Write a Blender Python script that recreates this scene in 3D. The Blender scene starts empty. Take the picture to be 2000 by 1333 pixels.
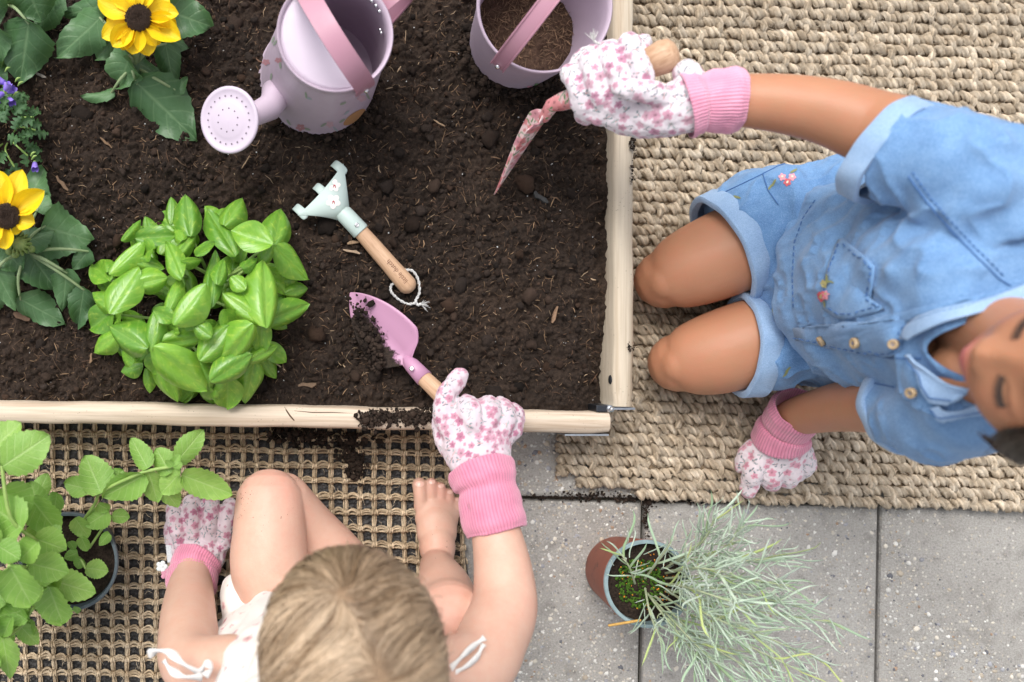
import bpy, bmesh, math, random
import numpy as np
from mathutils import Vector, Matrix, Quaternion, noise
from mathutils.bvhtree import BVHTree
from mathutils.kdtree import KDTree

# ------------------------------------------------------------------ camera, sky, sun
SC = bpy.context.scene
C = SC.collection
random.seed(7)
H = 1.20                      # camera height over the paving (m)
F = 1848.0                    # focal length in pixels of the 2000 px wide photograph
NX, NY = 550.0, 680.0         # point of the photograph straight below the lens

cam_d = bpy.data.cameras.new('camera')
cam_d.sensor_width = 36.0
cam_d.lens = F / 2000 * 36
cam_d.shift_x = (1000 - NX) / 2000
cam_d.shift_y = (NY - 666.5) / 2000
cam_d.clip_start = 0.01
cam_d.clip_end = 200
cam_d.dof.use_dof = True
cam_d.dof.focus_distance = 1.10
cam_d.dof.aperture_fstop = 3.4
cam = bpy.data.objects.new('camera', cam_d)
cam.location = (0, 0, H)
C.objects.link(cam)
SC.camera = cam

SUN_EL, SUN_AZ = math.radians(58), math.radians(-28)   # azimuth measured from +Y towards +X
world = bpy.data.worlds.new('World')
SC.world = world
world.use_nodes = True
wn = world.node_tree
wn.nodes.clear()
sky = wn.nodes.new('ShaderNodeTexSky')
sky.sky_type = 'NISHITA'
sky.sun_disc = False
sky.sun_elevation = SUN_EL
sky.sun_rotation = SUN_AZ
sky.air_density = 1.0
sky.dust_density = 3.0
hs = wn.nodes.new('ShaderNodeHueSaturation')
hs.inputs['Saturation'].default_value = 0.22            # thin overcast: the blue is washed out
bg = wn.nodes.new('ShaderNodeBackground')
bg.inputs['Strength'].default_value = 0.15
wo = wn.nodes.new('ShaderNodeOutputWorld')
wn.links.new(sky.outputs[0], hs.inputs['Color'])
wn.links.new(hs.outputs[0], bg.inputs['Color'])
wn.links.new(bg.outputs[0], wo.inputs['Surface'])
sun_d = bpy.data.lights.new('sun', 'SUN')
sun_d.energy = 1.5
sun_d.angle = math.radians(32)
sun_d.color = (1.0, 0.965, 0.92)
sun = bpy.data.objects.new('sun', sun_d)
sd = Vector((math.sin(SUN_AZ) * math.cos(SUN_EL), math.cos(SUN_AZ) * math.cos(SUN_EL), math.sin(SUN_EL)))
sun.rotation_euler = sd.to_track_quat('Z', 'Y').to_euler()
sun.location = (0, 0, 5)
C.objects.link(sun)
SC.view_settings.view_transform = 'Standard'
SC.view_settings.look = 'None'
SC.view_settings.exposure = 0.70
SC.view_settings.gamma = 1.0
SC.view_settings.use_curve_mapping = False

# ------------------------------------------------------------------ helpers
def P(px, py, z):
    """world point at height z seen at photograph pixel (px, py)"""
    k = (H - z) / F
    return Vector(((px - NX) * k, -(py - NY) * k, z))

def S(z):
    """metres per photograph pixel at height z"""
    return (H - z) / F

def srgb(r, g, b):
    f = lambda c: (c / 255 / 12.92) if c / 255 <= 0.04045 else ((c / 255 + 0.055) / 1.055) ** 2.4
    return (f(r), f(g), f(b), 1)

CAPS = [0.12, 0.45, 0.85, 1.25]
class MB:
    """collects verts / faces / uvs of one mesh"""
    def __init__(self):
        self.v = []; self.f = []
    def add(self, vs, fs):
        o = len(self.v)
        self.v.extend([tuple(p) for p in vs])
        self.f.extend([tuple(i + o for i in f) for f in fs])
    def tube(self, path, radii, n=8, caps=True, flat=1.0, up=None, twist=0.0, round_ends=True):
        """tapered tube through points; flat squeezes the second cross axis; up steers the first"""
        pts = [Vector(p) for p in path]
        m = len(pts)
        if not hasattr(radii, '__len__'):
            radii = [radii] * m
        fl = flat if hasattr(flat, '__len__') else [flat] * m
        tang = []
        for i in range(m):
            a = pts[max(i - 1, 0)]; b = pts[min(i + 1, m - 1)]
            t = (b - a)
            tang.append(t.normalized() if t.length > 1e-9 else Vector((0, 0, 1)))
        ref = Vector(up) if up is not None else Vector((0, 0, 1))
        if abs(ref.normalized().dot(tang[0])) > 0.95 and up is None:
            ref = Vector((1, 0, 0))
        u = (ref - tang[0] * ref.dot(tang[0])).normalized()
        vs = []; fs = []; rings = []
        P2 = []; R2 = []; T2 = []; F2 = []
        if caps and round_ends:
            for k in CAPS:
                P2.append(pts[0] - tang[0] * radii[0] * math.cos(k) * min(1.0, fl[0] * 0.5 + 0.5)); R2.append(radii[0] * math.sin(k)); T2.append(tang[0]); F2.append(fl[0])
        for i in range(m):
            P2.append(pts[i]); R2.append(radii[i]); T2.append(tang[i]); F2.append(fl[i])
        if caps and round_ends:
            for k in CAPS[::-1]:
                P2.append(pts[-1] + tang[-1] * radii[-1] * math.cos(k) * min(1.0, fl[-1] * 0.5 + 0.5)); R2.append(radii[-1] * math.sin(k)); T2.append(tang[-1]); F2.append(fl[-1])
        for i, (p, r, t, q) in enumerate(zip(P2, R2, T2, F2)):
            u = u - t * u.dot(t)
            if u.length < 1e-6:
                u = t.orthogonal()
            u.normalize()
            w = t.cross(u)
            for k in range(n):
                a = 2 * math.pi * k / n + twist * i
                vs.append(p + u * (math.cos(a) * r * q) + w * (math.sin(a) * r))
        M = len(P2)
        for i in range(M - 1):
            for k in range(n):
                k2 = (k + 1) % n
                fs.append((i * n + k, i * n + k2, (i + 1) * n + k2, (i + 1) * n + k))
        if caps:
            fs.append(tuple(range(n - 1, -1, -1)))
            fs.append(tuple((M - 1) * n + k for k in range(n)))
        self.add(vs, fs)
        return self
    def ellipsoid(self, c, r, rot=None, nu=20, nv=12):
        c = Vector(c)
        rr = (r, r, r) if not hasattr(r, '__len__') else r
        vs = [Vector((0, 0, -rr[2]))]; fs = []
        for j in range(1, nv):
            th = math.pi * j / nv
            for i in range(nu):
                a = 2 * math.pi * i / nu
                vs.append(Vector((math.sin(th) * math.cos(a) * rr[0], math.sin(th) * math.sin(a) * rr[1], -math.cos(th) * rr[2])))
        vs.append(Vector((0, 0, rr[2])))
        for i in range(nu):
            fs.append((0, 1 + (i + 1) % nu, 1 + i))
            fs.append((len(vs) - 1, 1 + (nv - 2) * nu + i, 1 + (nv - 2) * nu + (i + 1) % nu))
        for j in range(nv - 2):
            for i in range(nu):
                i2 = (i + 1) % nu
                fs.append((1 + j * nu + i, 1 + j * nu + i2, 1 + (j + 1) * nu + i2, 1 + (j + 1) * nu + i))
        if rot is not None:
            vs = [rot @ v for v in vs]
        self.add([c + v for v in vs], fs)
        return self
    def rings(self, rings, close_ends=True, loop=True):
        """bridge a list of equally long rings of points"""
        n = len(rings[0]); vs = [p for r in rings for p in r]; fs = []
        for i in range(len(rings) - 1):
            for k in range(n if loop else n - 1):
                k2 = (k + 1) % n
                fs.append((i * n + k, i * n + k2, (i + 1) * n + k2, (i + 1) * n + k))
        if close_ends:
            fs.append(tuple(range(n - 1, -1, -1)))
            fs.append(tuple((len(rings) - 1) * n + k for k in range(n)))
        self.add(vs, fs)
        return self
    def lathe(self, prof, n=48, mat=None):
        """profile [(r, z)...] turned about z; open or closed at r = 0"""
        mat = mat or Matrix.Identity(4)
        vs = []; fs = []
        for r, z in prof:
            for k in range(n):
                a = 2 * math.pi * k / n
                vs.append(mat @ Vector((r * math.cos(a), r * math.sin(a), z)))
        for i in range(len(prof) - 1):
            for k in range(n):
                k2 = (k + 1) % n
                fs.append((i * n + k, i * n + k2, (i + 1) * n + k2, (i + 1) * n + k))
        self.add(vs, fs)
        return self
    def box(self, lo, hi, mat=None):
        (a, b, c), (d, e, f) = lo, hi
        vs = [Vector(p) for p in ((a, b, c), (d, b, c), (d, e, c), (a, e, c), (a, b, f), (d, b, f), (d, e, f), (a, e, f))]
        if mat is not None:
            vs = [mat @ v for v in vs]
        self.add(vs, [(3, 2, 1, 0), (4, 5, 6, 7), (0, 1, 5, 4), (1, 2, 6, 5), (2, 3, 7, 6), (3, 0, 4, 7)])
        return self
    def mesh(self, name):
        me = bpy.data.meshes.new(name)
        me.from_pydata(self.v, [], self.f)
        me.update()
        return me
    def build(self, name, m=None, parent=None, smooth=True, bevel=0, sub=0, fix=False):
        me = self.mesh(name)
        if fix:
            bm = bmesh.new(); bm.from_mesh(me)
            bmesh.ops.remove_doubles(bm, verts=bm.verts, dist=1e-6)
            bmesh.ops.recalc_face_normals(bm, faces=bm.faces); bm.to_mesh(me); bm.free()
        return link(name, me, m, parent, smooth, bevel, sub)

def link(name, me, m=None, parent=None, smooth=True, bevel=0, sub=0):
    o = bpy.data.objects.new(name, me)
    C.objects.link(o)
    if m is not None:
        me.materials.clear(); me.materials.append(m)
    if smooth and len(me.polygons):
        me.polygons.foreach_set('use_smooth', [True] * len(me.polygons))
    if parent is not None:
        o.parent = parent
        o.matrix_parent_inverse = wmat(parent).inverted()
    if bevel:
        b = o.modifiers.new('bevel', 'BEVEL'); b.width = bevel; b.segments = 2; b.limit_method = 'ANGLE'
    if sub:
        s = o.modifiers.new('sub', 'SUBSURF'); s.levels = sub; s.render_levels = sub
    return o

def wmat(o):
    b = o.matrix_basis.copy()
    return b if o.parent is None else wmat(o.parent) @ o.matrix_parent_inverse @ b

def fast_mesh(name, verts, faces):
    """mesh from numpy arrays, all faces with the same number of corners"""
    verts = np.asarray(verts, dtype=np.float32); faces = np.asarray(faces, dtype=np.int32)
    me = bpy.data.meshes.new(name)
    k = faces.shape[1]
    me.vertices.add(len(verts)); me.vertices.foreach_set('co', verts.ravel())
    me.loops.add(faces.size); me.loops.foreach_set('vertex_index', faces.ravel())
    me.polygons.add(len(faces))
    me.polygons.foreach_set('loop_start', np.arange(0, faces.size, k, dtype=np.int32))
    me.update(calc_edges=True)
    me.validate()
    return me

def thing(name, label, cat, loc=(0, 0, 0), group=None):
    o = bpy.data.objects.new(name, None)
    o.location = loc
    o.empty_display_size = 0.02
    C.objects.link(o)
    return tag(o, label, cat, group)

def tag(o, label=None, cat=None, group=None, kind=None):
    if label: o['label'] = label
    if cat: o['category'] = cat
    if group: o['group'] = group
    if kind: o['kind'] = kind
    return o

def fuse(mb, voxel, smooth=4, fac=0.5, name='fused', keep=1.0):
    """one continuous surface out of overlapping closed shapes"""
    me = mb.mesh(name)
    bm = bmesh.new(); bm.from_mesh(me); bmesh.ops.recalc_face_normals(bm, faces=bm.faces); bm.to_mesh(me); bm.free()
    o = bpy.data.objects.new(name, me); C.objects.link(o)
    r = o.modifiers.new('r', 'REMESH'); r.mode = 'VOXEL'; r.voxel_size = voxel; r.use_smooth_shade = True
    if smooth:
        s = o.modifiers.new('s', 'SMOOTH'); s.factor = fac; s.iterations = smooth
    if keep < 1:
        d = o.modifiers.new('d', 'DECIMATE'); d.ratio = keep
    dg = bpy.context.evaluated_depsgraph_get()
    out = bpy.data.meshes.new_from_object(o.evaluated_get(dg))
    bpy.data.objects.remove(o); bpy.data.meshes.remove(me)
    out.name = name
    return out

def get_co(me):
    a = np.empty(len(me.vertices) * 3, dtype=np.float32); me.vertices.foreach_get('co', a); return a.reshape(-1, 3)
def get_no(me):
    a = np.empty(len(me.vertices) * 3, dtype=np.float32); me.vertices.foreach_get('normal', a); return a.reshape(-1, 3)
def set_co(me, co):
    me.vertices.foreach_set('co', np.ascontiguousarray(co, dtype=np.float32).ravel()); me.update()
def set_col(me, col, name='Col'):
    a = me.color_attributes.get(name) or me.color_attributes.new(name, 'FLOAT_COLOR', 'POINT')
    c = np.ones((len(col), 4), dtype=np.float32); c[:, :3] = col[:, :3]
    a.data.foreach_set('color', c.ravel())

def hash3(ix, iy, iz, seed):
    h = (ix * 374761393 + iy * 668265263 + iz * 2147483647 + seed * 1274126177) & 0xFFFFFFFF
    h = ((h ^ (h >> 13)) * 1274126177) & 0xFFFFFFFF
    h = h ^ (h >> 16)
    return (h & 0xFFFFFF) / float(0xFFFFFF)
def vnoise(p, seed=0):
    """smooth value noise of an (n,3) array, -1..1"""
    p = np.asarray(p, dtype=np.float64)
    i = np.floor(p).astype(np.int64); f = p - i; f = f * f * (3 - 2 * f)
    r = 0
    for dx in (0, 1):
        for dy in (0, 1):
            for dz in (0, 1):
                w = (f[:, 0] if dx else 1 - f[:, 0]) * (f[:, 1] if dy else 1 - f[:, 1]) * (f[:, 2] if dz else 1 - f[:, 2])
                r = r + w * hash3(i[:, 0] + dx, i[:, 1] + dy, i[:, 2] + dz, seed)
    return r * 2 - 1
def fbm(p, octaves=3, seed=0):
    r = 0; a = 1.0; p = np.asarray(p, dtype=np.float64)
    for o in range(octaves):
        r = r + a * vnoise(p * 2 ** o, seed + o); a *= 0.5
    return r

def crumple(me, amp, scale, seed=0, octaves=2, mask=None):
    co = get_co(me); no = get_no(me)
    d = fbm(co * scale, octaves, seed) * amp
    if mask is not None: d = d * mask(co)
    set_co(me, co + no * d[:, None])

def bvh_of(me):
    co = [v.co.copy() for v in me.vertices]
    return BVHTree.FromPolygons(co, [tuple(p.vertices) for p in me.polygons])

CAM = Vector((0, 0, H))
def onto(bvh, px, py, lift=0.0):
    """point and normal of a surface under a photograph pixel"""
    d = (P(px, py, 0.0) - CAM).normalized()
    loc, nor, i, dist = bvh.ray_cast(CAM, d)
    if loc is None:
        return None
    if nor.dot(d) > 0: nor = -nor
    return loc + nor * lift, nor

# ------------------------------------------------------------------ materials
class N:
    """tiny node-graph writer"""
    def __init__(self, name):
        self.m = bpy.data.materials.new(name); self.m.use_nodes = True
        self.t = self.m.node_tree; self.t.nodes.clear()
        self.out = self.t.nodes.new('ShaderNodeOutputMaterial')
        self.b = self.t.nodes.new('ShaderNodeBsdfPrincipled')
        self.t.links.new(self.b.outputs[0], self.out.inputs['Surface'])
    def node(self, kind, ins=None, **kw):
        n = self.t.nodes.new('ShaderNode' + kind)
        for k, v in kw.items(): setattr(n, k, v)
        for k, v in (ins or {}).items(): self.put(n.inputs[k], v)
        return n
    def put(self, sock, v):
        if isinstance(v, bpy.types.NodeSocket): self.t.links.new(v, sock)
        elif isinstance(v, bpy.types.Node): self.t.links.new(v.outputs[0], sock)
        else: sock.default_value = v
    def coord(self, which='Object', scale=None):
        tc = self.node('TexCoord').outputs[which]
        if scale is None: return tc
        mp = self.node('Mapping', {'Vector': tc, 'Scale': scale}); return mp.outputs[0]
    def noise(self, vec, scale, detail=3, rough=0.55, dist=0.0):
        return self.node('TexNoise', {'Vector': vec, 'Scale': scale, 'Detail': detail, 'Roughness': rough, 'Distortion': dist}).outputs['Fac']
    def voro(self, vec, scale, feature='F1', out='Distance', rnd=1.0):
        n = self.node('TexVoronoi', {'Vector': vec, 'Scale': scale, 'Randomness': rnd}, feature=feature); return n.outputs[out]
    def ramp(self, fac, stops, interp='LINEAR'):
        n = self.node('ValToRGB', {'Fac': fac}); n.color_ramp.interpolation = interp
        e = n.color_ramp.elements
        while len(e) > 1: e.remove(e[-1])
        e[0].position, e[0].color = stops[0][0], stops[0][1]
        for p, c in stops[1:]:
            x = e.new(p); x.color = c
        return n.outputs['Color']
    def mix(self, fac, a, b, mode='MIX'):
        n = self.node('Mix', data_type='RGBA', blend_type=mode)
        self.put(n.inputs[0], fac); self.put(n.inputs[6], a); self.put(n.inputs[7], b); return n.outputs[2]
    def math(self, op, a, b=0.0, c=0.0, clamp=False):
        n = self.node('Math', operation=op); n.use_clamp = clamp
        self.put(n.inputs[0], a); self.put(n.inputs[1], b); self.put(n.inputs[2], c); return n.outputs[0]
    def bump(self, h, strength=0.5, dist=0.002, prev=None):
        n = self.node('Bump', {'Height': h, 'Strength': strength, 'Distance': dist})
        if prev is not None: self.put(n.inputs['Normal'], prev)
        return n.outputs[0]
    def attr(self, name):
        return self.node('Attribute', attribute_name=name).outputs['Color']
    def done(self, color=None, rough=0.6, normal=None, **kw):
        if color is not None: self.put(self.b.inputs['Base Color'], color)
        self.put(self.b.inputs['Roughness'], rough)
        if normal is not None: self.put(self.b.inputs['Normal'], normal)
        for k, v in kw.items(): self.put(self.b.inputs[k.replace('_', ' ')], v)
        return self.m

def g(v): return (v, v, v, 1)
def c3(r, gg, b): return (r, gg, b, 1)

def simple(name, c1, c2=None, scale=60, rough=0.5, bump=0.0, bscale=400, bdist=0.001, **kw):
    n = N(name); co = n.coord()
    col = c1 if c2 is None else n.mix(n.ramp(n.noise(co, scale, 4), [(0.3, g(0)), (0.7, g(1))]), c1, c2)
    nor = n.bump(n.noise(co, bscale, 3), bump, bdist) if bump else None
    return n.done(col, rough, nor, **kw)
# ------------------------------------------------------------------ materials of the setting
def make_concrete():
    n = N('concrete'); co = n.coord()
    oi = n.node('ObjectInfo').outputs['Random']
    big = n.noise(co, 9, 4, 0.6)
    grit = n.noise(co, 420, 4, 0.7)
    base = n.ramp(big, [(0.3, c3(0.37, 0.35, 0.322)), (0.7, c3(0.50, 0.48, 0.447))])
    base = n.mix(n.ramp(grit, [(0.35, g(0)), (0.7, g(1))]), n.mix(0.55, base, c3(0.13, 0.12, 0.105)), base)
    pale = n.voro(co, 210, out='Color')
    sep = n.node('SeparateColor', {'Color': pale})
    d = n.voro(co, 210)
    chips = n.math('MULTIPLY', n.math('LESS_THAN', d, 0.32), n.math('GREATER_THAN', sep.outputs[0], 0.45))
    chipcol = n.ramp(sep.outputs[1], [(0.0, c3(0.66, 0.62, 0.56)), (0.35, c3(0.5, 0.43, 0.34)), (0.6, c3(0.3, 0.28, 0.26)), (1.0, c3(0.14, 0.135, 0.13))])
    base = n.mix(n.math('MULTIPLY', chips, 0.7), base, chipcol)
    base = n.mix(n.math('MULTIPLY', oi, 0.25), base, c3(0.5, 0.48, 0.45))
    spots = n.ramp(n.noise(co, 40, 4, 0.7), [(0.52, g(0)), (0.72, g(1))])
    base = n.mix(n.math('MULTIPLY', spots, 0.45), base, c3(0.13, 0.12, 0.1))
    nor = n.bump(grit, 1.0, 0.002)
    nor = n.bump(n.noise(co, 90, 3), 0.3, 0.002, nor)
    return n.done(base, 0.9, nor)
M_CONC = make_concrete()

def make_soil():
    n = N('potting_soil'); co = n.coord()
    a = n.noise(co, 9, 6, 0.7); b = n.noise(co, 300, 5, 0.75)
    col = n.ramp(a, [(0.32, c3(0.010, 0.0075, 0.0065)), (0.5, c3(0.027, 0.0185, 0.0145)), (0.72, c3(0.070, 0.046, 0.033))])
    col = n.mix(n.ramp(b, [(0.35, g(0)), (0.72, g(1))]), n.mix(0.6, col, c3(0.006, 0.0045, 0.004)), n.mix(0.3, col, c3(0.15, 0.10, 0.07)))
    nor = n.bump(b, 1.0, 0.003)
    nor = n.bump(n.noise(co, 900, 3, 0.7), 0.7, 0.001, nor)
    return n.done(col, 0.95, nor, Specular_IOR_Level=0.2)
M_SOIL = make_soil()

def make_vcol(name, rough=0.8, bump=0.3, bscale=800, bdist=0.0005, **kw):
    n = N(name); co = n.coord()
    nor = n.bump(n.noise(co, bscale, 3), bump, bdist)
    return n.done(n.attr('Col'), rough, nor, **kw)
M_CRUMB = make_vcol('soil_crumb', 0.95, 1.0, 700, 0.002, Specular_IOR_Level=0.2)
M_FIBRE = make_vcol('wood_fibre', 0.8)
M_PEB = make_vcol('aggregate', 0.75)

def make_wood(name, light, dark, axis, ring=1.0, stain=0.4, spots=True):
    """planed softwood, grain along axis (0 x, 1 y, 2 z of the object)"""
    n = N(name)
    sc = [90.0, 90.0, 90.0]; sc[axis] = 3.0
    co = n.coord(); st = n.coord('Object', tuple(sc))
    gr = n.noise(st, 1.2 * ring, 5, 0.6, 0.6)
    fine = n.noise(st, 6.0 * ring, 3, 0.6)
    col = n.ramp(gr, [(0.3, dark), (0.52, light), (0.8, n_mixc(light, dark, 0.35))])
    col = n.mix(n.ramp(fine, [(0.3, g(0.35)), (0.6, g(0))]), col, dark)
    if spots:
        sp = n.ramp(n.voro(co, 260, rnd=1.0), [(0.0, g(1)), (0.2, g(0))])
        rare = n.ramp(n.noise(co, 34, 3), [(0.48, g(0)), (0.6, g(1))])
        col = n.mix(n.math('MULTIPLY', n.math('MULTIPLY', sp, rare), 0.85), col, c3(0.03, 0.022, 0.016))
    if stain:
        s = n.ramp(n.noise(n.coord('Object', tuple(x * 0.33 for x in sc)), 0.5, 5, 0.7), [(0.50, g(0)), (0.70, g(1))])
        col = n.mix(n.math('MULTIPLY', s, stain), col, c3(0.12, 0.085, 0.06))
    nor = n.bump(fine, 0.15, 0.0006)
    return n.done(col, 0.62, nor)
def n_mixc(a, b, f): return tuple(a[i] * (1 - f) + b[i] * f for i in range(3)) + (1,)
M_RAILX = make_wood('pale_pine_x', c3(0.62, 0.515, 0.405), c3(0.38, 0.28, 0.195), 0, stain=0.9)
M_RAILY = make_wood('pale_pine_y', c3(0.62, 0.535, 0.415), c3(0.43, 0.34, 0.24), 1, stain=0.5)

def make_fibre_rope(name, stops, scale=1.0, rough=0.85):
    n = N(name); co = n.coord()
    a = n.noise(co, 55 * scale, 3, 0.6)
    b = n.noise(co, 700 * scale, 4, 0.7, 1.5)
    oi = n.node('ObjectInfo').outputs['Random']
    col = n.ramp(n.math('ADD', n.math('MULTIPLY', a, 0.6), n.math('MULTIPLY', b, 0.4)), stops)
    col = n.mix(n.math('MULTIPLY', oi, 0.12), col, stops[0][1])
    col = n.mix(1.0, col, n.attr('Col'), 'MULTIPLY')
    nor = n.bump(b, 0.8, 0.0015)
    return n.done(col, rough, nor, Specular_IOR_Level=0.25)
M_JUTE = make_fibre_rope('jute', [(0.32, c3(0.29, 0.222, 0.15)), (0.48, c3(0.475, 0.385, 0.28)), (0.66, c3(0.68, 0.59, 0.47))])
M_SISAL = make_fibre_rope('sisal', [(0.3, c3(0.28, 0.20, 0.125)), (0.48, c3(0.50, 0.385, 0.255)), (0.68, c3(0.72, 0.595, 0.435))])
def make_underlay():
    n = N('underlay'); co = n.coord()
    b = n.voro(co, 260)
    col = n.ramp(n.noise(co, 120, 4, 0.7), [(0.35, c3(0.016, 0.0155, 0.016)), (0.7, c3(0.06, 0.056, 0.054))])
    return n.done(col, 0.6, n.bump(b, 1.0, 0.003))
M_UNDER = make_underlay()
M_GALV = simple('galvanised', c3(0.55, 0.58, 0.62), c3(0.4, 0.43, 0.47), 120, 0.35, Metallic=1.0)

# ------------------------------------------------------------------ ground and paving
gm = MB(); gm.add([(-30, -30, -0.045), (30, -30, -0.045), (30, 30, -0.045), (-30, 30, -0.045)], [(0, 1, 2, 3)])
ground = tag(gm.build('ground', simple('bare_earth', c3(0.09, 0.075, 0.055), c3(0.05, 0.04, 0.03), 5, 0.95)), 'bare sandy earth under and around the paving', kind='structure')

pave = bpy.data.objects.new('pavement', None); C.objects.link(pave)
tag(pave, 'grey concrete paving slabs laid with dark joints', kind='structure')
TH = -0.018
org = P(1258, 978, 0)
RZ = Matrix.Translation(org) @ Matrix.Rotation(TH, 4, 'Z')
bed_m = MB()
bed_m.box((-1.35, -0.95, -0.04), (1.35, 1.3, -0.012), RZ)
bed_o = bed_m.build('joint_filling', simple('joint_earth', c3(0.055, 0.045, 0.035), c3(0.03, 0.03, 0.018), 60, 0.95, 0.8, 300, 0.003), pave)
sl = 0.30; gap = 0.0045
slab_me = None
rs = random.Random(3)
for i in range(-4, 4):
    for j in range(-3, 4):
        off = 0.0025 if j >= 0 else 0.0
        mb = MB(); b = 0.0035
        x0, x1, y0, y1 = gap / 2, sl - gap / 2, gap / 2, sl - gap / 2
        def rect(ins, z): return [Vector((x0 + ins, y0 + ins, z)), Vector((x1 - ins, y0 + ins, z)), Vector((x1 - ins, y1 - ins, z)), Vector((x0 + ins, y1 - ins, z))]
        if slab_me is None:
            mb.rings([rect(0, -0.03), rect(0, -0.004), rect(0.0012, -0.0012), rect(0.004, 0)])
            slab_me = mb.mesh('paving_slab')
        o = link('paving_slab', slab_me, M_CONC, pave, smooth=False)
        o.matrix_basis = RZ @ Matrix.Translation((i * sl + off * 3, j * sl, rs.uniform(-0.0015, 0.0))) 
        o.matrix_parent_inverse = Matrix.Identity(4)

# little stones showing in the concrete
def ico(sub):
    bm = bmesh.new(); bmesh.ops.create_icosphere(bm, subdivisions=sub, radius=1)
    v = np.array([x.co[:] for x in bm.verts]); f = np.array([[x.index for x in fa.verts] for fa in bm.faces]); bm.free(); return v, f
ICO1 = ico(1); ICO2 = ico(2)
def scatter_lumps(name, pos, size, cols, m, base=ICO1, flat=(0.6, 1.0), rough=0.25, seed=1):
    r = np.random.RandomState(seed); bv, bf = base; k = len(bv); n = len(pos)
    v = np.repeat(bv[None], n, 0) * (1 + rough * r.uniform(-1, 1, (n, k, 1)))
    q = r.normal(size=(n, 4)); q /= np.linalg.norm(q, axis=1)[:, None]
    w, x, y, z = q.T
    R = np.stack([1 - 2 * (y * y + z * z), 2 * (x * y - z * w), 2 * (x * z + y * w), 2 * (x * y + z * w), 1 - 2 * (x * x + z * z), 2 * (y * z - x * w), 2 * (x * z - y * w), 2 * (y * z + x * w), 1 - 2 * (x * x + y * y)], 1).reshape(n, 3, 3)
    v = v * np.stack([np.ones(n), r.uniform(0.6, 1.0, n), r.uniform(0.6, 1, n)], 1)[:, None, :]
    v = np.einsum('nij,nkj->nki', R, v)
    v[:, :, 2] *= r.uniform(flat[0], flat[1], (n, 1))
    v = v * np.asarray(size)[:, None, None] + np.asarray(pos)[:, None, :]
    f = (bf[None] + (np.arange(n) * k)[:, None, None]).reshape(-1, 3)
    me = fast_mesh(name, v.reshape(-1, 3), f)
    set_col(me, np.repeat(np.asarray(cols), k, 0))
    return link(name, me, m)
rp = np.random.RandomState(11)
npb = 11000
xs = rp.uniform(980, 2050, npb); ys = rp.uniform(840, 1360, npb)
den = fbm(np.stack([xs * 0.006, ys * 0.006, xs * 0], 1), 2, 4)
keep = rp.uniform(-0.9, 1.1, npb) < den + 0.5 - (xs > 1725) * 0.85
# none in the joints
def slab_local(px, py):
    p = RZ.inverted() @ P(px, py, 0); return p.x, p.y
ok = []
for a, b_, k_ in zip(xs, ys, keep):
    if not k_: ok.append(False); continue
    lx, ly = slab_local(a, b_)
    fx = (lx % sl); fy = (ly % sl)
    ok.append(min(fx, sl - fx) > 0.008 and min(fy, sl - fy) > 0.006)
ok = np.array(ok); xs = xs[ok]; ys = ys[ok]; n_ = len(xs)
size = np.clip(rp.lognormal(math.log(0.0015), 0.55, n_), 0.0007, 0.0052)
pal = np.array([[0.66, 0.64, 0.6], [0.72, 0.7, 0.66], [0.5, 0.43, 0.34], [0.33, 0.33, 0.35], [0.6, 0.55, 0.47], [0.16, 0.16, 0.18], [0.4, 0.27, 0.18]])
cols = pal[rp.choice(7, n_, p=[.24, .16, .16, .14, .18, .06, .06])] * rp.uniform(0.65, 1.05, (n_, 1))
pos = np.array([P(a, b_, 0)[:] for a, b_ in zip(xs, ys)]); pos[:, 2] = -size * 0.28 - 0.0006
peb = scatter_lumps('aggregate_stones', pos, size, cols, M_PEB, flat=(0.45, 0.7), seed=5)
tag(peb, 'small pale stones set in the concrete surface', 'stones', kind='stuff')

# ------------------------------------------------------------------ raised bed
RAIL_Z = 0.122; SOIL_Z = 0.098
bed = thing('raised_bed', 'raised garden bed of pale rounded pine boards joined by a metal hinge', 'planter', P(1000, 790, 0))
def rail(name, a0, a1, b0, b1, axis, m):
    """board with a half-round top; a along, b across (metres)"""
    w = (b1 - b0) / 2; c = (b0 + b1) / 2; zt = RAIL_Z
    prof = [(-w, 0.004), (-w, zt - 0.009), (-w * 0.93, zt - 0.0055), (-w * 0.75, zt - 0.0025), (-w * 0.4, zt - 0.0006), (0, zt), (w * 0.4, zt - 0.0006), (w * 0.75, zt - 0.0025), (w * 0.93, zt - 0.0055), (w, zt - 0.009), (w, 0.004)]
    L = a1 - a0; nseg = max(8, int(L / 0.02)); rings = []
    for i in range(nseg + 1):
        t = i / nseg; a = a0 + L * t
        wob = 0.0005 * math.sin(a * 31) + 0.0004 * math.sin(a * 83 + 1)
        e = 0.0012 if i in (0, nseg) else 0
        ring = []
        for (x, z) in prof:
            xx = c + x * (1 - e / w) + wob; zz = z - (e if z > 0.05 else 0)
            ring.append(Vector((a, xx, zz)) if axis == 0 else Vector((xx, a, zz)))
        rings.append(ring)
    mb = MB(); mb.rings(rings)
    o = mb.build(name, m, bed, fix=True)
    md = o.modifiers.new('es', 'EDGE_SPLIT'); md.split_angle = math.radians(50)
    return o
kz = S(RAIL_Z)
xr0, xr1 = (1201 - NX) * kz, (1241 - NX) * kz
fy_end = P(1193, 827, RAIL_Z)
# front board is a shade out of square with the side board
fr = rail('front_board', -0.95 - fy_end.x, 0.0, -21.5 * kz, 21.5 * kz, 0, M_RAILX)
fr.matrix_basis = Matrix.Translation((fy_end.x, fy_end.y, 0)) @ Matrix.Rotation(-0.0185, 4, 'Z')
yr_end = P(0, 795, RAIL_Z).y
sr = rail('side_board', yr_end, 0.62, xr0, xr1, 1, M_RAILY)
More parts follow.
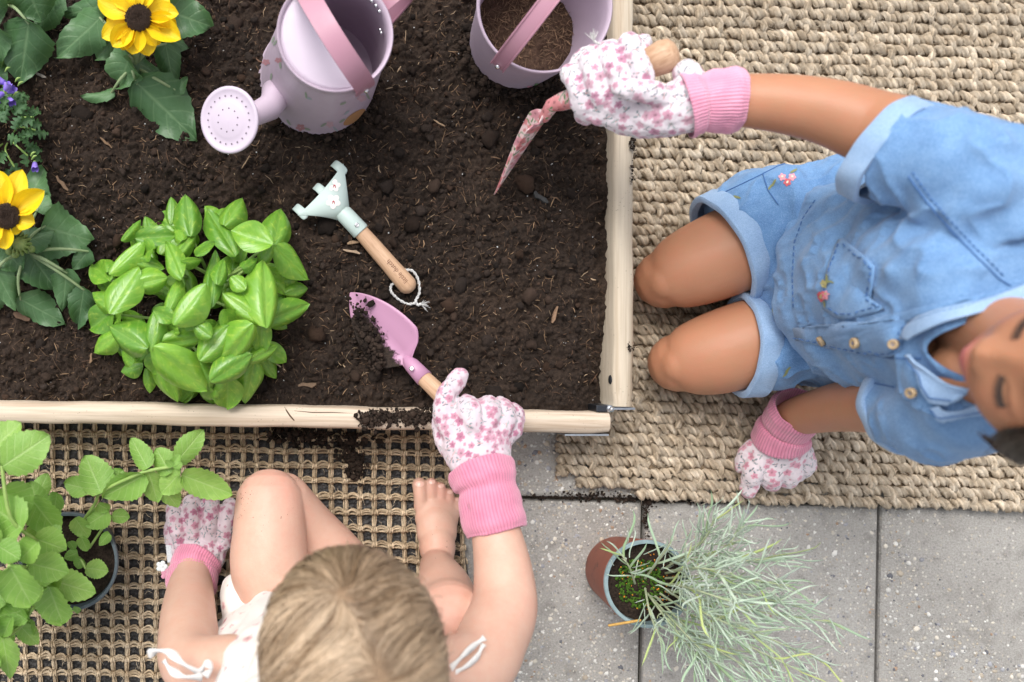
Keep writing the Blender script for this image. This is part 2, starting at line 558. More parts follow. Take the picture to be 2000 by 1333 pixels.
# split and knot in the front board
M_SPLIT = simple('dark_split', c3(0.07, 0.04, 0.022), c3(0.12, 0.07, 0.04), 300, 0.8)
mb = MB(); mb.tube([P(x, y, RAIL_Z - dz) for x, y, dz in ((556, 796, .004), (560, 803, .0012), (566, 812, .0003), (573, 820, .0006), (580, 828, .003))], [.0005, .0009, .0011, .0009, .0004], 6)
mb.build('split', M_SPLIT, bed)
mb = MB(); mb.tube([P(x, y, RAIL_Z - dz) for x, y, dz in ((575, 803, .0014), (610, 806, .0009), (650, 806, .0009), (690, 808, .001))], [.0003, .0006, .0005, .0002], 6)
mb.build('split', M_SPLIT, bed)
# dark folded hinge in the corner
hz = RAIL_Z - 0.004
hc = P(1193, 799, hz)
mb = MB()
mb.tube([hc + Vector((0, 0, -0.11)), hc + Vector((0, 0, 0))], 0.0042, 20, round_ends=False)
hk = mb.build('hinge_knuckle', M_GALV, bed)
mb = MB(); mb.tube([hc + Vector((0, 0, -0.01)), hc + Vector((0, 0, 0.0022))], 0.0022, 14)
mb.build('hinge_pin', simple('steel_pin', c3(0.75, 0.76, 0.78), rough=0.25, Metallic=1.0), hk)
mb = MB()
mb.box((hc.x - 0.001, yr_end - 0.0036, 0.01), (xr1 + 0.0008, yr_end - 0.0012, hz + 0.001))
mb.build('hinge_leaf', M_GALV, bed, smooth=False)
mb = MB()
e0 = P(1190, 850, RAIL_Z - 0.005)
mb.box((e0.x - 0.05, fy_end.y - 21.5 * kz - 0.0026, 0.01), (fy_end.x + 0.0006, fy_end.y - 21.5 * kz - 0.0006, hz - 0.004))
mb.build('hinge_leaf', M_GALV, bed, smooth=False)
mb = MB(); mb.box((hc.x - 0.016, hc.y - 0.0035, 0.02), (hc.x - 0.003, hc.y + 0.004, hz - 0.001))
mb.build('hinge_bracket', simple('dark_steel', c3(0.05, 0.055, 0.065), rough=0.4, Metallic=0.8), bed, smooth=False, bevel=0.0008)
# screws on the inner face of the side board
for (sx, sy) in ((1187, 742),):
    c = Vector((xr0 - 0.0006, P(0, sy, RAIL_Z - 0.012).y, RAIL_Z - 0.013))
    mb = MB(); mb.ellipsoid(c, (0.0018, 0.0055, 0.0055)); mb.build('bolt_head', simple('black_bolt', c3(0.02, 0.022, 0.026), rough=0.45), bed)

# ------------------------------------------------------------------ soil
x0, x1 = -0.62, xr0 + 0.004; step = 0.0019
y0b, y1b = -0.085, 0.56
nx = int((x1 - x0) / step); ny = int((y1b - y0b) / step)
gx = np.linspace(x0, x1, nx); gy = np.linspace(y0b, y1b, ny)
X, Y = np.meshgrid(gx, gy); X = X.ravel(); Y = Y.ravel()
def soil_h(X, Y, fine=True):
    p = np.stack([X, Y, np.zeros_like(X)], 1)
    h = 0.0055 * fbm(p * 12, 2, 21) + 0.0055 * fbm(p * 42, 2, 31)
    if fine:
        h = h + 0.0055 * np.abs(fbm(p * 105, 2, 41)) - 0.003 + 0.003 * vnoise(p * 250, 51) + 0.0015 * vnoise(p * 480, 61)
    # sinks towards the side board low in the corner
    h = h - 0.020 * np.exp(-((X - xr0) / 0.03) ** 2) * np.clip((0.08 - Y) / 0.14, 0, 1)
    h = h - 0.006 * np.exp(-((X - xr0) / 0.012) ** 2)
    # hollow being dug in front of the trowel
    dx = X - 0.25; dy = Y + 0.01
    h = h - 0.010 * np.exp(-(dx / 0.07) ** 2 - (dy / 0.04) ** 2)
    return h
Z = SOIL_Z + soil_h(X, Y)
idx = np.arange(nx * ny).reshape(ny, nx)
q = np.stack([idx[:-1, :-1], idx[:-1, 1:], idx[1:, 1:], idx[1:, :-1]], -1).reshape(-1, 4)
soil_me = fast_mesh('soil', np.stack([X, Y, Z], 1), q)
soil = tag(link('soil', soil_me, M_SOIL), 'dark brown potting soil filling the raised bed', kind='structure')
def soil_z(x, y): return SOIL_Z + float(soil_h(np.array([x]), np.array([y]), False)[0])

rr = np.random.RandomState(77)
def in_bed(n, m=0.0):
    return rr.uniform(-0.45, xr0 - 0.006, n), rr.uniform(-0.062, 0.44, n)
def soil_cols(n):
    base = np.array([0.021, 0.015, 0.012]); t = rr.uniform(0, 1, (n, 1))
    return base * (0.5 + 1.5 * t) + np.array([0.028, 0.013, 0.006]) * (rr.uniform(0, 1, (n, 1)) ** 3)
n_ = 9500
a, b_ = in_bed(n_)
sz = np.clip(rr.lognormal(math.log(0.0014), 0.5, n_), 0.0006, 0.0048)
pos = np.stack([a, b_, SOIL_Z + soil_h(a, b_) + sz * 0.25], 1)
crumbs = scatter_lumps('soil_crumbs', pos, sz, soil_cols(n_), M_CRUMB, rough=0.35, seed=9)
tag(crumbs, 'loose dark crumbs of soil lying all over the bed', 'soil', kind='stuff')
n_ = 620
a, b_ = in_bed(n_)
sz = np.clip(rr.lognormal(math.log(0.0042), 0.45, n_), 0.0028, 0.0125)
pos = np.stack([a, b_, SOIL_Z + soil_h(a, b_) + sz * 0.15], 1)
clods = scatter_lumps('soil_clods', pos, sz, soil_cols(n_) * 0.9, M_CRUMB, base=ICO2, rough=0.28, seed=10)
tag(clods, 'larger round clods of dark soil in the bed', 'soil', kind='stuff')

def scatter_fibres(name, pos, length, width, cols, m, seed=3, tilt=0.35, curl=0.3):
    r = np.random.RandomState(seed); n = len(pos); K = 3
    ang = r.uniform(0, 2 * np.pi, n); til = r.uniform(-tilt, tilt, n); cu = r.uniform(-curl, curl, n)
    V = []
    t = np.linspace(-0.5, 0.5, K)
    sec = [(-1, -0.5), (1, -0.5), (0.6, 0.5), (-0.6, 0.5)]
    for k in range(K):
        aa = ang + cu * t[k] * 2
        cx = pos[:, 0] + np.cos(aa) * length * t[k]; cy = pos[:, 1] + np.sin(aa) * length * t[k]
        cz = pos[:, 2] + np.sin(til) * length * t[k] + width * 0.3
        tap = 1.0 if k == 1 else 0.55
        for (sx, szz) in sec:
            V.append(np.stack([cx - np.sin(aa) * width * 0.5 * sx * tap, cy + np.cos(aa) * width * 0.5 * sx * tap, cz + width * 0.45 * szz * tap], 1))
    V = np.stack(V, 1)
    fs = []
    for k in range(K - 1):
        for s in range(4):
            s2 = (s + 1) % 4; fs.append((k * 4 + s, k * 4 + s2, k * 4 + 4 + s2, k * 4 + 4 + s))
    fs.append((3, 2, 1, 0)); o = (K - 1) * 4; fs.append((o, o + 1, o + 2, o + 3))
    fs = np.array(fs); k = K * 4
    f = (fs[None] + (np.arange(n) * k)[:, None, None]).reshape(-1, 4)
    me = fast_mesh(name, V.reshape(-1, 3), f); set_col(me, np.repeat(cols, k, 0))
    return link(name, me, m, smooth=False)
n_ = 8500
a, b_ = in_bed(n_)
ln = np.clip(rr.lognormal(math.log(0.0056), 0.55, n_), 0.0018, 0.024); wd = np.clip(rr.lognormal(math.log(0.00062), 0.4, n_), 0.0003, 0.0022)
pos = np.stack([a, b_, SOIL_Z + soil_h(a, b_) + 0.0008], 1)
fc = np.array([[0.16, 0.092, 0.05], [0.27, 0.17, 0.095], [0.085, 0.048, 0.028], [0.42, 0.3, 0.19], [0.12, 0.06, 0.032]])
cols = fc[rr.choice(5, n_, p=[.30, .18, .26, .08, .18])] * rr.uniform(0.45, 1.1, (n_, 1))
fib = scatter_fibres('wood_fibres', pos, ln, wd, cols, M_FIBRE)
tag(fib, 'thin brown wood fibres mixed through the soil', 'fibres', kind='stuff')
# a few bigger chips one can point at
chips = [
    (80, 148, 24, 7, -25, (0.24, 0.21, 0.18), 'grey wood chip on the soil between corner leaves and upper sunflower'),
    (39, 205, 34, 6, 85, (0.30, 0.18, 0.10), 'upright brown wood sliver beside the purple bellflowers'),
    (120, 358, 36, 9, -50, (0.20, 0.12, 0.07), 'brown wood chip on the soil just above the left sunflower leaves'),
    (208, 280, 30, 6, -40, (0.22, 0.13, 0.07), 'thin brown wood chip on the soil left of the sprinkler rose'),
    (686, 492, 34, 7, -14, (0.42, 0.30, 0.20), 'pale wood splinter left of the rake handle, lower of two'),
    (690, 476, 26, 8, 12, (0.33, 0.22, 0.13), 'short brown wood chip left of the rake handle, upper of two'),
    (1054, 388, 34, 14, -40, (0.035, 0.035, 0.035), 'black flake lying on the soil below the flower print trowel'),
    (1080, 615, 34, 9, 72, (0.28, 0.17, 0.10), 'brown wood chip standing out on the soil right of the mauve trowel'),
    (1192, 548, 14, 6, 80, (0.42, 0.26, 0.12), 'small orange brown chip on the soil against the side board'),
    (600, 752, 36, 12, 5, (0.16, 0.10, 0.06), 'wide flat bark piece near the front board right of the basil'),
    (545, 715, 30, 3, -35, (0.50, 0.38, 0.26), 'thin pale twig at the lower right edge of the basil'),
    (45, 620, 36, 16, -25, (0.12, 0.065, 0.035), 'flat dark bark piece below the left sunflower leaves'),
    (180, 700, 20, 7, 80, (0.26, 0.16, 0.09), 'brown wood chip on the soil left of the basil'),
    (480, 318, 30, 3, 60, (0.35, 0.24, 0.14), 'thin pale splinter just below the sprinkler rose'),
    (855, 245, 26, 4, -30, (0.30, 0.20, 0.12), 'thin brown splinter on the soil between watering can and bucket')]
for i, (px, py, L, w, ang, col, lab) in enumerate(chips):
    p = P(px, py, SOIL_Z); p.z = soil_z(p.x, p.y) + 0.0035; L *= S(SOIL_Z); w *= S(SOIL_Z)
    mb = MB(); rc = random.Random(i)
    rg = []
    for k in range(5):
        t = k / 4 - 0.5; ww = w * (0.18 if k in (0, 4) else 0.42) * rc.uniform(0.7, 1.2); y = rc.uniform(-0.2, 0.2) * w
        rg.append([Vector((t * L, y - ww, -w * 0.22)), Vector((t * L, y + ww, -w * 0.22)), Vector((t * L, y + ww * 0.8, w * 0.25)), Vector((t * L, y - ww * 0.8, w * 0.25))])
    mb.rings(rg)
    o = mb.build('wood_chip', simple('chip_wood%d' % i, col + (1,), tuple(x * 0.6 for x in col) + (1,), 500, 0.8, 0.5, 900, 0.0006), None, smooth=False)
    o.matrix_basis = Matrix.Translation(p) @ Matrix.Rotation(math.radians(ang), 4, 'Z') @ Matrix.Rotation(rc.uniform(-0.15, 0.15), 4, 'Y')
    tag(o, lab, 'wood chip', 'wood chips on the soil')
# white perlite and fertiliser grains
n_ = 260
a, b_ = in_bed(n_)
sz = rr.uniform(0.0005, 0.0011, n_)
pos = np.stack([a, b_, SOIL_Z + soil_h(a, b_) + sz * 0.6 + 0.0005], 1)
tag(scatter_lumps('pale_grains', pos, sz, np.full((n_, 3), 0.5) * rr.uniform(0.6, 1.2, (n_, 1)), M_PEB, seed=12), 'tiny pale grains sprinkled through the soil', 'grains', kind='stuff')

# ------------------------------------------------------------------ jute rug (right)
def rope_rows():
    pass
rug = thing('jute_rug', 'thick beige woven jute rug under the kneeling child', 'rug', P(1600, 500, 0))
ry0, nrow = -60.0, 49
k0 = S(0.012)
rj = random.Random(5)
def strand(mb, pts, rad, n=6, twist=0.5, flute=0.24):
    """bundle of fibre: fluted, twisted tube"""
    o = len(mb.v)
    mb.tube(pts, rad, n, round_ends=False, twist=twist)
    m = len(pts)
    sh = [1 - flute * (1 if k % 2 else 0) - flute * 0.5 * ((k * 7 + o) % 5) / 4 for k in range(n)]
    for i in range(m):
        c = Vector(pts[i])
        for k in range(n):
            q = Vector(mb.v[o + i * n + k]); mb.v[o + i * n + k] = tuple(c + (q - c) * sh[k])
    if not hasattr(mb, 'tone'): mb.tone = []
    t0 = 1.02 + 0.36 * random.random()
    mb.tone.extend([t0 * (1.08 if k % 2 == 0 else 0.62) * (0.8 + 0.4 * ((k * 13 + o * 7) % 11) / 10) for i in range(m) for k in range(n)])
def rope_tone(me, mb):
    t = np.array(mb.tone); set_col(me, np.repeat(t[:, None], 3, 1))
dy = 21.55
COLS = []
cx = 1094.0
while cx < 2080:
    COLS.append(cx); cx += 41 + rj.uniform(-1.5, 1.5)
def rug_y(i, px): return ry0 + i * dy + 0.030 * (px - 1500)
for i in range(nrow):
    xs0 = 1090 + rj.uniform(-3, 4)
    if i == nrow - 2: xs0 = 1128
    if i == nrow - 1: xs0 = 1245
    if rug_y(i, 1300) < 770: xs0 = 1205
    n = int((2085 - xs0) / 3.0)
    mb = MB(); ph = rj.uniform(0, 6.28)
    for s in range(2):
        pts = []; rad = []
        for k in range(n + 1):
            px = xs0 + 3.0 * k
            u = (px - COLS[0]) / 26.0
            jx = noise.noise((px * 0.02, i * 3.7, s * 5.1)); jy = noise.noise((px * 0.03, i * 5.3 + 9, s * 2.1)); jz = noise.noise((px * 0.045, i * 2.9 - 4, s))
            a = 2 * math.pi * u * 1.0 + s * math.pi + jx * 2.6 + i * 1.9
            yy = rug_y(i, px) + 6.2 * math.sin(a) + 6.0 * jy
            zz = 0.0112 + 0.0028 * math.cos(a) + 0.0018 * jz
            p = P(px, yy, 0.012); p.z = zz
            pts.append(p); rad.append(k0 * (7.0 + 1.2 * math.cos(a + 0.5) + 1.8 * jz))
        strand(mb, pts, rad, 8, 0.24)
    me = mb.mesh('jute_row'); rope_tone(me, mb)
    co = get_co(me); no = get_no(me)
    set_co(me, co + no * (fbm(co * np.array([300, 500, 400]), 2, i) * 0.0013)[:, None])
    o = link('jute_row', me, M_JUTE, rug)
    o.location.z = rj.uniform(-0.001, 0.001)
for j, cx in enumerate(COLS):
    top = 0 if cx > 1225 else 36
    mb = MB(); pts = []; rad = []
    last = nrow - 1 if cx > 1250 else (nrow - 2 if cx > 1130 else nrow - 3)
    if cx < 1100: continue
    for i in range(top * 5, last * 5 + 3):
        t = i / 5
        jx = noise.noise((cx, t * 0.6, 3.3)); jz = noise.noise((cx * 0.7, t * 1.4, 8))
        px = cx + 21 + 8.0 * jx
        yy = rug_y(t, px)
        over = math.cos(math.pi * (t - 0.5) + j * math.pi)
        p = P(px, yy, 0.012); p.z = 0.0100 + 0.0068 * over
        pts.append(p); rad.append(k0 * (5.8 + 1.4 * over + 1.5 * jz))
    strand(mb, pts, rad, 10, 0.3)
    me = mb.mesh('jute_warp'); rope_tone(me, mb); co = get_co(me); no = get_no(me)
    set_co(me, co + no * (fbm(co * np.array([300, 500, 400]), 2, j + 90) * 0.0010)[:, None])
    link('jute_warp', me, M_JUTE, rug)
mb = MB()
a_, b__, c_, d_ = P(1215, -70, 0), P(2080, -70, 0), P(2080, 985, 0), P(1100, 900, 0)
e_ = P(1100, 780, 0); f_ = P(1215, 780, 0)
mb.add([Vector((p.x, p.y, 0.0095)) for p in (a_, b__, c_, d_, e_, f_)], [(5, 4, 3, 2, 1, 0)])
mb.build('backing', simple('jute_backing', c3(0.26, 0.19, 0.12), c3(0.16, 0.115, 0.07), 300, 0.95, 0.8, 500, 0.003), rug)
# loose hairs standing out of the rug
n_ = 5500
px_ = rr.uniform(1245, 2040, n_); py_ = rr.uniform(-20, 985, n_)
pos = np.array([P(u, v, 0.016)[:] for u, v in zip(px_, py_)]); pos[:, 2] = rr.uniform(0.014, 0.021, n_)
hc_ = np.array([[0.66, 0.56, 0.43]]) * rr.uniform(0.45, 1.2, (n_, 1))
tag(scatter_fibres('jute_hairs', pos, rr.uniform(0.004, 0.014, n_), rr.uniform(0.00022, 0.0005, n_), hc_, M_FIBRE, 8, 0.5, 1.4), 'loose jute hairs sticking out of the rug', 'fibres', kind='stuff')

# ------------------------------------------------------------------ open sisal mat (left)
mat = thing('sisal_mat', 'open knotted beige sisal mat under the seated child', 'mat', P(450, 1080, 0))
mb = MB()
mb.add([Vector((P(x, y, 0).x, P(x, y, 0).y, 0.0035)) for x, y in ((-420, 790), (872, 790), (890, 960), (922, 1180), (948, 1420), (-420, 1420))], [(5, 4, 3, 2, 1, 0)])
tag(mb.build('underlay', M_UNDER), 'black cloth underlay showing through the open mat', 'underlay')
km = S(0.008)
cs = 28.6; rsps = 29.0
ncol = 46; c_start = -385.0
def mat_right(y): return 905 + 0.16 * (y - 880)
def colx(j, y): return c_start + j * cs + 0.012 * (y - 900) + 4.2 * noise.noise((j * 1.7, y * 0.013, 2.2))
ROWY = []
yy = 826.0
rm = random.Random(15)
while yy < 1420:
    ROWY.append(yy); yy += 26.5 + 4.5 * min(1, max(0, (yy - 840) / 130.0)) * (1 if yy < 1030 else 0.5) + rm.uniform(-1.5, 1.5)
def rowy(i, px): return ROWY[i] + 0.016 * (px - 450) + 3.4 * noise.noise((px * 0.014, i * 2.3, 7.7))
for i in range(len(ROWY)):
    mb = MB()
    xr = mat_right(ROWY[i])
    js = [j for j in range(ncol) if colx(j, ROWY[i]) < xr - 4]
    # bundles of fibre arching from knot to knot
    for s, (arch, low, zo, rad) in enumerate(((7.4, -0.5, 0.0095, 2.4), (3.8, -1.0, 0.0110, 2.4), (-0.8, -2.4, 0.0092, 2.5), (1.6, 1.8, 0.0080, 2.3))):
        pts = []; rds = []
        for j in js[:-1]:
            xa = colx(j, ROWY[i]); xb = colx(j + 1, ROWY[i])
            rv = rm.uniform(0.6, 1.35)
            for k in range(5):
                t = k / 5
                px = xa + (xb - xa) * t
                ar = (arch * rv) * math.sin(math.pi * t) ** 0.8
                y = rowy(i, px) - ar - low + 1.2 * noise.noise((px * 0.09, i * 3.1, s * 9.0))
                p = P(px, y, 0.008); p.z = zo + 0.003 * math.cos(2 * math.pi * t) + 0.0012 * noise.noise((px * 0.06, i, s * 3))
                pts.append(p); rds.append(km * rad * (0.9 + 0.25 * math.sin(math.pi * t)) * (1 + 0.2 * noise.noise((px * 0.11, i * 1.3, s))))
        strand(mb, pts, rds, 6, 0.45)
    # knots: fans of fibre pulled down over the row at each crossing
    for j in js:
        cxx = colx(j, ROWY[i]); cy = rowy(i, cxx)
        for (dx0, dx1, ln_) in ((-2.6, -6.6, 8), (0.0, -0.5, 11), (2.6, 6.2, 8)):
            dx0 += rm.uniform(-1, 1); dx1 += rm.uniform(-1.5, 1.5)
            pts = []
            for (t, yo, z) in ((0, -6, 0.0095), (0.35, -2.5, 0.0142), (0.7, 3, 0.0135), (1, ln_ * 0.75, 0.0075)):
                p = P(cxx + dx0 + (dx1 - dx0) * t, cy + yo, 0.008); p.z = z + rm.uniform(-0.0008, 0.0008); pts.append(p)
            strand(mb, pts, [km * 1.7, km * 2.3, km * 2.1, km * 1.5], 5)
    me = mb.mesh('knotted_row'); rope_tone(me, mb); link('knotted_row', me, M_SISAL, mat)
for j in range(ncol):
    mb = MB()
    x_ = colx(j, 1000)
    for s, dx in enumerate((-3.1, 0.2, 3.3)):
        pts = []; rds = []
        for i in range(len(ROWY) - 1):
            for k in range(4):
                t = k / 4; y = ROWY[i] + (ROWY[i + 1] - ROWY[i]) * t
                if colx(j, y) > mat_right(y): continue
                yw = y + 0.016 * (colx(j, y) - 450)
                px = colx(j, y) + dx * (0.55 + 0.5 * math.sin(math.pi * t)) + 1.0 * noise.noise((y * 0.07, j * 1.9, s * 4))
                p = P(px, yw, 0.008); p.z = 0.0065 + 0.0022 * noise.noise((y * 0.05, j, s)) + (0.0025 if s == 1 else 0)
                pts.append(p); rds.append(km * 2.4 * (1 + 0.3 * noise.noise((y * 0.1, j * 2.2, s))))
        if len(pts) > 3: strand(mb, pts, rds, 5)
    if mb.v:
        me = mb.mesh('knotted_column'); rope_tone(me, mb); link('knotted_column', me, M_SISAL, mat)
n_ = 900
px_ = rr.uniform(-20, 930, n_); py_ = rr.uniform(840, 1340, n_)
pos = np.array([P(u, v, 0.012)[:] for u, v in zip(px_, py_)]); pos[:, 2] = rr.uniform(0.009, 0.016, n_)
tag(scatter_fibres('sisal_hairs', pos, rr.uniform(0.005, 0.014, n_), rr.uniform(0.0003, 0.0007, n_), np.array([[0.62, 0.5, 0.35]]) * rr.uniform(0.6, 1.2, (n_, 1)), M_FIBRE, 18, 0.4, 1.0), 'loose sisal hairs sticking out of the mat', 'fibres', kind='stuff')
# ------------------------------------------------------------------ leaves
def leaf_mesh(name, prof, nv=12, nu=8, cup=0.0, dome=0.0, bend=0.0, quilt=0.0, nq=6, serr=0.0, nserr=12, wave=0.0, seed=0, fold=0.0, puff=0.0):
    """unit leaf: base at origin, tip at y = 1, width 1, normal +z; prof(t) half-width 0..0.5"""
    vs = []; uv = []; rl = random.Random(seed); ph = rl.uniform(0, 6)
    for i in range(nv + 1):
        t = i / nv
        hw = prof(t)
        for j in range(nu + 1):
            u = j / nu * 2 - 1
            s = 1.0
            if serr and abs(u) > 0.9: s = 1 + serr * (1 if i % 2 else -1)
            x = hw * u * s
            y = t - 0.04 * abs(u) * (1 - t) * (1 if t > 0 else 0)
            z = cup * u * u * hw * 2 - dome * (u * u) * hw - bend * t * t - fold * (1 - abs(u)) * hw
            z += puff * math.sin(math.pi * abs(u) ** 0.85) * hw
            z += quilt * math.sin(nq * 2 * math.pi * (t - 0.30 * abs(u))) * abs(u) ** 0.7 * (1 - u * u * 0.4)
            z += wave * math.sin(7 * t + ph + (1.7 if u > 0 else 0)) * u * u
            vs.append((x, y, z)); uv.append((j / nu, t))
    fs = []
    for i in range(nv):
        for j in range(nu):
            a = i * (nu + 1) + j; fs.append((a, a + 1, a + nu + 2, a + nu + 1))
    me = bpy.data.meshes.new(name); me.from_pydata(vs, [], fs)
    ul = me.uv_layers.new(name='UVMap')
    li = np.empty(len(me.loops), dtype=np.int32); me.loops.foreach_get('vertex_index', li)
    ul.data.foreach_set('uv', np.array(uv, dtype=np.float32)[li].ravel())
    me.polygons.foreach_set('use_smooth', [True] * len(me.polygons)); me.update()
    return me

def leaf_mat(name, base, dark, light, vein, rough=0.45, nveins=6, veinw=0.1, trans=0.3, patch=None, spots=None, spec=0.5, veinamt=0.6, vslope=0.28, bumpy=0.35, pamt=0.75):
    n = N(name)
    uv = n.node('UVMap').outputs[0]
    sx = n.node('SeparateXYZ', {'Vector': uv})
    u = n.math('ABSOLUTE', n.math('SUBTRACT', n.math('MULTIPLY', sx.outputs[0], 2.0), 1.0))
    v = sx.outputs[1]
    co = n.coord('Object'); oi = n.node('ObjectInfo').outputs['Random']
    side = n.math('FRACT', n.math('MULTIPLY', n.math('SUBTRACT', v, n.math('MULTIPLY', u, vslope)), float(nveins)))
    line = n.math('SUBTRACT', 1.0, n.math('DIVIDE', n.math('ABSOLUTE', n.math('SUBTRACT', side, 0.5)), veinw), clamp=True)
    mid = n.math('SUBTRACT', 1.0, n.math('DIVIDE', u, 0.09), clamp=True)
    vn = n.math('MAXIMUM', n.math('MULTIPLY', line, 0.55), mid)
    col = n.mix(n.ramp(n.noise(co, 3.0, 4, 0.6), [(0.3, g(0)), (0.7, g(1))]), base, light)
    col = n.mix(n.math('MULTIPLY', oi, 0.65), col, dark)
    if patch is not None:
        pf = n.ramp(n.noise(n.node('Mapping', {'Vector': uv, 'Scale': (2.2, 3.0, 1), 'Location': n.node('CombineXYZ', {'X': n.math('MULTIPLY', oi, 37.0), 'Y': n.math('MULTIPLY', oi, 11.0)}).outputs[0]}).outputs[0], 2.0, 3, 0.6), [(0.50, g(0)), (0.62, g(1))])
        pf = n.math('MULTIPLY', pf, n.math('ADD', 0.35, n.math('MULTIPLY', line, 0.65)))
        col = n.mix(n.math('MULTIPLY', pf, pamt), col, patch)
    col = n.mix(n.math('MULTIPLY', vn, veinamt), col, vein)
    if spots is not None:
        gx = n.coord('Object', (1, 1, 1))
        sp = n.ramp(n.noise(n.node('Mapping', {'Vector': uv, 'Location': n.node('CombineXYZ', {'X': n.math('MULTIPLY', oi, 91.0), 'Y': 0.0}).outputs[0]}).outputs[0], 9, 6, 0.85), [(0.58, g(0)), (0.66, g(1))])
        big = n.ramp(n.noise(n.node('Mapping', {'Vector': uv, 'Location': n.node('CombineXYZ', {'X': n.math('MULTIPLY', oi, 53.0), 'Y': 4.0}).outputs[0]}).outputs[0], 1.6, 2), [(0.5, g(0)), (0.62, g(1))])
        col = n.mix(n.math('MULTIPLY', n.math('MULTIPLY', sp, big), 0.75), col, spots)
    nor = n.bump(n.math('ADD', n.math('MULTIPLY', vn, -0.6), n.math('MULTIPLY', n.noise(uv, 22, 3), bumpy * 2)), bumpy, 0.002)
    n.done(col, rough, nor, Specular_IOR_Level=spec)
    tr = n.node('BsdfTranslucent', {'Color': n.mix(0.5, col, c3(0.35, 0.55, 0.06), 'MULTIPLY') if False else n.mix(0.45, col, c3(0.3, 0.5, 0.05)), 'Normal': nor})
    mx = n.node('MixShader', {0: trans, 1: n.b.outputs[0], 2: tr.outputs[0]})
    n.t.links.new(mx.outputs[0], n.out.inputs['Surface'])
    return n.m

def place_leaf(name, me, parent, p0, p1, w, nor=(0, 0, 1), zs=None, roll=0.0):
    p0 = Vector(p0); p1 = Vector(p1); y = p1 - p0; L = y.length; y.normalize()
    z = Vector(nor); z = (z - y * z.dot(y)).normalized()
    if roll: z = Matrix.Rotation(roll, 3, y) @ z
    x = y.cross(z)
    o = bpy.data.objects.new(name, me); C.objects.link(o)
    zz = zs if zs is not None else (L + w) * 0.5
    M = Matrix(((x.x * w, y.x * L, z.x * zz, p0.x), (x.y * w, y.y * L, z.y * zz, p0.y), (x.z * w, y.z * L, z.z * zz, p0.z), (0, 0, 0, 1)))
    o.parent = parent; o.matrix_parent_inverse = wmat(parent).inverted(); o.matrix_basis = M
    return o
def stem(name, parent, m, pts, rad, n=7):
    mb = MB(); 
    P_ = [Vector(p) for p in pts]
    # smooth the polyline
    out = []; rr_ = rad if hasattr(rad, '__len__') else [rad] * len(P_); ro = []
    for i in range(len(P_) - 1):
        a = P_[max(i - 1, 0)]; b = P_[i]; c = P_[i + 1]; d = P_[min(i + 2, len(P_) - 1)]
        for k in range(4):
            t = k / 4
            out.append(0.5 * ((2 * b) + (c - a) * t + (2 * a - 5 * b + 4 * c - d) * t * t + (3 * b - a - 3 * c + d) * t ** 3)); ro.append(rr_[i] + (rr_[i + 1] - rr_[i]) * t)
    out.append(P_[-1]); ro.append(rr_[-1])
    mb.tube(out, ro, n)
    return mb.build(name, m, parent)

# ------------------------------------------------------------------ basil
basil_prof = lambda t: 0.5 * (math.sin(math.pi * min(1, t) ** 0.98)) ** 0.78 if 0 < t < 1 else (0.0 if t >= 1 else 0.02)
M_BASIL = leaf_mat('basil_leaf', c3(0.15, 0.36, 0.030), c3(0.06, 0.20, 0.020), c3(0.26, 0.50, 0.055), c3(0.36, 0.56, 0.12), 0.30, 5, 0.16, 0.20, patch=c3(0.48, 0.64, 0.08), spec=0.6, veinamt=0.22, vslope=0.5, bumpy=0.18, pamt=0.5)
BAS = [leaf_mesh('basil_leaf', basil_prof, 14, 8, dome=d, bend=b, quilt=q, nq=5, wave=w, seed=s, fold=f, puff=pf) for (d, b, q, w, s, f, pf) in ((0.50, 0.18, 0.007, 0.05, 1, 0.05, 0.22), (0.30, 0.34, 0.008, 0.07, 2, 0.12, 0.18), (0.72, 0.14, 0.006, 0.04, 3, 0.03, 0.26), (-0.10, 0.30, 0.007, 0.09, 4, 0.20, 0.12))]
for m_ in BAS: m_.materials.append(M_BASIL)
M_STEM = simple('herb_stem', c3(0.22, 0.36, 0.08), c3(0.3, 0.42, 0.14), 90, 0.45)
basil = thing('basil_plant', 'bushy bright green basil plant with puckered glossy leaves', 'plant', P(385, 600, SOIL_Z))
BL = [(1010,340,990,130,150),(1240,440,1120,190,150),(1200,290,1285,150,150),(1430,395,1238,315,165),(1460,390,1500,208,165),(1462,408,1665,562,155),(1440,415,1385,510,80),(1470,395,1465,275,75),(1415,815,1420,485,215),(1415,810,1657,735,145),(1375,810,1190,668,140),(1390,820,1400,990,115),(1335,1015,1482,945,95),(1350,1035,1325,1262,145),(1330,845,1180,1055,190),(1215,1120,1215,1292,165),(1135,1120,1335,1000,165),(840,968,1085,1195,215),(850,1000,940,1238,160),(840,985,795,1102,115),(805,955,825,750,120),(855,930,1065,915,125),(765,945,575,840,195),(595,755,455,850,155),(610,890,490,975,125),(590,748,700,515,190),(585,735,485,655,115),(575,590,475,495,135),(595,545,745,375,125),(690,480,860,525,85),(715,615,880,580,140),(735,365,920,345,115),(655,375,742,265,60),(955,570,855,380,115),(935,475,1040,335,85),(1045,455,1135,370,75),(895,745,945,570,105),(1120,715,1130,420,105),(935,810,1075,610,180),(985,845,1060,740,110),(1160,605,1195,475,90),(1295,640,1225,575,90),(1295,525,1370,470,75),(825,755,930,805,90),(1075,1005,1210,840,160),(1000,1015,1085,1000,65),(1060,1040,1105,1185,120),(1195,755,1265,865,120),(1115,890,1030,830,100),(945,865,865,850,65),(565,545,540,485,65),(645,775,585,805,95),(705,1025,640,965,100),(1135,1180,1075,1245,110),(975,490,1075,480,70),(815,425,735,440,120),(965,375,925,305,80)]
rb = random.Random(2)
tips = []
bc = (385, 590)
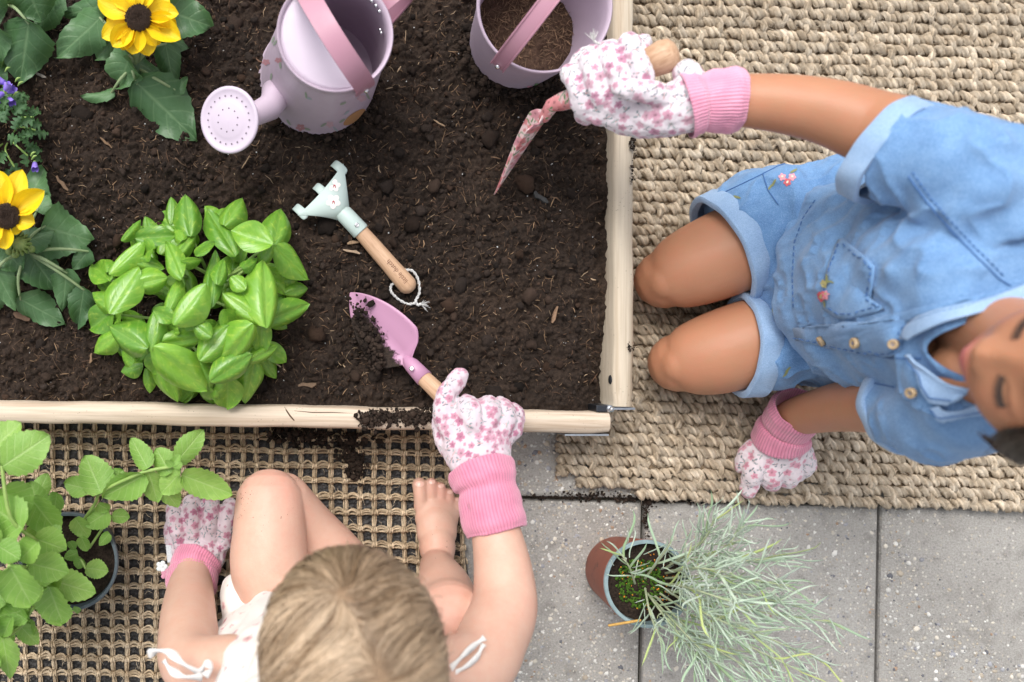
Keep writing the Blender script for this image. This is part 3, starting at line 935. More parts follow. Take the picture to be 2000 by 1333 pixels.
for i, (bx, by, tx, ty, w) in enumerate(BL):
    b0 = (bx / 2.72, 330 + by / 2.72); t0 = (tx / 2.72, 330 + ty / 2.72); w = w / 2.72
    mid = ((b0[0] + t0[0]) / 2, (b0[1] + t0[1]) / 2)
    r = math.hypot((mid[0] - bc[0]) / 220, (mid[1] - bc[1]) / 210)
    zc = 0.128 + 0.075 * max(0, 1 - r * r) + rb.uniform(-0.01, 0.014) + (0.02 if w > 60 else 0)
    rt = math.hypot((t0[0] - bc[0]) / 220, (t0[1] - bc[1]) / 210); rbb = math.hypot((b0[0] - bc[0]) / 220, (b0[1] - bc[1]) / 210)
    zt = zc - 0.012 * (1 if rt > rbb else -0.4) ; zb = zc + 0.004
    p0 = P(*b0, zb); p1 = P(*t0, zt)
    out = Vector((mid[0] - bc[0], -(mid[1] - bc[1]), 0)) / 220
    nr = Vector((out.x * 0.45 + rb.uniform(-0.25, 0.25), out.y * 0.45 + rb.uniform(-0.25, 0.25), 1)).normalized()
    place_leaf('leaf', BAS[i % 4], basil, p0 - (p1 - p0) * 0.10, p1 + (p1 - p0) * 0.06, w * S(zc) * 1.05, nr)
    tips.append(p0)
# shaded lower leaves
for i in range(110):
    a = rb.uniform(0, 6.283); r = math.sqrt(rb.uniform(0.0, 0.75))
    c = (bc[0] + 200 * r * math.cos(a), bc[1] + 190 * r * math.sin(a)); z = 0.105 + 0.04 * (1 - r * r) * rb.uniform(0.4, 1)
    if c[1] > 760 and (c[0] < 300 or c[0] > 470): continue
    a2 = a + rb.uniform(-1.2, 1.2); L = rb.uniform(38, 62)
    p0 = P(c[0], c[1], z); p1 = P(c[0] + L * math.cos(a2), c[1] + L * math.sin(a2), z - 0.006)
    place_leaf('leaf', BAS[i % 4], basil, p0, p1, rb.uniform(30, 46) * S(z), (rb.uniform(-.4, .4), rb.uniform(-.4, .4), 1))
for i in range(0, len(tips), 3):
    t = tips[i]; b = P(bc[0] + rb.uniform(-70, 70), bc[1] + rb.uniform(-60, 60), SOIL_Z - 0.01)
    stem('stem', basil, M_STEM, [b, b.lerp(t, 0.5) + Vector((0, 0, 0.012)), t + Vector((0, 0, -0.003))], [0.0022, 0.0019, 0.0014])

# ------------------------------------------------------------------ sunflowers
sun_prof = lambda t: 0.5 * min(1.0, (t / 0.26) ** 0.6) * (1 - max(0, (t - 0.26) / 0.74) ** 1.7) ** 0.85 if 0 < t < 1 else 0.0
M_SLEAF = leaf_mat('sunflower_leaf', c3(0.08, 0.175, 0.062), c3(0.042, 0.105, 0.042), c3(0.13, 0.25, 0.11), c3(0.22, 0.34, 0.17), 0.42, 5, 0.10, 0.15, spots=c3(0.04, 0.022, 0.014), veinamt=0.4)
SLF = [leaf_mesh('sunflower_leaf', sun_prof, 18, 10, cup=cu, bend=b, quilt=0.036, nq=6, serr=0.035, wave=w * 1.6, seed=s, fold=f) for (cu, b, w, s, f) in ((-0.15, 0.15, 0.10, 1, 0.12), (-0.25, 0.22, 0.08, 2, 0.18), (0.06, 0.1, 0.13, 3, 0.1))]
for m_ in SLF: m_.materials.append(M_SLEAF)
def make_petal():
    n = N('sunflower_petal'); uv = n.node('UVMap').outputs[0]
    sx = n.node('SeparateXYZ', {'Vector': uv})
    st = n.noise(n.node('Mapping', {'Vector': uv, 'Scale': (14, 1.2, 1)}).outputs[0], 1.5, 3)
    oi = n.node('ObjectInfo').outputs['Random']
    col = n.mix(n.ramp(st, [(0.35, g(0)), (0.65, g(1))]), c3(0.86, 0.56, 0.004), c3(0.92, 0.70, 0.010))
    col = n.mix(n.math('MULTIPLY', oi, 0.4), col, c3(0.95, 0.80, 0.03))
    col = n.mix(n.math('MULTIPLY', n.math('SUBTRACT', 1.0, n.math('MULTIPLY', sx.outputs[1], 4.0), clamp=True), 0.6), col, c3(0.6, 0.28, 0.003))
    n.done(col, 0.5, n.bump(st, 0.4, 0.002))
    tr = n.node('BsdfTranslucent', {'Color': c3(0.9, 0.6, 0.01)})
    mx = n.node('MixShader', {0: 0.25, 1: n.b.outputs[0], 2: tr.outputs[0]}); n.t.links.new(mx.outputs[0], n.out.inputs['Surface'])
    return n.m
M_PETAL = make_petal()
pet_prof = lambda t: 0.5 * (min(1, 0.45 + t * 1.6)) * (1 - max(0, (t - 0.45) / 0.55) ** 2.0) ** 0.7 if t < 1 else 0.0
PET = [leaf_mesh('petal', pet_prof, 12, 6, cup=cu, bend=b, quilt=0.0, wave=w, seed=s, fold=f) for (cu, b, w, s, f) in ((0.30, 0.05, 0.04, 1, 0.05), (0.15, 0.16, 0.05, 2, 0.12), (0.4, -0.06, 0.03, 3, 0.0))]
for m_ in PET: m_.materials.append(M_PETAL)
M_DISC = simple('flower_disc', c3(0.02, 0.011, 0.007), c3(0.055, 0.026, 0.012), 700, 0.8, 1.0, 900, 0.002)
M_SSTEM = simple('sunflower_stem', c3(0.19, 0.27, 0.12), c3(0.27, 0.34, 0.18), 80, 0.6)
def flower_head(parent, c, r, tips, z, seed=0):
    cc = P(c[0], c[1], z); rf = random.Random(seed)
    mb = MB(); R_ = r * S(z)
    # seed disc: rings of small florets on a shallow dome
    mb.lathe([(0.0001, -0.004), (R_ * 0.9, -0.003), (R_, 0.001), (R_ * 0.9, 0.0045), (R_ * 0.5, 0.0058), (R_ * 0.25, 0.0045), (0.0001, 0.004)], 28, Matrix.Translation(cc))
    d = mb.build('flower_disc', M_DISC, parent, fix=True)
    mb = MB()
    for k in range(150):
        rad = R_ * math.sqrt((k + 0.5) / 150); a = k * 2.39996
        hh = 0.0045 + 0.0012 * math.sin(3.1 * rad / R_)
        q = cc + Vector((rad * math.cos(a), rad * math.sin(a), hh - (0.002 if rad > 0.9 * R_ else 0)))
        mb.tube([q - Vector((0, 0, 0.002)), q + Vector((rf.uniform(-.0006, .0006), rf.uniform(-.0006, .0006), 0.0016))], [0.0008, 0.00045], 5)
    mb.build('florets', M_DISC, d)
    for k, (tx, ty, w, zt) in enumerate(tips):
        v = Vector((tx - c[0], ty - c[1])); v = v.normalized()
        b = (c[0] + v.x * r * 0.8, c[1] + v.y * r * 0.8)
        p0 = P(b[0], b[1], z - 0.001 - 0.0012 * (k % 2)); p1 = P(tx, ty, z + zt)
        place_leaf('petal', PET[k % 3], parent, p0, p1, w * S(z) * 1.22, (rf.uniform(-.25, .25), rf.uniform(-.25, .25), 1))
    # green bracts under the head
    mb = MB()
    mb.lathe([(0.0001, -0.012), (R_ * 0.5, -0.010), (R_ * 0.95, -0.004), (0.0001, -0.003)], 20, Matrix.Translation(cc)); mb.build('flower_base', M_SSTEM, parent, fix=True)
    return cc
def plant_leaves(parent, data, z0, meshes, seed=0, name='leaf', stemto=None, wmul=1.2):
    r = random.Random(seed)
    for i, t in enumerate(data):
        (bx, by, tx, ty, w) = t[:5]; zb = t[5] if len(t) > 5 else z0; zt = t[6] if len(t) > 6 else zb - 0.012
        p0 = P(bx, by, zb); p1 = P(tx, ty, zt)
        place_leaf(name, meshes[i % len(meshes)], parent, p0, p1, w * S(zb) * wmul, (r.uniform(-.3, .3), r.uniform(-.3, .3), 1))
        if stemto is not None:
            d = (p1 - p0).normalized()
            stem('leaf_stalk', parent, M_SSTEM, [stemto, stemto.lerp(p0, 0.55) + Vector((0, 0, 0.012)), p0 + d * 0.004 + Vector((0, 0, -0.0015))], [0.0022, 0.0019, 0.0014])
sfA = thing('sunflower_plant', 'yellow sunflower beside the watering can, soil on its leaves', 'flower', P(262, 140, SOIL_Z), 'sunflowers in the bed')
cA = flower_head(sfA, (271, 36), 27, [(190, -2, 42, .004), (197, 72, 36, -.004), (220, 92, 34, -.006), (258, 107, 40, -.008), (292, 110, 38, -.01), (354, 78, 40, -.004), (349, 26, 40, .0), (330, -6, 40, .002), (298, -36, 36, .004), (258, -44, 36, .004), (222, -34, 36, .004), (238, 98, 30, -.012), (312, 88, 30, -.012), (205, 40, 34, -.008), (345, 52, 30, -.01)], 0.185, 1)
bA = P(262, 150, SOIL_Z - 0.01)
stem('main_stem', sfA, M_SSTEM, [bA, P(264, 120, 0.135), cA + Vector((0, 0, -0.008))], [0.004, 0.0036, 0.004])
plant_leaves(sfA, [(200, 30, 104, 113, 74, .15, .125), (205, 8, 112, 30, 52, .14, .118), (252, 106, 228, 172, 72, .15, .118), (256, 112, 318, 148, 54, .14, .115), (322, 78, 345, 184, 44, .135, .112), (322, 18, 416, 52, 80, .15, .13), (262, 158, 383, 278, 100, .128, .110), (224, 180, 155, 185, 26, .113, .108), (342, 184, 366, 150, 22, .112, .114), (236, 60, 185, 118, 60, .135, .115), (300, 60, 372, 92, 56, .13, .115)], .14, SLF, 4, stemto=P(263, 130, 0.125))
sfB = thing('sunflower_plant', 'yellow sunflower with green bud at the left edge beside the basil', 'flower', P(60, 500, SOIL_Z), 'sunflowers in the bed')
cB = flower_head(sfB, (14, 423), 26, [(-2, 333, 36, .0), (42, 331, 40, .004), (88, 372, 38, .004), (68, 436, 36, -.002), (44, 452, 30, -.008), (12, 488, 38, -.006), (-28, 478, 36, 0), (-60, 440, 36, 0), (-62, 398, 36, 0), (-42, 356, 36, 0), (22, 345, 30, -.006), (72, 398, 30, -.008)], 0.20, 2)
stem('main_stem', sfB, M_SSTEM, [P(55, 500, SOIL_Z - 0.01), P(40, 478, 0.15), cB + Vector((0, 0, -0.008))], [0.004, 0.0036, 0.004])
plant_leaves(sfB, [(80, 440, 184, 468, 96, .145, .118), (44, 472, 106, 448, 46, .155, .15), (52, 488, 112, 568, 78, .14, .118), (33, 582, 128, 637, 58, .125, .108), (130, 526, 122, 612, 48, .138, .12), (164, 560, 152, 642, 48, .125, .106), (176, 486, 140, 528, 36, .13, .125), (-12, 525, 30, 610, 50, .15, .13), (52, 398, 84, 326, 66, .13, .115), (70, 415, 92, 376, 44, .14, .13), (-20, 560, -40, 640, 60, .13, .11), (0, 480, 45, 530, 60, .15, .14)], .14, SLF, 5, stemto=P(52, 492, 0.13))
# closed bud
mb = MB(); bd = P(40, 477, .175)
mb.ellipsoid(bd, (0.009, 0.009, 0.008))
for k in range(14):
    a = k * 0.4488; 
    mb.tube([bd + Vector((0.007 * math.cos(a), 0.007 * math.sin(a), -0.003)), bd + Vector((0.0115 * math.cos(a), 0.0115 * math.sin(a), 0.002)), bd + Vector((0.008 * math.cos(a), 0.008 * math.sin(a), 0.009))], [0.0022, 0.002, 0.0005], 5)
mb.build('bud', simple('bud_green', c3(0.14, 0.22, 0.06), c3(0.25, 0.31, 0.1), 200, 0.6), sfB)
for (x, y) in ((30, 498), (62, 487), (18, 492)):
    mb = MB(); mb.ellipsoid(P(x, y, .16), (.004, .004, .006)); mb.build('bud', bpy.data.materials['bud_green'], sfB)
sfC = thing('leafy_plant', 'large dark serrated leaves cut by the upper left corner', 'plant', P(20, 20, SOIL_Z))
plant_leaves(sfC, [(56, 38, 34, 168, 92, .15, .115), (50, -30, 78, 46, 92, .16, .14), (-14, 40, 4, 132, 48, .15, .12), (-30, -20, -10, 60, 60, .16, .14), (110, -25, 62, 60, 60, .135, .12), (-20, 130, 12, 165, 46, .125, .112)], .14, SLF, 6, stemto=P(15, 10, 0.12))

# ------------------------------------------------------------------ bellflower at the left edge
def lobed(t): return 0.5 * (0.25 + 0.75 * abs(math.sin(3.6 * math.pi * (0.08 + 0.88 * t)))) * math.sin(math.pi * min(1, t * 0.96 + 0.02)) ** 0.5 if 0 < t < 1 else 0.0
M_BELLL = leaf_mat('bellflower_leaf', c3(0.055, 0.135, 0.05), c3(0.028, 0.085, 0.035), c3(0.085, 0.18, 0.06), c3(0.14, 0.25, 0.1), 0.5, 4, 0.12, 0.2, veinamt=0.3)
BLF = [leaf_mesh('bellflower_leaf', lobed, 22, 6, cup=cu, bend=0.12, wave=0.08, seed=s) for cu, s in ((0.3, 1), (-0.2, 2))]
for m_ in BLF: m_.materials.append(M_BELLL)
bell = thing('bellflower_plant', 'small purple bellflowers with jagged leaves at the left edge', 'plant', P(15, 250, SOIL_Z))
rl = random.Random(8)
for i in range(62):
    a = rl.uniform(0, 6.283); r = math.sqrt(rl.uniform(0, 1)); x = 6 + 62 * r * math.cos(a); y = 258 + 74 * r * math.sin(a)
    z = 0.108 + 0.045 * (1 - r * r) + rl.uniform(0, 0.012); a2 = a + rl.uniform(-0.9, 0.9); L = rl.uniform(20, 36)
    p0 = P(x, y, z); p1 = P(x + L * math.cos(a2), y + L * math.sin(a2), z - 0.004)
    place_leaf('leaf', BLF[i % 2], bell, p0, p1, rl.uniform(16, 28) * S(z), (rl.uniform(-.5, .5), rl.uniform(-.5, .5), 1))
M_LSTEM = simple('light_stem', c3(0.2, 0.33, 0.07), c3(0.3, 0.42, 0.12), 90, 0.5)
for i in range(12):
    a = rl.uniform(0, 6.283); b = P(8 + 20 * math.cos(a), 258 + 24 * math.sin(a), SOIL_Z)
    e = P(8 + 60 * math.cos(a), 255 + 74 * math.sin(a), 0.135); stem('stem', bell, M_LSTEM, [b, b.lerp(e, .5) + Vector((0, 0, .02)), e], 0.0011, 6)
M_BELL = simple('bell_petal', c3(0.23, 0.14, 0.62), c3(0.34, 0.24, 0.74), 200, 0.5)
for (x, y, z, ax) in ((4, 160, .15, (-1, .4)), (12, 172, .15, (.6, .9)), (20, 196, .14, (.6, -.8)), (68, 323, .125, (.2, -1)), (-4, 196, .145, (0, -1)), (2, 185, .15, (-.6, -.4)), (20, 178, .14, (1, .2))):
    c = P(x, y, z); d = Vector((ax[0], ax[1], 0.5)).normalized(); Mx = Matrix.Translation(c) @ d.to_track_quat('Z', 'Y').to_matrix().to_4x4()
    mb = MB(); n_ = 20; rings = []
    for (r, h) in ((0.0008, -0.004), (0.0026, -0.003), (0.0034, 0.001), (0.0045, 0.005)):
        rings.append([Mx @ Vector((r * math.cos(2 * math.pi * k / n_), r * math.sin(2 * math.pi * k / n_), h + (0.0022 * abs(math.cos(2.5 * 2 * math.pi * k / n_)) if h > 0.004 else 0))) for k in range(n_)])
    mb.rings(rings, close_ends=False); o = mb.build('bell', M_BELL, bell)
    mb = MB(); mb.ellipsoid(Mx @ Vector((0, 0, -0.0045)), .002, nu=8, nv=6); mb.build('calyx', M_LSTEM, o)
for (x, y) in ((30, 160), (35, 168), (26, 188), (10, 140), (60, 305), (62, 312)):
    c = P(x, y, 0.14); stem('bud', bell, M_LSTEM, [c, c + Vector((.003, .003, .002)), c + Vector((.006, .004, .002))], [.0006, .0014, .0005], 6)

# ------------------------------------------------------------------ mint in a nursery pot
mint_prof = lambda t: 0.5 * (math.sin(math.pi * min(1, t) ** 0.80)) ** 0.62 if 0 < t < 1 else (0.0 if t >= 1 else 0.02)
M_MINT = leaf_mat('mint_leaf', c3(0.25, 0.455, 0.085), c3(0.15, 0.33, 0.05), c3(0.36, 0.56, 0.13), c3(0.48, 0.64, 0.26), 0.48, 6, 0.12, 0.32, veinamt=0.45)
MNT = [leaf_mesh('mint_leaf', mint_prof, 18, 8, cup=cu, dome=d, bend=b, quilt=0.022, nq=6, serr=0.05, wave=w * 1.4, seed=s, fold=0.12) for (cu, d, b, w, s) in ((0.0, 0.12, 0.1, 0.05, 1), (0.12, 0.0, 0.16, 0.06, 2), (0.0, 0.3, 0.08, 0.03, 3))]
for m_ in MNT: m_.materials.append(M_MINT)
mint = thing('mint_plant', 'fresh green mint with crinkled leaves rising beside the seated child', 'plant', P(135, 1100, 0.06))
MD = [(4,912,97,850,84,.26,.25),(-25,885,38,822,76,.24,.23),
(288,916,254,856,46,.185,.18),(344,905,400,840,50,.19,.18),(354,928,456,968,58,.185,.17),(318,955,346,995,46,.17,.155),(290,922,308,984,46,.18,.165),(284,928,198,978,60,.18,.165),(332,926,303,876,56,.185,.18),(350,925,312,965,52,.188,.175),(336,908,352,888,18,.196,.2),(338,912,356,906,18,.197,.2),(336,912,324,900,16,.197,.2),(340,916,350,930,18,.196,.195),
(197,964,164,890,74,.165,.16),(198,960,242,918,52,.16,.15),(175,956,122,944,44,.15,.14),(212,998,165,1028,48,.13,.125),(218,1008,254,1012,32,.125,.12),(146,1012,172,1052,40,.125,.12),(214,1042,192,1066,22,.118,.114),(167,1110,212,1118,42,.125,.12),(158,1048,170,1078,26,.12,.118),(152,1080,124,1090,24,.12,.118),(158,1090,150,1112,26,.122,.118),(190,985,214,1000,30,.14,.13),(135,1058,145,1076,22,.12,.118),(150,1185,150,1200,16,.115,.11),
(58,972,112,1048,74,.20,.185),(0,955,56,1010,82,.24,.22),(45,1035,-30,985,96,.25,.24),(74,1058,32,1098,54,.26,.25),(64,1052,130,1078,66,.22,.2),(58,1102,134,1124,70,.24,.22),(18,1106,58,1192,90,.27,.25),(-6,1066,38,1094,54,.27,.27),(98,1132,188,1160,62,.18,.165),(94,1146,118,1228,80,.2,.18),(54,1192,-6,1206,54,.2,.19),(38,1222,74,1262,40,.17,.155),(60,1210,40,1255,36,.17,.15),(4,1245,16,1330,50,.2,.18),(-20,1200,-60,1260,70,.22,.2),(-10,1120,-60,1160,90,.26,.25),(-10,1020,-70,1050,90,.26,.25),(75,1000,60,940,50,.19,.19),(86,1120,60,1150,50,.19,.17),(100,1060,85,1010,50,.19,.18),(90,1180,50,1160,46,.18,.17),(-5,1280,-40,1330,60,.2,.19)]
rmm = random.Random(12)
for _ in range(40):
    x = rmm.uniform(-40, 120); y = rmm.uniform(960, 1240); z = rmm.uniform(.13, .22); a = rmm.uniform(0, 6.283); L = rmm.uniform(45, 70)
    MD.append((x, y, x + L * math.cos(a), y + L * math.sin(a), L * rmm.uniform(.62, .8), z, z - .01))
plant_leaves(mint, MD, .2, MNT, 9, wmul=1.0)
def mstem(pts, r=0.0016): stem('stem', mint, M_LSTEM, [P(*p) for p in pts], r, 7)
mstem([(150, 1035, .1), (185, 985, .135), (197, 962, .16), (250, 935, .178), (290, 920, .182), (345, 910, .19)], 0.0019)
mstem([(175, 1070, .1), (205, 1025, .115), (216, 1008, .122)])
mstem([(120, 1090, .1), (90, 1070, .17), (62, 1050, .23), (20, 1010, .25), (4, 912, .258)], 0.0021)
mstem([(120, 1110, .1), (85, 1130, .17), (55, 1110, .23), (18, 1106, .268)], 0.0021)
mstem([(110, 1130, .1), (80, 1170, .16), (60, 1195, .19), (40, 1225, .17), (5, 1250, .195)], 0.0019)
mstem([(140, 1090, .1), (155, 1090, .118), (167, 1110, .124)])
M_POTB = simple('blue_grey_plastic', c3(0.05, 0.07, 0.085), c3(0.09, 0.115, 0.13), 60, 0.5)
def plant_pot(t, c, z0, z1, r0, r1, m, mrim, wall=0.0022, soilz=0.012, M0=None, rim_h=0.006, seed=1):
    M0 = M0 or Matrix.Translation((c[0], c[1], z0)); h = z1 - z0
    mb = MB(); rw = r1 - wall
    mb.lathe([(0.0001, 0.0), (r0 * 0.96, 0.0), (r0, 0.003), (r1 * 0.985, h - rim_h * 2), (r1 * 1.03, h - rim_h * 2), (r1 * 1.03, h - 0.001), (r1 * 1.01, h), (rw, h), (rw * 0.96, h - 0.03), (r0 * 0.9, 0.004), (0.0001, 0.004)], 56, M0)
    o = mb.build('pot', m, t, fix=True); o.modifiers.new('es', 'EDGE_SPLIT').split_angle = math.radians(40)
    # soil dome
    n_ = 40; rg = []
    rs_ = rw * 0.975
    vs = []; fs = []
    for i in range(n_ + 1):
        rad = rs_ * i / n_
        for k in range(64):
            a = 2 * math.pi * k / 64; x = rad * math.cos(a); y = rad * math.sin(a)
            zz = h - soilz + 0.004 * (1 - (i / n_) ** 2) + 0.0022 * noise.noise((x * 120, y * 120, seed)) + 0.0016 * noise.noise((x * 300, y * 300, seed + 4))
            vs.append(M0 @ Vector((x, y, zz)))
    for i in range(n_):
        for k in range(64):
            k2 = (k + 1) % 64; fs.append((i * 64 + k, i * 64 + k2, (i + 1) * 64 + k2, (i + 1) * 64 + k))
    mb = MB(); mb.add(vs, fs); so = mb.build('pot_soil', M_SOIL, t)
    return o, so
mint_pot = thing('plant_pot', 'dark nursery pot half hidden by the mint leaves', 'pot', P(128, 1090, 0))
pc = P(134, 1098, .105)
plant_pot(mint_pot, (pc.x, pc.y), 0.016, .105, 0.040, 94 * S(.105), M_POTB, None, seed=3, rim_h=0.003)

# ------------------------------------------------------------------ curry plant in the red pot
def blade(seed, L=1.0, curl=0.2, nseg=7):
    r = random.Random(seed); vs = []; fs = []; uv = []
    for i in range(nseg + 1):
        t = i / nseg; w = 0.5 * (0.55 + 0.6 * math.sin(math.pi * min(1, t * 0.8 + 0.15))) * (1 - max(0, (t - 0.75) / 0.25) ** 2 * 0.85)
        x0 = curl * math.sin(2.2 * t + r.uniform(-.1, .1)) * t; z = -0.25 * t * t * r.uniform(0.7, 1.2)
        for (u, zz) in ((-1, 0.25), (0, 0), (1, 0.25), (0, -0.35)):
            vs.append((x0 + u * w * 0.046, t, z * 0.6 + zz * 0.03)); uv.append(((u + 1) / 2, t))
    for i in range(nseg):
        for k in range(4):
            k2 = (k + 1) % 4; fs.append((i * 4 + k, i * 4 + k2, i * 4 + 4 + k2, i * 4 + 4 + k))
    me = bpy.data.meshes.new('needle_leaf'); me.from_pydata(vs, [], fs)
    me.polygons.foreach_set('use_smooth', [True] * len(me.polygons)); return me
def make_needle():
    n = N('silver_needle'); oi = n.node('ObjectInfo').outputs['Random']; co = n.coord()
    col = n.ramp(oi, [(0.0, c3(0.24, 0.36, 0.20)), (0.35, c3(0.37, 0.50, 0.35)), (0.7, c3(0.52, 0.62, 0.50)), (0.88, c3(0.33, 0.45, 0.15)), (1.0, c3(0.46, 0.52, 0.2))])
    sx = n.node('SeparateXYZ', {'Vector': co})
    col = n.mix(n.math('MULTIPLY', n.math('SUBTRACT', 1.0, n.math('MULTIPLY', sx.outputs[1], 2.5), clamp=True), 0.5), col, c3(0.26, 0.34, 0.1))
    return n.done(col, 0.75, None, Sheen_Weight=0.4)
NEED = [blade(s, curl=c_) for s, c_ in ((1, .15), (2, -.15), (3, .32), (4, -.3), (5, .05), (6, 0.45))]
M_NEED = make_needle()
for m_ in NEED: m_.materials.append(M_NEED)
curry = thing('curry_plant', 'silvery needle-leaved herb spilling out of the red pot', 'plant', P(1270, 1130, 0.09))
rc = random.Random(21)
ST = [((1300, 1110), (1370, 1060), (1395, 1015), .2), ((1310, 1100), (1400, 1080), (1450, 1030), .22), ((1310, 1115), (1420, 1100), (1520, 1090), .2), ((1300, 1130), (1410, 1125), (1540, 1145), .2), ((1290, 1140), (1400, 1150), (1560, 1185), .2), ((1300, 1150), (1420, 1185), (1620, 1215), .19), ((1300, 1155), (1430, 1215), (1600, 1290), .18), ((1290, 1160), (1400, 1230), (1560, 1310), .18), ((1280, 1165), (1370, 1250), (1500, 1325), .18), ((1270, 1165), (1340, 1240), (1430, 1330), .19), ((1265, 1160), (1310, 1220), (1370, 1290), .17), ((1260, 1130), (1290, 1090), (1310, 1060), .16), ((1240, 1140), (1230, 1110), (1215, 1085), .14), ((1260, 1150), (1270, 1200), (1290, 1250), .15), ((1300, 1120), (1360, 1110), (1430, 1120), .24), ((1300, 1150), (1360, 1190), (1470, 1240), .24), ((1295, 1140), (1350, 1150), (1440, 1180), .26)]
M_CST = simple('curry_stem', c3(0.3, 0.36, 0.2), c3(0.42, 0.45, 0.3), 120, 0.7)
for (b, m_, e, zt) in ST:
    p = [P(b[0], b[1], .10), P(m_[0], m_[1], .10 + (zt - .10) * 0.75), P(e[0], e[1], zt)]
    stem('stem', curry, M_CST, p, [.0014, .0011, .0007], 6)
    nl = 17 if ST.index((b, m_, e, zt)) not in (11, 12, 13) else 8
    for k in range(nl):
        t = 0.12 + 0.9 * k / (nl - 1); t = min(t, 1.0)
        q = p[0] * (1 - t) ** 2 + p[1] * 2 * t * (1 - t) + p[2] * t * t
        # bezier-like point nudged onto the stem
        q2 = p[0].lerp(p[1], min(1, t * 2)) if t < 0.5 else p[1].lerp(p[2], (t - .5) * 2)
        q = q.lerp(q2, 0.6)
        d = ((p[1] - p[0]) * (1 - t) + (p[2] - p[1]) * t).normalized()
        a = k * 2.4 + rc.uniform(-.3, .3)
        o1 = d.orthogonal().normalized(); o2 = d.cross(o1)
        sp = 1.05 - 0.45 * t + rc.uniform(-.25, .25)
        dr = (d + (o1 * math.cos(a) + o2 * math.sin(a)) * sp).normalized()
        L = rc.uniform(0.026, 0.056) * (0.8 if t > 0.9 else 1)
        place_leaf('leaf', NEED[rc.randrange(6)], curry, q, q + dr * L, L * rc.uniform(0.95, 1.25), (rc.uniform(-.5, .5), rc.uniform(-.5, .5), 1), zs=L * 0.9)
# the finer growth between: too many to pick apart
mbx = MB(); base_me = NEED[:]
for (b, m_, e, zt) in ST:
    p = [P(b[0], b[1], .10), P(m_[0], m_[1], .10 + (zt - .10) * 0.75), P(e[0], e[1], zt)]
    for k in range(34 if ST.index((b, m_, e, zt)) not in (11, 12, 13) else 5):
        t = rc.uniform(0.3, 1.0); q2 = p[0].lerp(p[1], min(1, t * 2)) if t < 0.5 else p[1].lerp(p[2], (t - .5) * 2)
        q2 = q2 + Vector((rc.gauss(0, .006), rc.gauss(0, .006), rc.gauss(0, .005)))
        d = ((p[1] - p[0]) * (1 - t) + (p[2] - p[1]) * t).normalized(); o1 = d.orthogonal().normalized(); o2 = d.cross(o1); a = rc.uniform(0, 6.283)
        y = (d + (o1 * math.cos(a) + o2 * math.sin(a)) * rc.uniform(.3, 1.3)).normalized(); L = rc.uniform(.016, .042)
        z = Vector((rc.uniform(-.5, .5), rc.uniform(-.5, .5), 1)); z = (z - y * z.dot(y)).normalized(); x = y.cross(z); mm = NEED[rc.randrange(6)]
        mbx.add([q2 + x * (v.co.x * L) + y * (v.co.y * L) + z * (v.co.z * L) for v in mm.vertices], [tuple(f.vertices) for f in mm.polygons])
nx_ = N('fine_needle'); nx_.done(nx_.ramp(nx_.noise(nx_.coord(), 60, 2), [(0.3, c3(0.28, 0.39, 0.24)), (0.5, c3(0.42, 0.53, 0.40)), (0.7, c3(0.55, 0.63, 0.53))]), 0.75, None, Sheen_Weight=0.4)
tag(mbx.build('fine_leaves', nx_.m, curry), kind='stuff')
red_pot = thing('flower_pot', 'terracotta red pot with blue-grey inner rim on the paving', 'pot', P(1205, 1112, 0))
def make_terra():
    n = N('terracotta_plastic'); co = n.coord()
    st = n.ramp(n.noise(co, 45, 5, 0.75), [(0.56, g(0)), (0.68, g(1))])
    col = n.mix(n.ramp(n.noise(co, 12, 3), [(0.3, g(0)), (0.7, g(1))]), c3(0.27, 0.078, 0.045), c3(0.34, 0.105, 0.062))
    col = n.mix(n.math('MULTIPLY', st, 0.7), col, c3(0.08, 0.035, 0.025))
    return n.done(col, 0.6, n.bump(n.noise(co, 300, 3), 0.2, 0.001))
pa = P(1205, 1112, 0); pb = P(1266, 1141, .108)
zax = (pb - pa).normalized(); 
Mp = Matrix.Translation(pa) @ zax.to_track_quat('Z', 'Y').to_matrix().to_4x4()
hp = (pb - pa).length
mb = MB(); r0, r1 = 64 * S(0), 86 * S(.1)
mb.lathe([(0.0001, 0.002), (r0 * 0.97, 0.002), (r0, 0.006), (r1 * 0.965, hp - 0.012), (r1 * 0.99, hp - 0.004), (r1 * 0.94, hp - 0.004), (r0 * 0.92, 0.006), (0.0001, 0.006)], 64, Mp)
po = mb.build('outer_pot', make_terra(), red_pot, fix=True); po.modifiers.new('es', 'EDGE_SPLIT').split_angle = math.radians(45)
M_POTG = simple('grey_blue_pot', c3(0.26, 0.35, 0.37), c3(0.16, 0.22, 0.23), 70, 0.5)
plant_pot(red_pot, None, 0, hp, r0 * 0.85, r1 * 0.955, M_POTG, None, M0=Mp, soilz=0.014, rim_h=0.002, seed=9, wall=0.0028)
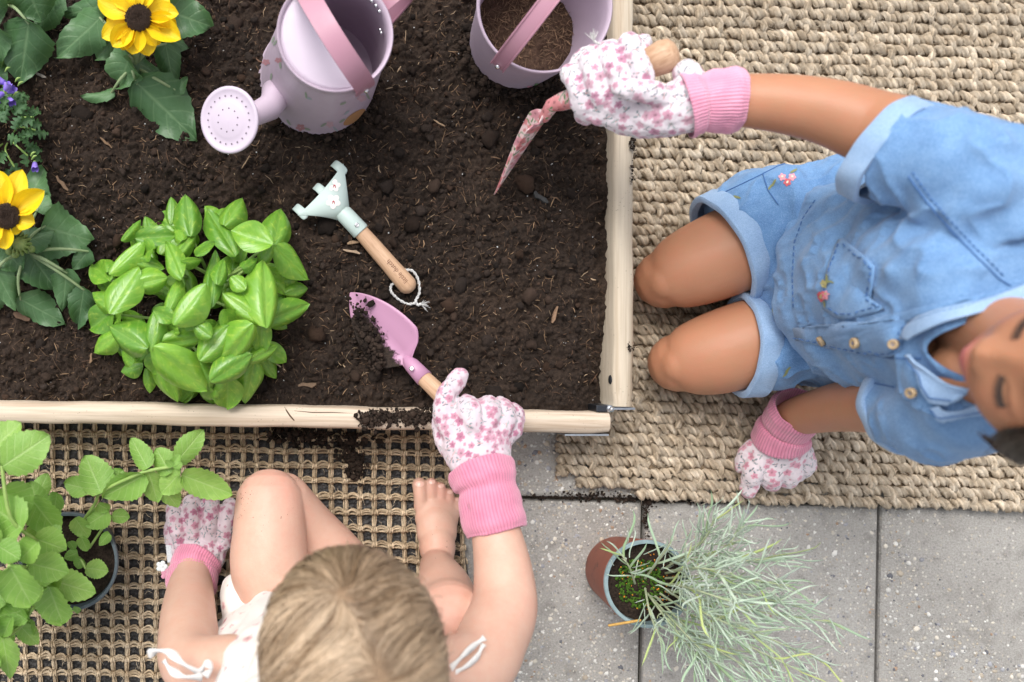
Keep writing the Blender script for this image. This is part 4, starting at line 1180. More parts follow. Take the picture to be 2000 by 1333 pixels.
# green moss and orange feed granules on that soil
n_ = 420
a_ = rr.uniform(0, 6.283, n_); r_ = np.sqrt(rr.uniform(0, 1, n_)) * r1 * 0.55
pl = [Mp @ Vector((r * math.cos(a) + 0.006, r * math.sin(a), hp - 0.0105)) for a, r in zip(a_, r_)]
cm = np.array([[0.06, 0.13, 0.015]]) * rr.uniform(0.5, 1.5, (n_, 1))
tag(scatter_lumps('moss', np.array([p[:] for p in pl]), rr.uniform(0.0012, 0.0026, n_), cm, M_CRUMB, seed=30), 'green moss on the soil of the red pot', 'moss', kind='stuff')
n_ = 60
a_ = rr.uniform(0, 6.283, n_); r_ = np.sqrt(rr.uniform(0, 1, n_)) * r1 * 0.7
pl = [Mp @ Vector((r * math.cos(a), r * math.sin(a), hp - 0.0082)) for a, r in zip(a_, r_)]
tag(scatter_lumps('feed_granules', np.array([p[:] for p in pl]), rr.uniform(0.0007, 0.0013, n_), np.array([[0.75, 0.27, 0.02]]) * rr.uniform(0.7, 1.1, (n_, 1)), M_PEB, seed=31), 'orange granules scattered over the soil of the red pot', 'granules', kind='stuff')
stk = MB(); stk.tube([P(1190, 1222, .118), P(1250, 1212, .122)], 0.0016, 6)
tag(stk.build('straw', simple('straw_yellow', c3(0.55, 0.33, 0.08), c3(0.4, 0.22, 0.06), 300, 0.7)), 'yellow dry stalk lying across the rim of the red pot', 'stalk')
# ------------------------------------------------------------------ printed patterns and decals
def blob(c, u, v, rx, ry, n=10):
    return [c + u * (rx * math.cos(2 * math.pi * k / n)) + v * (ry * math.sin(2 * math.pi * k / n)) for k in range(n)]
def decal(bvh, name, parent, m, shapes, lift=0.0004):
    """shapes: lists of photograph pixels, each laid as a thin patch on the surface below them"""
    mb = MB(); ok = False
    for s in shapes:
        cx = sum(p[0] for p in s) / len(s); cy = sum(p[1] for p in s) / len(s)
        pts = [onto(bvh, cx, cy, lift)] + [onto(bvh, x, y, lift) for x, y in s] + [onto(bvh, cx + (x - cx) * .5, cy + (y - cy) * .5, lift) for x, y in s]
        if any(p is None for p in pts): continue
        vs = [p[0] for p in pts]; n = len(s)
        mb.add(vs, [(0, 1 + n + k, 1 + n + (k + 1) % n) for k in range(n)] + [(1 + n + k, 1 + k, 1 + (k + 1) % n, 1 + n + (k + 1) % n) for k in range(n)]); ok = True
    return mb.build(name, m, parent) if ok else None
def petals(cx, cy, r, n=5, rot=0.0, squash=1.0, pw=0.42):
    out = []
    for k in range(n):
        a = rot + 2 * math.pi * k / n; c = (cx + r * .58 * math.cos(a), cy + r * .58 * math.sin(a) * squash)
        out.append([(c[0] + r * .48 * math.cos(t) * math.cos(a) - r * pw * math.sin(t) * math.sin(a), c[1] + (r * .48 * math.cos(t) * math.sin(a) + r * pw * math.sin(t) * math.cos(a)) * squash) for t in [2 * math.pi * i / 8 for i in range(8)]])
    return out
def oval(cx, cy, a, b, rot=0.0, n=10):
    return [(cx + a * math.cos(t) * math.cos(rot) - b * math.sin(t) * math.sin(rot), cy + a * math.cos(t) * math.sin(rot) + b * math.sin(t) * math.cos(rot)) for t in [2 * math.pi * i / n for i in range(n)]]
def pm(name, c, rough=0.6): return bpy.data.materials.get(name) or simple(name, c, rough=rough)
RED = pm('print_red', c3(0.42, 0.08, 0.1)); PINK = pm('print_pink', c3(0.62, 0.27, 0.36)); TEAL = pm('print_teal', c3(0.22, 0.31, 0.33)); GRN = pm('print_green', c3(0.1, 0.2, 0.08)); BRN = pm('print_brown', c3(0.42, 0.22, 0.1)); WHT = pm('print_white', c3(0.85, 0.82, 0.78)); YEL = pm('print_yellow', c3(0.6, 0.5, 0.12))

def paint_print(me, base, seed, spacing, rflower, pal_flower, pal_leaf, jitter=0.25, small=None):
    """flower print as vertex colours of a dense mesh"""
    r = random.Random(seed); co = get_co(me); no = get_no(me); n = len(co)
    col = np.empty((n, 3), dtype=np.float32); col[:] = base
    kd = KDTree(n)
    for i in range(n): kd.insert(co[i], i)
    kd.balance()
    order = list(range(n)); r.shuffle(order)
    cent = []; grid = {}
    def far(p, d):
        k = tuple(int(math.floor(x / spacing)) for x in p)
        for dx in (-1, 0, 1):
            for dy in (-1, 0, 1):
                for dz in (-1, 0, 1):
                    for q in grid.get((k[0] + dx, k[1] + dy, k[2] + dz), ()):
                        if (q[0] - p[0]) ** 2 + (q[1] - p[1]) ** 2 + (q[2] - p[2]) ** 2 < d * d: return False
        grid.setdefault(k, []).append(p); return True
    for i in order[:max(4000, n // 6)]:
        if far(tuple(co[i]), spacing * 0.62): cent.append(i)
    for ci, i in enumerate(cent):
        nrm = Vector(no[i]); c = Vector(co[i]); u = nrm.orthogonal().normalized(); w = nrm.cross(u)
        a0 = r.uniform(0, 6.283); kind = r.random()
        fl = kind < 0.46; lf = 0.46 <= kind < 0.88
        R = rflower * (r.uniform(0.75, 1.15) if fl else r.uniform(0.8, 1.1))
        pc = pal_flower[r.randrange(len(pal_flower))]; lc = pal_leaf[r.randrange(len(pal_leaf))]
        for (q, j, d) in kd.find_range(c, R * 1.25):
            dv = q - c; x = dv.dot(u); y = dv.dot(w); rad = math.hypot(x, y); an = math.atan2(y, x) - a0
            if fl:
                rr2 = R * (0.62 + 0.38 * abs(math.cos(2.5 * an)))
                if rad < rr2:
                    f = 0.75 + 0.25 * rad / R
                    col[j] = [k * f for k in pc]
                    if rad < R * 0.2: col[j] = [k * 0.45 for k in pc]
            elif lf:
                X = x * math.cos(a0) + y * math.sin(a0); Y = -x * math.sin(a0) + y * math.cos(a0)
                for (ox, sgn) in ((0.45, 1), (-0.45, 1), (0.0, -1)):
                    lx = X - ox * R; ly = Y * sgn - 0.32 * R; sk = lx * 0.9 - ly * 0.5 * (1 if ox > 0 else -1); tk = ly * 0.9 + lx * 0.5 * (1 if ox > 0 else -1)
                    if (sk / (0.17 * R)) ** 2 + (tk / (0.42 * R)) ** 2 < 1: col[j] = lc
                if abs(X) < 0.03 * R and abs(Y) < R * 0.7: col[j] = [0.55, 0.3, 0.3]
            else:
                if rad < R * 0.32: col[j] = [k * 0.8 for k in pc]
    set_col(me, col)

# ------------------------------------------------------------------ enamelled watering can
def enamel(name, c, rough=0.35, dust=0.25):
    n = N(name); co = n.coord()
    d = n.ramp(n.noise(co, 30, 5, 0.7), [(0.45, g(0)), (0.75, g(1))])
    col = n.mix(n.math('MULTIPLY', d, 0.12), c, c3(c[0] * .8, c[1] * .75, c[2] * .75))
    sp = n.ramp(n.voro(co, 330), [(0.0, g(1)), (0.12, g(0))]); rare = n.ramp(n.noise(co, 35, 3), [(0.55, g(0)), (0.68, g(1))])
    col = n.mix(n.math('MULTIPLY', n.math('MULTIPLY', sp, rare), dust), col, c3(0.05, 0.035, 0.025))
    return n.done(col, n.ramp(d, [(0, g(rough)), (1, g(min(1, rough + 0.2)))]), n.bump(n.noise(co, 40, 2), 0.04, 0.002), Specular_IOR_Level=0.5, Coat_Weight=0.0)
M_LILAC = enamel('lilac_enamel', c3(0.475, 0.38, 0.465), 0.42)
M_MAUVE = enamel('mauve_enamel', c3(0.44, 0.225, 0.29), 0.36, 0.1)
M_LID = enamel('pale_lilac_enamel', c3(0.555, 0.475, 0.565), 0.45)
M_RIVET = simple('rivet_steel', c3(0.7, 0.7, 0.72), rough=0.25, Metallic=1.0)
M_HOLE = simple('dark_hole', c3(0.06, 0.045, 0.06), rough=0.8)
def frame_from(z, x=None):
    z = Vector(z).normalized(); x = Vector(x) if x is not None else z.orthogonal(); x = (x - z * x.dot(z)).normalized(); y = z.cross(x)
    return Matrix((x, y, z)).transposed()
def strap(mb, path, width, thick, side, rib=0.0008):
    """band along a path; side is the width direction"""
    pts = [Vector(p) for p in path]; rings = []
    for i, p in enumerate(pts):
        t = (pts[min(i + 1, len(pts) - 1)] - pts[max(i - 1, 0)]).normalized()
        s = Vector(side); s = (s - t * s.dot(t)).normalized(); n_ = s.cross(t)
        if n_.z < 0: n_ = n_
        ring = []
        for (a, b) in ((-1, -.5), (-1, .5), (-.95, .9), (-.82, .9), (-.76, .35), (-.4, .5), (0, .6), (.4, .5), (.76, .35), (.82, .9), (.95, .9), (1, .5), (1, -.5), (0, -.3)):
            ring.append(p + s * (a * width / 2) + n_ * (b * thick + (rib if abs(b) > .8 else 0)))
        rings.append(ring)
    mb.rings(rings)
can = thing('watering_can', 'lilac metal watering can with round sprinkler rose standing on the soil', 'watering can', P(620, 155, SOIL_Z))
pb0 = P(620, 155, SOIL_Z - 0.004)
top = P(655, 66, 0.252)
zax = (top - pb0).normalized(); hC = (top - pb0).length
Rc = frame_from(zax, (1, 0, 0)); Mc = Matrix.Translation(pb0) @ Rc.to_4x4()
rB, rT = 0.0685, 0.0565
mb = MB()
prof = [(0.0001, 0.0), (rB * 0.98, 0.0), (rB * 1.015, 0.002), (rB * 1.01, 0.0055), (rB * 0.985, 0.007)]
for k in range(1, 12): prof.append((rB * 0.985 + (rT - rB * 0.985) * k / 11, 0.007 + (hC - 0.012) * k / 11))
prof += [(rT + 0.0022, hC - 0.0035), (rT + 0.0028, hC - 0.0015), (rT + 0.0018, hC), (rT - 0.0003, hC - 0.001), (rT - 0.0022, hC - 0.006)]
for k in range(1, 8): prof.append((rT - 0.0022 + (rB - 0.004 - rT + 0.0022) * k / 8, hC - 0.006 - (hC - 0.02) * k / 8))
prof += [(rB - 0.006, 0.016), (0.0001, 0.015)]
mb.lathe(prof, 72, Mc)
body = mb.build('body', M_LILAC, can, fix=True); body.modifiers.new('es', 'EDGE_SPLIT').split_angle = math.radians(60)
bv_can = bvh_of(body.data)
# closed half of the top
ang = math.atan2(-205, 130)     # direction of the carrying handle
ax = Vector((math.cos(ang), math.sin(ang))); px_ = Vector((-ax.y, ax.x))
if px_.x > 0: px_ = -px_
mb = MB(); rl_ = rT - 0.0015; rings_t = []
vs = []; m_ = 30
a0 = math.atan2(px_.y, px_.x)
arc = [a0 - math.radians(93) + math.radians(186) * k / m_ for k in range(m_ + 1)]
mid0 = Vector((rl_ * math.cos(arc[0]), rl_ * math.sin(arc[0]))); mid1 = Vector((rl_ * math.cos(arc[-1]), rl_ * math.sin(arc[-1])))
for lvl in (hC - 0.004, hC - 0.0055):
    pass
K = 10; grid = []
for i in range(m_ + 1):
    a = arc[i]; e = Vector((rl_ * math.cos(a), rl_ * math.sin(a))); cpt = mid0.lerp(mid1, i / m_)
    grid.append([Mc @ Vector((*(cpt.lerp(e, k / K)), hC - 0.0045 + 0.0022 * math.sin(math.pi * k / K) ** 2)) for k in range(K + 1)])
vs = [p for row in grid for p in row]
fs = [(i * (K + 1) + k, i * (K + 1) + k + 1, (i + 1) * (K + 1) + k + 1, (i + 1) * (K + 1) + k) for i in range(m_) for k in range(K)]
mb.add(vs, fs)
lid = mb.build('half_cover', M_LID, can); sdf = lid.modifiers.new('s', 'SOLIDIFY'); sdf.thickness = 0.0012
mb = MB(); e0 = Mc @ Vector((*mid0, hC - 0.0042)); e1 = Mc @ Vector((*mid1, hC - 0.0042)); mb.tube([e0, e1], 0.0012, 8); mb.build('cover_edge', M_LID, lid)
# carrying handle: band arching over the opening
path = []
for k in range(27):
    t = math.pi * k / 26; r_ = rT + 0.0045
    lx = math.cos(t) * r_; hz_ = hC - 0.02 + (0.02 + 0.062) * max(0.0, math.sin(t)) ** 0.75
    path.append(Mc @ Vector((ax.x * lx - 0.013 * max(0, math.sin(t)), ax.y * lx - 0.021 * max(0, math.sin(t)), hz_)))
mb = MB(); side = Rc @ Vector((px_.x, px_.y, 0)); strap(mb, path, 0.0215, 0.0014, side)
hd = mb.build('carrying_handle', M_MAUVE, can, fix=True); hd.modifiers.new('es', 'EDGE_SPLIT').split_angle = math.radians(40)
for s in (1, -1):
    c = Mc @ Vector((ax.x * s * (rT + 0.006), ax.y * s * (rT + 0.006), hC - 0.013)); mb = MB(); mb.ellipsoid(c, 0.0028, nu=12, nv=8); mb.build('rivet', M_RIVET, hd)
# rear handle
rd = Vector((math.cos(math.radians(37)), math.sin(math.radians(37))))
path = []
for (r_, h_) in ((rT + 0.002, hC - 0.012), (rT + 0.018, hC - 0.004), (rT + 0.034, hC - 0.008), (rT + 0.045, hC - 0.028), (rT + 0.046, hC - 0.055), (rT + 0.036, hC - 0.085), (rB + 0.012, hC - 0.108), (rB - 0.004, hC - 0.118)):
    path.append(Mc @ Vector((rd.x * r_, rd.y * r_, h_)))
P4 = []
for i in range(len(path) - 1):
    for k in range(4):
        a = path[max(i - 1, 0)]; b = path[i]; c = path[i + 1]; d = path[min(i + 2, len(path) - 1)]; t = k / 4
        P4.append(0.5 * ((2 * b) + (c - a) * t + (2 * a - 5 * b + 4 * c - d) * t * t + (3 * b - a - 3 * c + d) * t ** 3))
P4.append(path[-1])
mb = MB(); strap(mb, P4, 0.021, 0.0014, Rc @ Vector((-rd.y, rd.x, 0)))
rh = mb.build('rear_handle', M_MAUVE, can, fix=True); rh.modifiers.new('es', 'EDGE_SPLIT').split_angle = math.radians(40)
for (da, h_) in ((-7, -0.009), (0, -0.0085), (7, -0.009), (-24, -.03), (-20, -0.031)):
    a = math.radians(37 + da); c = Mc @ Vector((math.cos(a) * (rT - 0.003), math.sin(a) * (rT - 0.003), hC + h_)); mb = MB(); mb.ellipsoid(c, 0.0022, nu=10, nv=7); mb.build('rivet', M_RIVET, can)
# spout and rose
rose_c = P(447, 235, 0.205); rn = Vector((-0.44, -0.20, 0.87)).normalized()
s0 = Mc @ Vector((-0.052, -0.030, 0.055)); s2 = rose_c - rn * 0.030
s1 = P(535, 206, 0.165)
mb = MB()
sp = [s0, s0.lerp(s1, .6), s1.lerp(s2, .15), s1.lerp(s2, .55), s2, s2 + rn * 0.012]
mb.tube(sp, [0.0165, 0.0155, 0.0145, 0.0128, 0.0118, 0.0112], 24, round_ends=False)
mb.build('spout', M_LILAC, can)
Mr = Matrix.Translation(rose_c) @ frame_from(rn, (1, 0, 0)).to_4x4()
R0 = 0.0345
mb = MB(); mb.lathe([(0.012, -0.026), (0.013, -0.018), (0.022, -0.009), (R0 - 0.001, -0.004), (R0, -0.002), (R0 + 0.0002, 0.0), (R0 - 0.0015, 0.0012), (R0 - 0.004, 0.0008), (R0 - 0.0055, -0.0003), (R0 * .62, 0.0006), (R0 * .56, 0.0012), (R0 * .5, 0.0019), (0.0001, 0.0026)], 64, Mr)
rose = mb.build('sprinkler_rose', M_LID, can, fix=True); rose.modifiers.new('es', 'EDGE_SPLIT').split_angle = math.radians(70)
mb = MB()
def rosehole(r, a):
    c = Mr @ Vector((r * math.cos(a), r * math.sin(a), 0.0010 if r > .5 * R0 else 0.0022)); f_ = Mr.to_3x3()
    mb.add([c] + [c + f_ @ Vector((0.00085 * math.cos(2 * math.pi * k / 8), 0.00085 * math.sin(2 * math.pi * k / 8), 0)) for k in range(8)], [(0, 1 + k, 1 + (k + 1) % 8) for k in range(8)])
rosehole(0, 0)
for k in range(10): rosehole(R0 * .35, 2 * math.pi * k / 10 + .2)
for k in range(22): rosehole(R0 * .72, 2 * math.pi * k / 22)
mb.build('spray_holes', M_HOLE, rose)
# printed sprigs on the body
RED2 = pm('print_faded_red', c3(0.42, 0.2, 0.23)); PNK2 = pm('print_faded_pink', c3(0.5, 0.32, 0.38)); TEA2 = pm('print_faded_teal', c3(0.33, 0.36, 0.4)); GRN2 = pm('print_faded_green', c3(0.26, 0.3, 0.24))
pr = [(587, 249, RED2, 9), (644, 243, PNK2, 8), (544, 118, RED2, 7), (520, 122, RED2, 8), (706, 192, PNK2, 9)]
for (x, y, m_, r_) in pr: decal(bv_can, 'printed_flower', can, m_, petals(x, y, r_, 5, 0.4, 0.75))
for (x, y, r_) in ((670, 202, -.4), (677, 220, -.7), (603, 192, .3), (598, 186, 1.4), (564, 239, 1.0), (600, 252, .3), (655, 252, .8), (632, 244, 2.6), (548, 128, 1.5), (534, 78, 1.9), (538, 84, 2.2), (530, 150, 1.7), (668, 236, -.6), (718, 188, 1.1)):
    decal(bv_can, 'printed_leaf', can, TEA2 if int(x) % 2 else GRN2, [oval(x, y, 7, 2.2, r_)])
decal(bv_can, 'printed_patch', can, BRN, [oval(692, 229, 26, 8, -0.62, 16)])

# ------------------------------------------------------------------ bucket
bucket = thing('bucket', 'lilac metal bucket half full of soil with mauve strap handle', 'bucket', P(1005, 88, SOIL_Z))
bb = P(1005, 88, SOIL_Z - 0.006); rb0, rb1, hB = 0.0545, 0.0680, 0.128
Mb = Matrix.Translation(bb)
mb = MB()
mb.lathe([(0.0001, 0.0), (rb0 * .98, 0.0), (rb0 * 1.02, 0.002), (rb0 * 1.01, 0.006)] + [(rb0 + (rb1 - rb0) * k / 8, 0.007 + (hB - 0.012) * k / 8) for k in range(9)] + [(rb1 + 0.0022, hB - 0.0036), (rb1 + 0.0028, hB - 0.0016), (rb1 + 0.0016, hB), (rb1 - 0.0004, hB - 0.0012), (rb1 - 0.002, hB - 0.006)] + [(rb1 - 0.002 + (rb0 - 0.002 - rb1 + 0.002) * k / 6, hB - 0.006 - (hB - 0.012) * k / 6) for k in range(1, 7)] + [(0.0001, 0.005)], 80, Mb)
bk = mb.build('body', M_LILAC, bucket, fix=True); bk.modifiers.new('es', 'EDGE_SPLIT').split_angle = math.radians(60)
bv_b = bvh_of(bk.data)
n_ = 46; vs = []; fs = []
for i in range(n_ + 1):
    rad = 0.0575 * i / n_
    for k in range(80):
        a = 2 * math.pi * k / 80; x = rad * math.cos(a); y = rad * math.sin(a)
        zz = 0.043 - 0.10 * x * 0.8 + 0.006 * noise.noise((x * 40, y * 40, 3)) + 0.0035 * noise.noise((x * 110, y * 110, 9)) + 0.0022 * noise.noise((x * 300, y * 300, 5))
        vs.append(bb + Vector((x, y, zz)))
for i in range(n_):
    for k in range(80):
        k2 = (k + 1) % 80; fs.append((i * 80 + k, i * 80 + k2, (i + 1) * 80 + k2, (i + 1) * 80 + k))
def soil_mat_brown():
    n = N('brown_soil'); co = n.coord(); b = n.noise(co, 350, 5, 0.75)
    col = n.ramp(b, [(0.3, c3(0.028, 0.016, 0.011)), (0.55, c3(0.085, 0.05, 0.034)), (0.75, c3(0.15, 0.09, 0.06))])
    return n.done(col, 0.95, n.bump(b, 1.0, 0.003), Specular_IOR_Level=0.2)
M_BSOIL = soil_mat_brown()
mb = MB(); mb.add(vs, fs); tag(mb.build('bucket_soil', M_BSOIL), 'brown soil heaped inside the lilac bucket', 'soil')
n_ = 700; aa = rr.uniform(0, 6.283, n_); ra = np.sqrt(rr.uniform(0, 1, n_)) * 0.055
pos = np.stack([bb.x + ra * np.cos(aa), bb.y + ra * np.sin(aa), bb.z + 0.0445 - 0.08 * ra * np.cos(aa) + rr.uniform(-.002, .003, n_)], 1)
tag(scatter_fibres('bucket_fibres', pos, rr.uniform(.003, .012, n_), rr.uniform(.0003, .0009, n_), np.array([[0.2, 0.12, 0.07]]) * rr.uniform(.4, 1.4, (n_, 1)), M_FIBRE, 44), 'fine wood fibres on the soil in the bucket', 'fibres', kind='stuff')
ax = Vector((-91, -118)).normalized()
path = []
for k in range(25):
    t = math.pi * k / 24; r_ = rb1 + 0.005; lx = math.cos(t) * r_
    path.append(Mb @ Vector((ax.x * lx, ax.y * lx, hB - 0.02 + 0.085 * max(0.0, math.sin(t)) ** 0.8)))
mb = MB(); strap(mb, path, 0.018, 0.0013, Vector((-ax.y, ax.x, 0)))
hd = mb.build('strap_handle', M_MAUVE, bucket, fix=True); hd.modifiers.new('es', 'EDGE_SPLIT').split_angle = math.radians(40)
for s in (1, -1):
    c = Mb @ Vector((ax.x * s * (rb1 + 0.0068), ax.y * s * (rb1 + 0.0068), hB - 0.014)); mb = MB(); mb.ellipsoid(c, 0.003, nu=12, nv=8); mb.build('rivet', M_RIVET, hd)
for (x, y, m_, r_) in ((1035, 172, PINK, 7), (1048, 166, GRN, 5)): decal(bv_b, 'printed_flower', bucket, m_, petals(x, y, r_, 5, 0.4, 0.7))

# ------------------------------------------------------------------ hand tools
M_BEECH = {}
def beech(name, axis):
    """turned beech handle, grain along the object's own z"""
    n = N(name); st = n.coord('Object', (160.0, 160.0, 7.0)); co = n.coord()
    gr = n.noise(st, 1.6, 4, 0.6, 0.3); fl = n.noise(n.coord('Object', (420.0, 420.0, 60.0)), 1.2, 3)
    col = n.ramp(gr, [(0.3, c3(0.42, 0.245, 0.14)), (0.6, c3(0.56, 0.365, 0.235)), (0.8, c3(0.62, 0.43, 0.29))])
    col = n.mix(n.ramp(fl, [(0.55, g(0)), (0.68, g(0.5))]), col, c3(0.34, 0.19, 0.1))
    return n.done(col, 0.55, n.bump(gr, 0.08, 0.0005))
M_BEECH = beech('beech', 2)
def turned(name, a, b, prof, m, parent, n=28):
    """lathe along a -> b; prof [(t, r)...] with t in metres from a"""
    z = (b - a).normalized(); M = Matrix.Translation(a) @ frame_from(z, (0, 0, 1) if abs(z.z) < .9 else (1, 0, 0)).to_4x4()
    mb = MB(); mb.lathe([(max(r, 0.0001), t) for t, r in prof], n)
    me = mb.mesh(name); bm = bmesh.new(); bm.from_mesh(me); bmesh.ops.remove_doubles(bm, verts=bm.verts, dist=2e-4 * 0.3); bmesh.ops.recalc_face_normals(bm, faces=bm.faces); bm.to_mesh(me); bm.free()
    o = link(name, me, m, parent); o.matrix_basis = M
    return o
def screw(name, parent, c, nor, r=0.0028):
    M = Matrix.Translation(c) @ frame_from(nor).to_4x4()
    mb = MB(); mb.lathe([(0.0001, 0.0016), (r * .35, 0.0014), (r * .4, 0.0004), (r * .55, 0.0004), (r * .6, 0.0015), (r * .85, 0.0012), (r, 0.0)], 18, M); return mb.build(name, M_RIVET, parent)

# --- mint rake
M_MINTP = enamel('mint_enamel', c3(0.50, 0.61, 0.575), 0.42, 0.9)
rake = thing('hand_rake', 'pale mint hand rake with wooden handle lying on the soil', 'rake', P(700, 450, SOIL_Z))
zr = SOIL_Z + 0.013
fe = P(704, 452, zr); he = P(803, 566, zr - 0.001)
hl = (he - fe).length
turned('handle', fe, he, [(-0.006, 0.0), (-0.006, 0.0082), (0, 0.0088), (hl * .3, 0.0096), (hl * .6, 0.0100), (hl * .82, 0.0108), (hl * .93, 0.0110), (hl * .98, 0.0092), (hl * 1.02, 0.005), (hl * 1.03, 0.0)], M_BEECH, rake)
hdir = (he - fe).normalized(); hsid = Vector((-hdir.y, hdir.x, 0))
fo = P(672, 418, zr + 0.001)
edge = [P(674, 322, zr + 0.005), P(584, 424, zr + 0.004)]
hm = (edge[0] + edge[1]) / 2
vs = []; fs = []; nt, nw = 16, 14
half = (edge[0] - edge[1]).length / 2; esid = (edge[0] - edge[1]).normalized()
axd = (hm - fo)
for i in range(nt + 1):
    t = i / nt
    c = fo.lerp(hm, t) + Vector((0, 0, 0.004 * math.sin(math.pi * t)))
    wv = 0.0098 + (half - 0.0098) * (t ** 1.08)
    sd_ = hsid.lerp(esid if esid.dot(hsid) > 0 else -esid, t).normalized()
    for j in range(nw + 1):
        u = j / nw * 2 - 1
        z = -0.0085 * (1 - t) * (u * u) ** 1.0 * 1.1 - 0.002 * t * u * u
        back = 0.004 * t * (1 - math.cos(u * 1.2)) 
        vs.append(c + sd_ * (wv * u) + Vector((0, 0, z)) + axd.normalized() * back)
for i in range(nt):
    for j in range(nw):
        a = i * (nw + 1) + j; fs.append((a, a + 1, a + nw + 2, a + nw + 1))
mb = MB(); mb.add(vs, fs)
rh_ = mb.build('rake_head', M_MINTP, rake); s_ = rh_.modifiers.new('s', 'SOLIDIFY'); s_.thickness = 0.0016
b_ = rh_.modifiers.new('b', 'BEVEL'); b_.width = 0.0005; b_.segments = 2
bv_r = bvh_of(rh_.data)
ferr = turned('ferrule', fo, fe, [(-0.004, 0.0085), (0.0, 0.0102), ((fe - fo).length, 0.0106), ((fe - fo).length + .001, 0.0100), ((fe - fo).length + .001, 0.0085)], M_MINTP, rake)
# three prongs, bent down at the front edge
fw = axd.normalized()
for k, u in enumerate((-0.84, 0.0, 0.84)):
    sd_ = (esid if esid.dot(hsid) > 0 else -esid)
    c0 = hm + sd_ * (half * u) + fw * (0.004 * (1 - math.cos(u * 1.2)))
    rings = []
    for (t, dz, w) in ((-0.010, -0.0014, 0.0070), (-0.001, -0.0012, 0.0066), (0.006, -0.0034, 0.0062), (0.0105, -0.010, 0.0058), (0.012, -0.018, 0.005), (0.011, -0.027, 0.0026)):
        c = c0 + fw * t + Vector((0, 0, dz - 0.002 * u * u))
        rings.append([c + sd_ * (-w), c + sd_ * (-w * .5) + Vector((0, 0, 0.0012)), c + sd_ * (w * .5) + Vector((0, 0, 0.0012)), c + sd_ * w, c + sd_ * (w * .5) + Vector((0, 0, -0.0008)) - fw * .001, c + sd_ * (-w * .5) + Vector((0, 0, -0.0008)) - fw * .001])
    mb = MB(); mb.rings(rings); o = mb.build('prong', M_MINTP, rake, fix=True, sub=1)
screw('screw', rake, P(697, 440, zr + 0.011), (0, 0, 1))
for (x, y, r_) in ((653, 363, 12), (651, 394, 14)):
    o = decal(bv_r, 'printed_blossom', rake, WHT, petals(x, y, r_, 5, 0.3 + x), 0.0006)
    decal(bv_r, 'blossom_centre', rake, RED, [oval(x, y, 2.2, 1.6), oval(x + 2, y + 3, 0.8, 2.5), oval(x - 2, y + 3, 0.8, 2.0, .5)], 0.0009)
# burnt-in lettering on the handle
fc = bpy.data.curves.new('lettering', 'FONT'); fc.body = 'little dutch'; fc.size = 0.0085; fc.align_x = 'CENTER'; fc.align_y = 'CENTER'; fc.resolution_u = 3
to = bpy.data.objects.new('lettering_tmp', fc); C.objects.link(to)
dg = bpy.context.evaluated_depsgraph_get(); tme = bpy.data.meshes.new_from_object(to.evaluated_get(dg)); bpy.data.objects.remove(to)
bm = bmesh.new(); bm.from_mesh(tme); bmesh.ops.triangulate(bm, faces=bm.faces); bmesh.ops.subdivide_edges(bm, edges=[e for e in bm.edges if e.calc_length() > 0.0012], cuts=2); bm.to_mesh(tme); bm.free()
tc = fe.lerp(he, 0.70); td = -hdir; tu = Vector((-td.y, td.x, 0)).normalized()
for v in tme.vertices:
    x, y = v.co.x * 0.9, v.co.y
    rr_ = 0.01065 + 0.0004 * (-x / 0.02) ; a = y / rr_
    v.co = tc + td * x + tu * (rr_ * math.sin(a)) + Vector((0, 0, rr_ * math.cos(a) + 0.0001))
link('lettering', tme, pm('burnt_brown', c3(0.16, 0.06, 0.025)), rake, smooth=False)
# cord loop through the handle end
M_CORD = simple('white_cord', c3(0.75, 0.74, 0.72), c3(0.45, 0.44, 0.43), 500, 0.9, 0.8, 900, 0.001)
def cord(parent, pts, r=0.0017, fray=None, n=6, name='cord', seed=1):
    P_ = [Vector(p) for p in pts]; out = []
    for i in range(len(P_) - 1):
        a = P_[max(i - 1, 0)]; b = P_[i]; c = P_[i + 1]; d = P_[min(i + 2, len(P_) - 1)]
        for k in range(8):
            t = k / 8; out.append(0.5 * ((2 * b) + (c - a) * t + (2 * a - 5 * b + 4 * c - d) * t * t + (3 * b - a - 3 * c + d) * t ** 3))
    out.append(P_[-1])
    mb = MB()
    for s in range(2):
        tp = []
        for i, p in enumerate(out):
            t = (out[min(i + 1, len(out) - 1)] - out[max(i - 1, 0)]).normalized(); o1 = t.cross(Vector((0, 0, 1)));
            o1 = o1.normalized() if o1.length > 1e-4 else Vector((1, 0, 0)); o2 = t.cross(o1); a = i * 0.9 + s * math.pi
            tp.append(p + (o1 * math.cos(a) + o2 * math.sin(a)) * r * 0.5)
        mb.tube(tp, r * 0.62, n)
    rf = random.Random(seed)
    if fray:
        e = out[-1]; d = Vector(fray).normalized()
        for k in range(16):
            q = (d + Vector((rf.uniform(-.8, .8), rf.uniform(-.8, .8), rf.uniform(-.2, .6)))).normalized()
            mb.tube([e, e + q * rf.uniform(.004, .006), e + q * rf.uniform(.007, .012) + Vector((0, 0, -.001))], [0.0006, 0.0004, 0.0002], 4)
    return mb.build(name, M_CORD, parent)
zc = SOIL_Z + 0.004
cord(rake, [P(790, 528, zc + .008), P(806, 530, zc + .004), P(817, 548, zc + .001), P(819, 572, zc), P(812, 588, zc + .002), P(816, 596, zc + .003), P(822, 594, zc + .002)], fray=(1, -.3, .2))
cord(rake, [P(772, 552, zc + .008), P(764, 558, zc + .003), P(764, 570, zc + .001), P(776, 583, zc), P(795, 594, zc), P(812, 592, zc + .004)], seed=2)

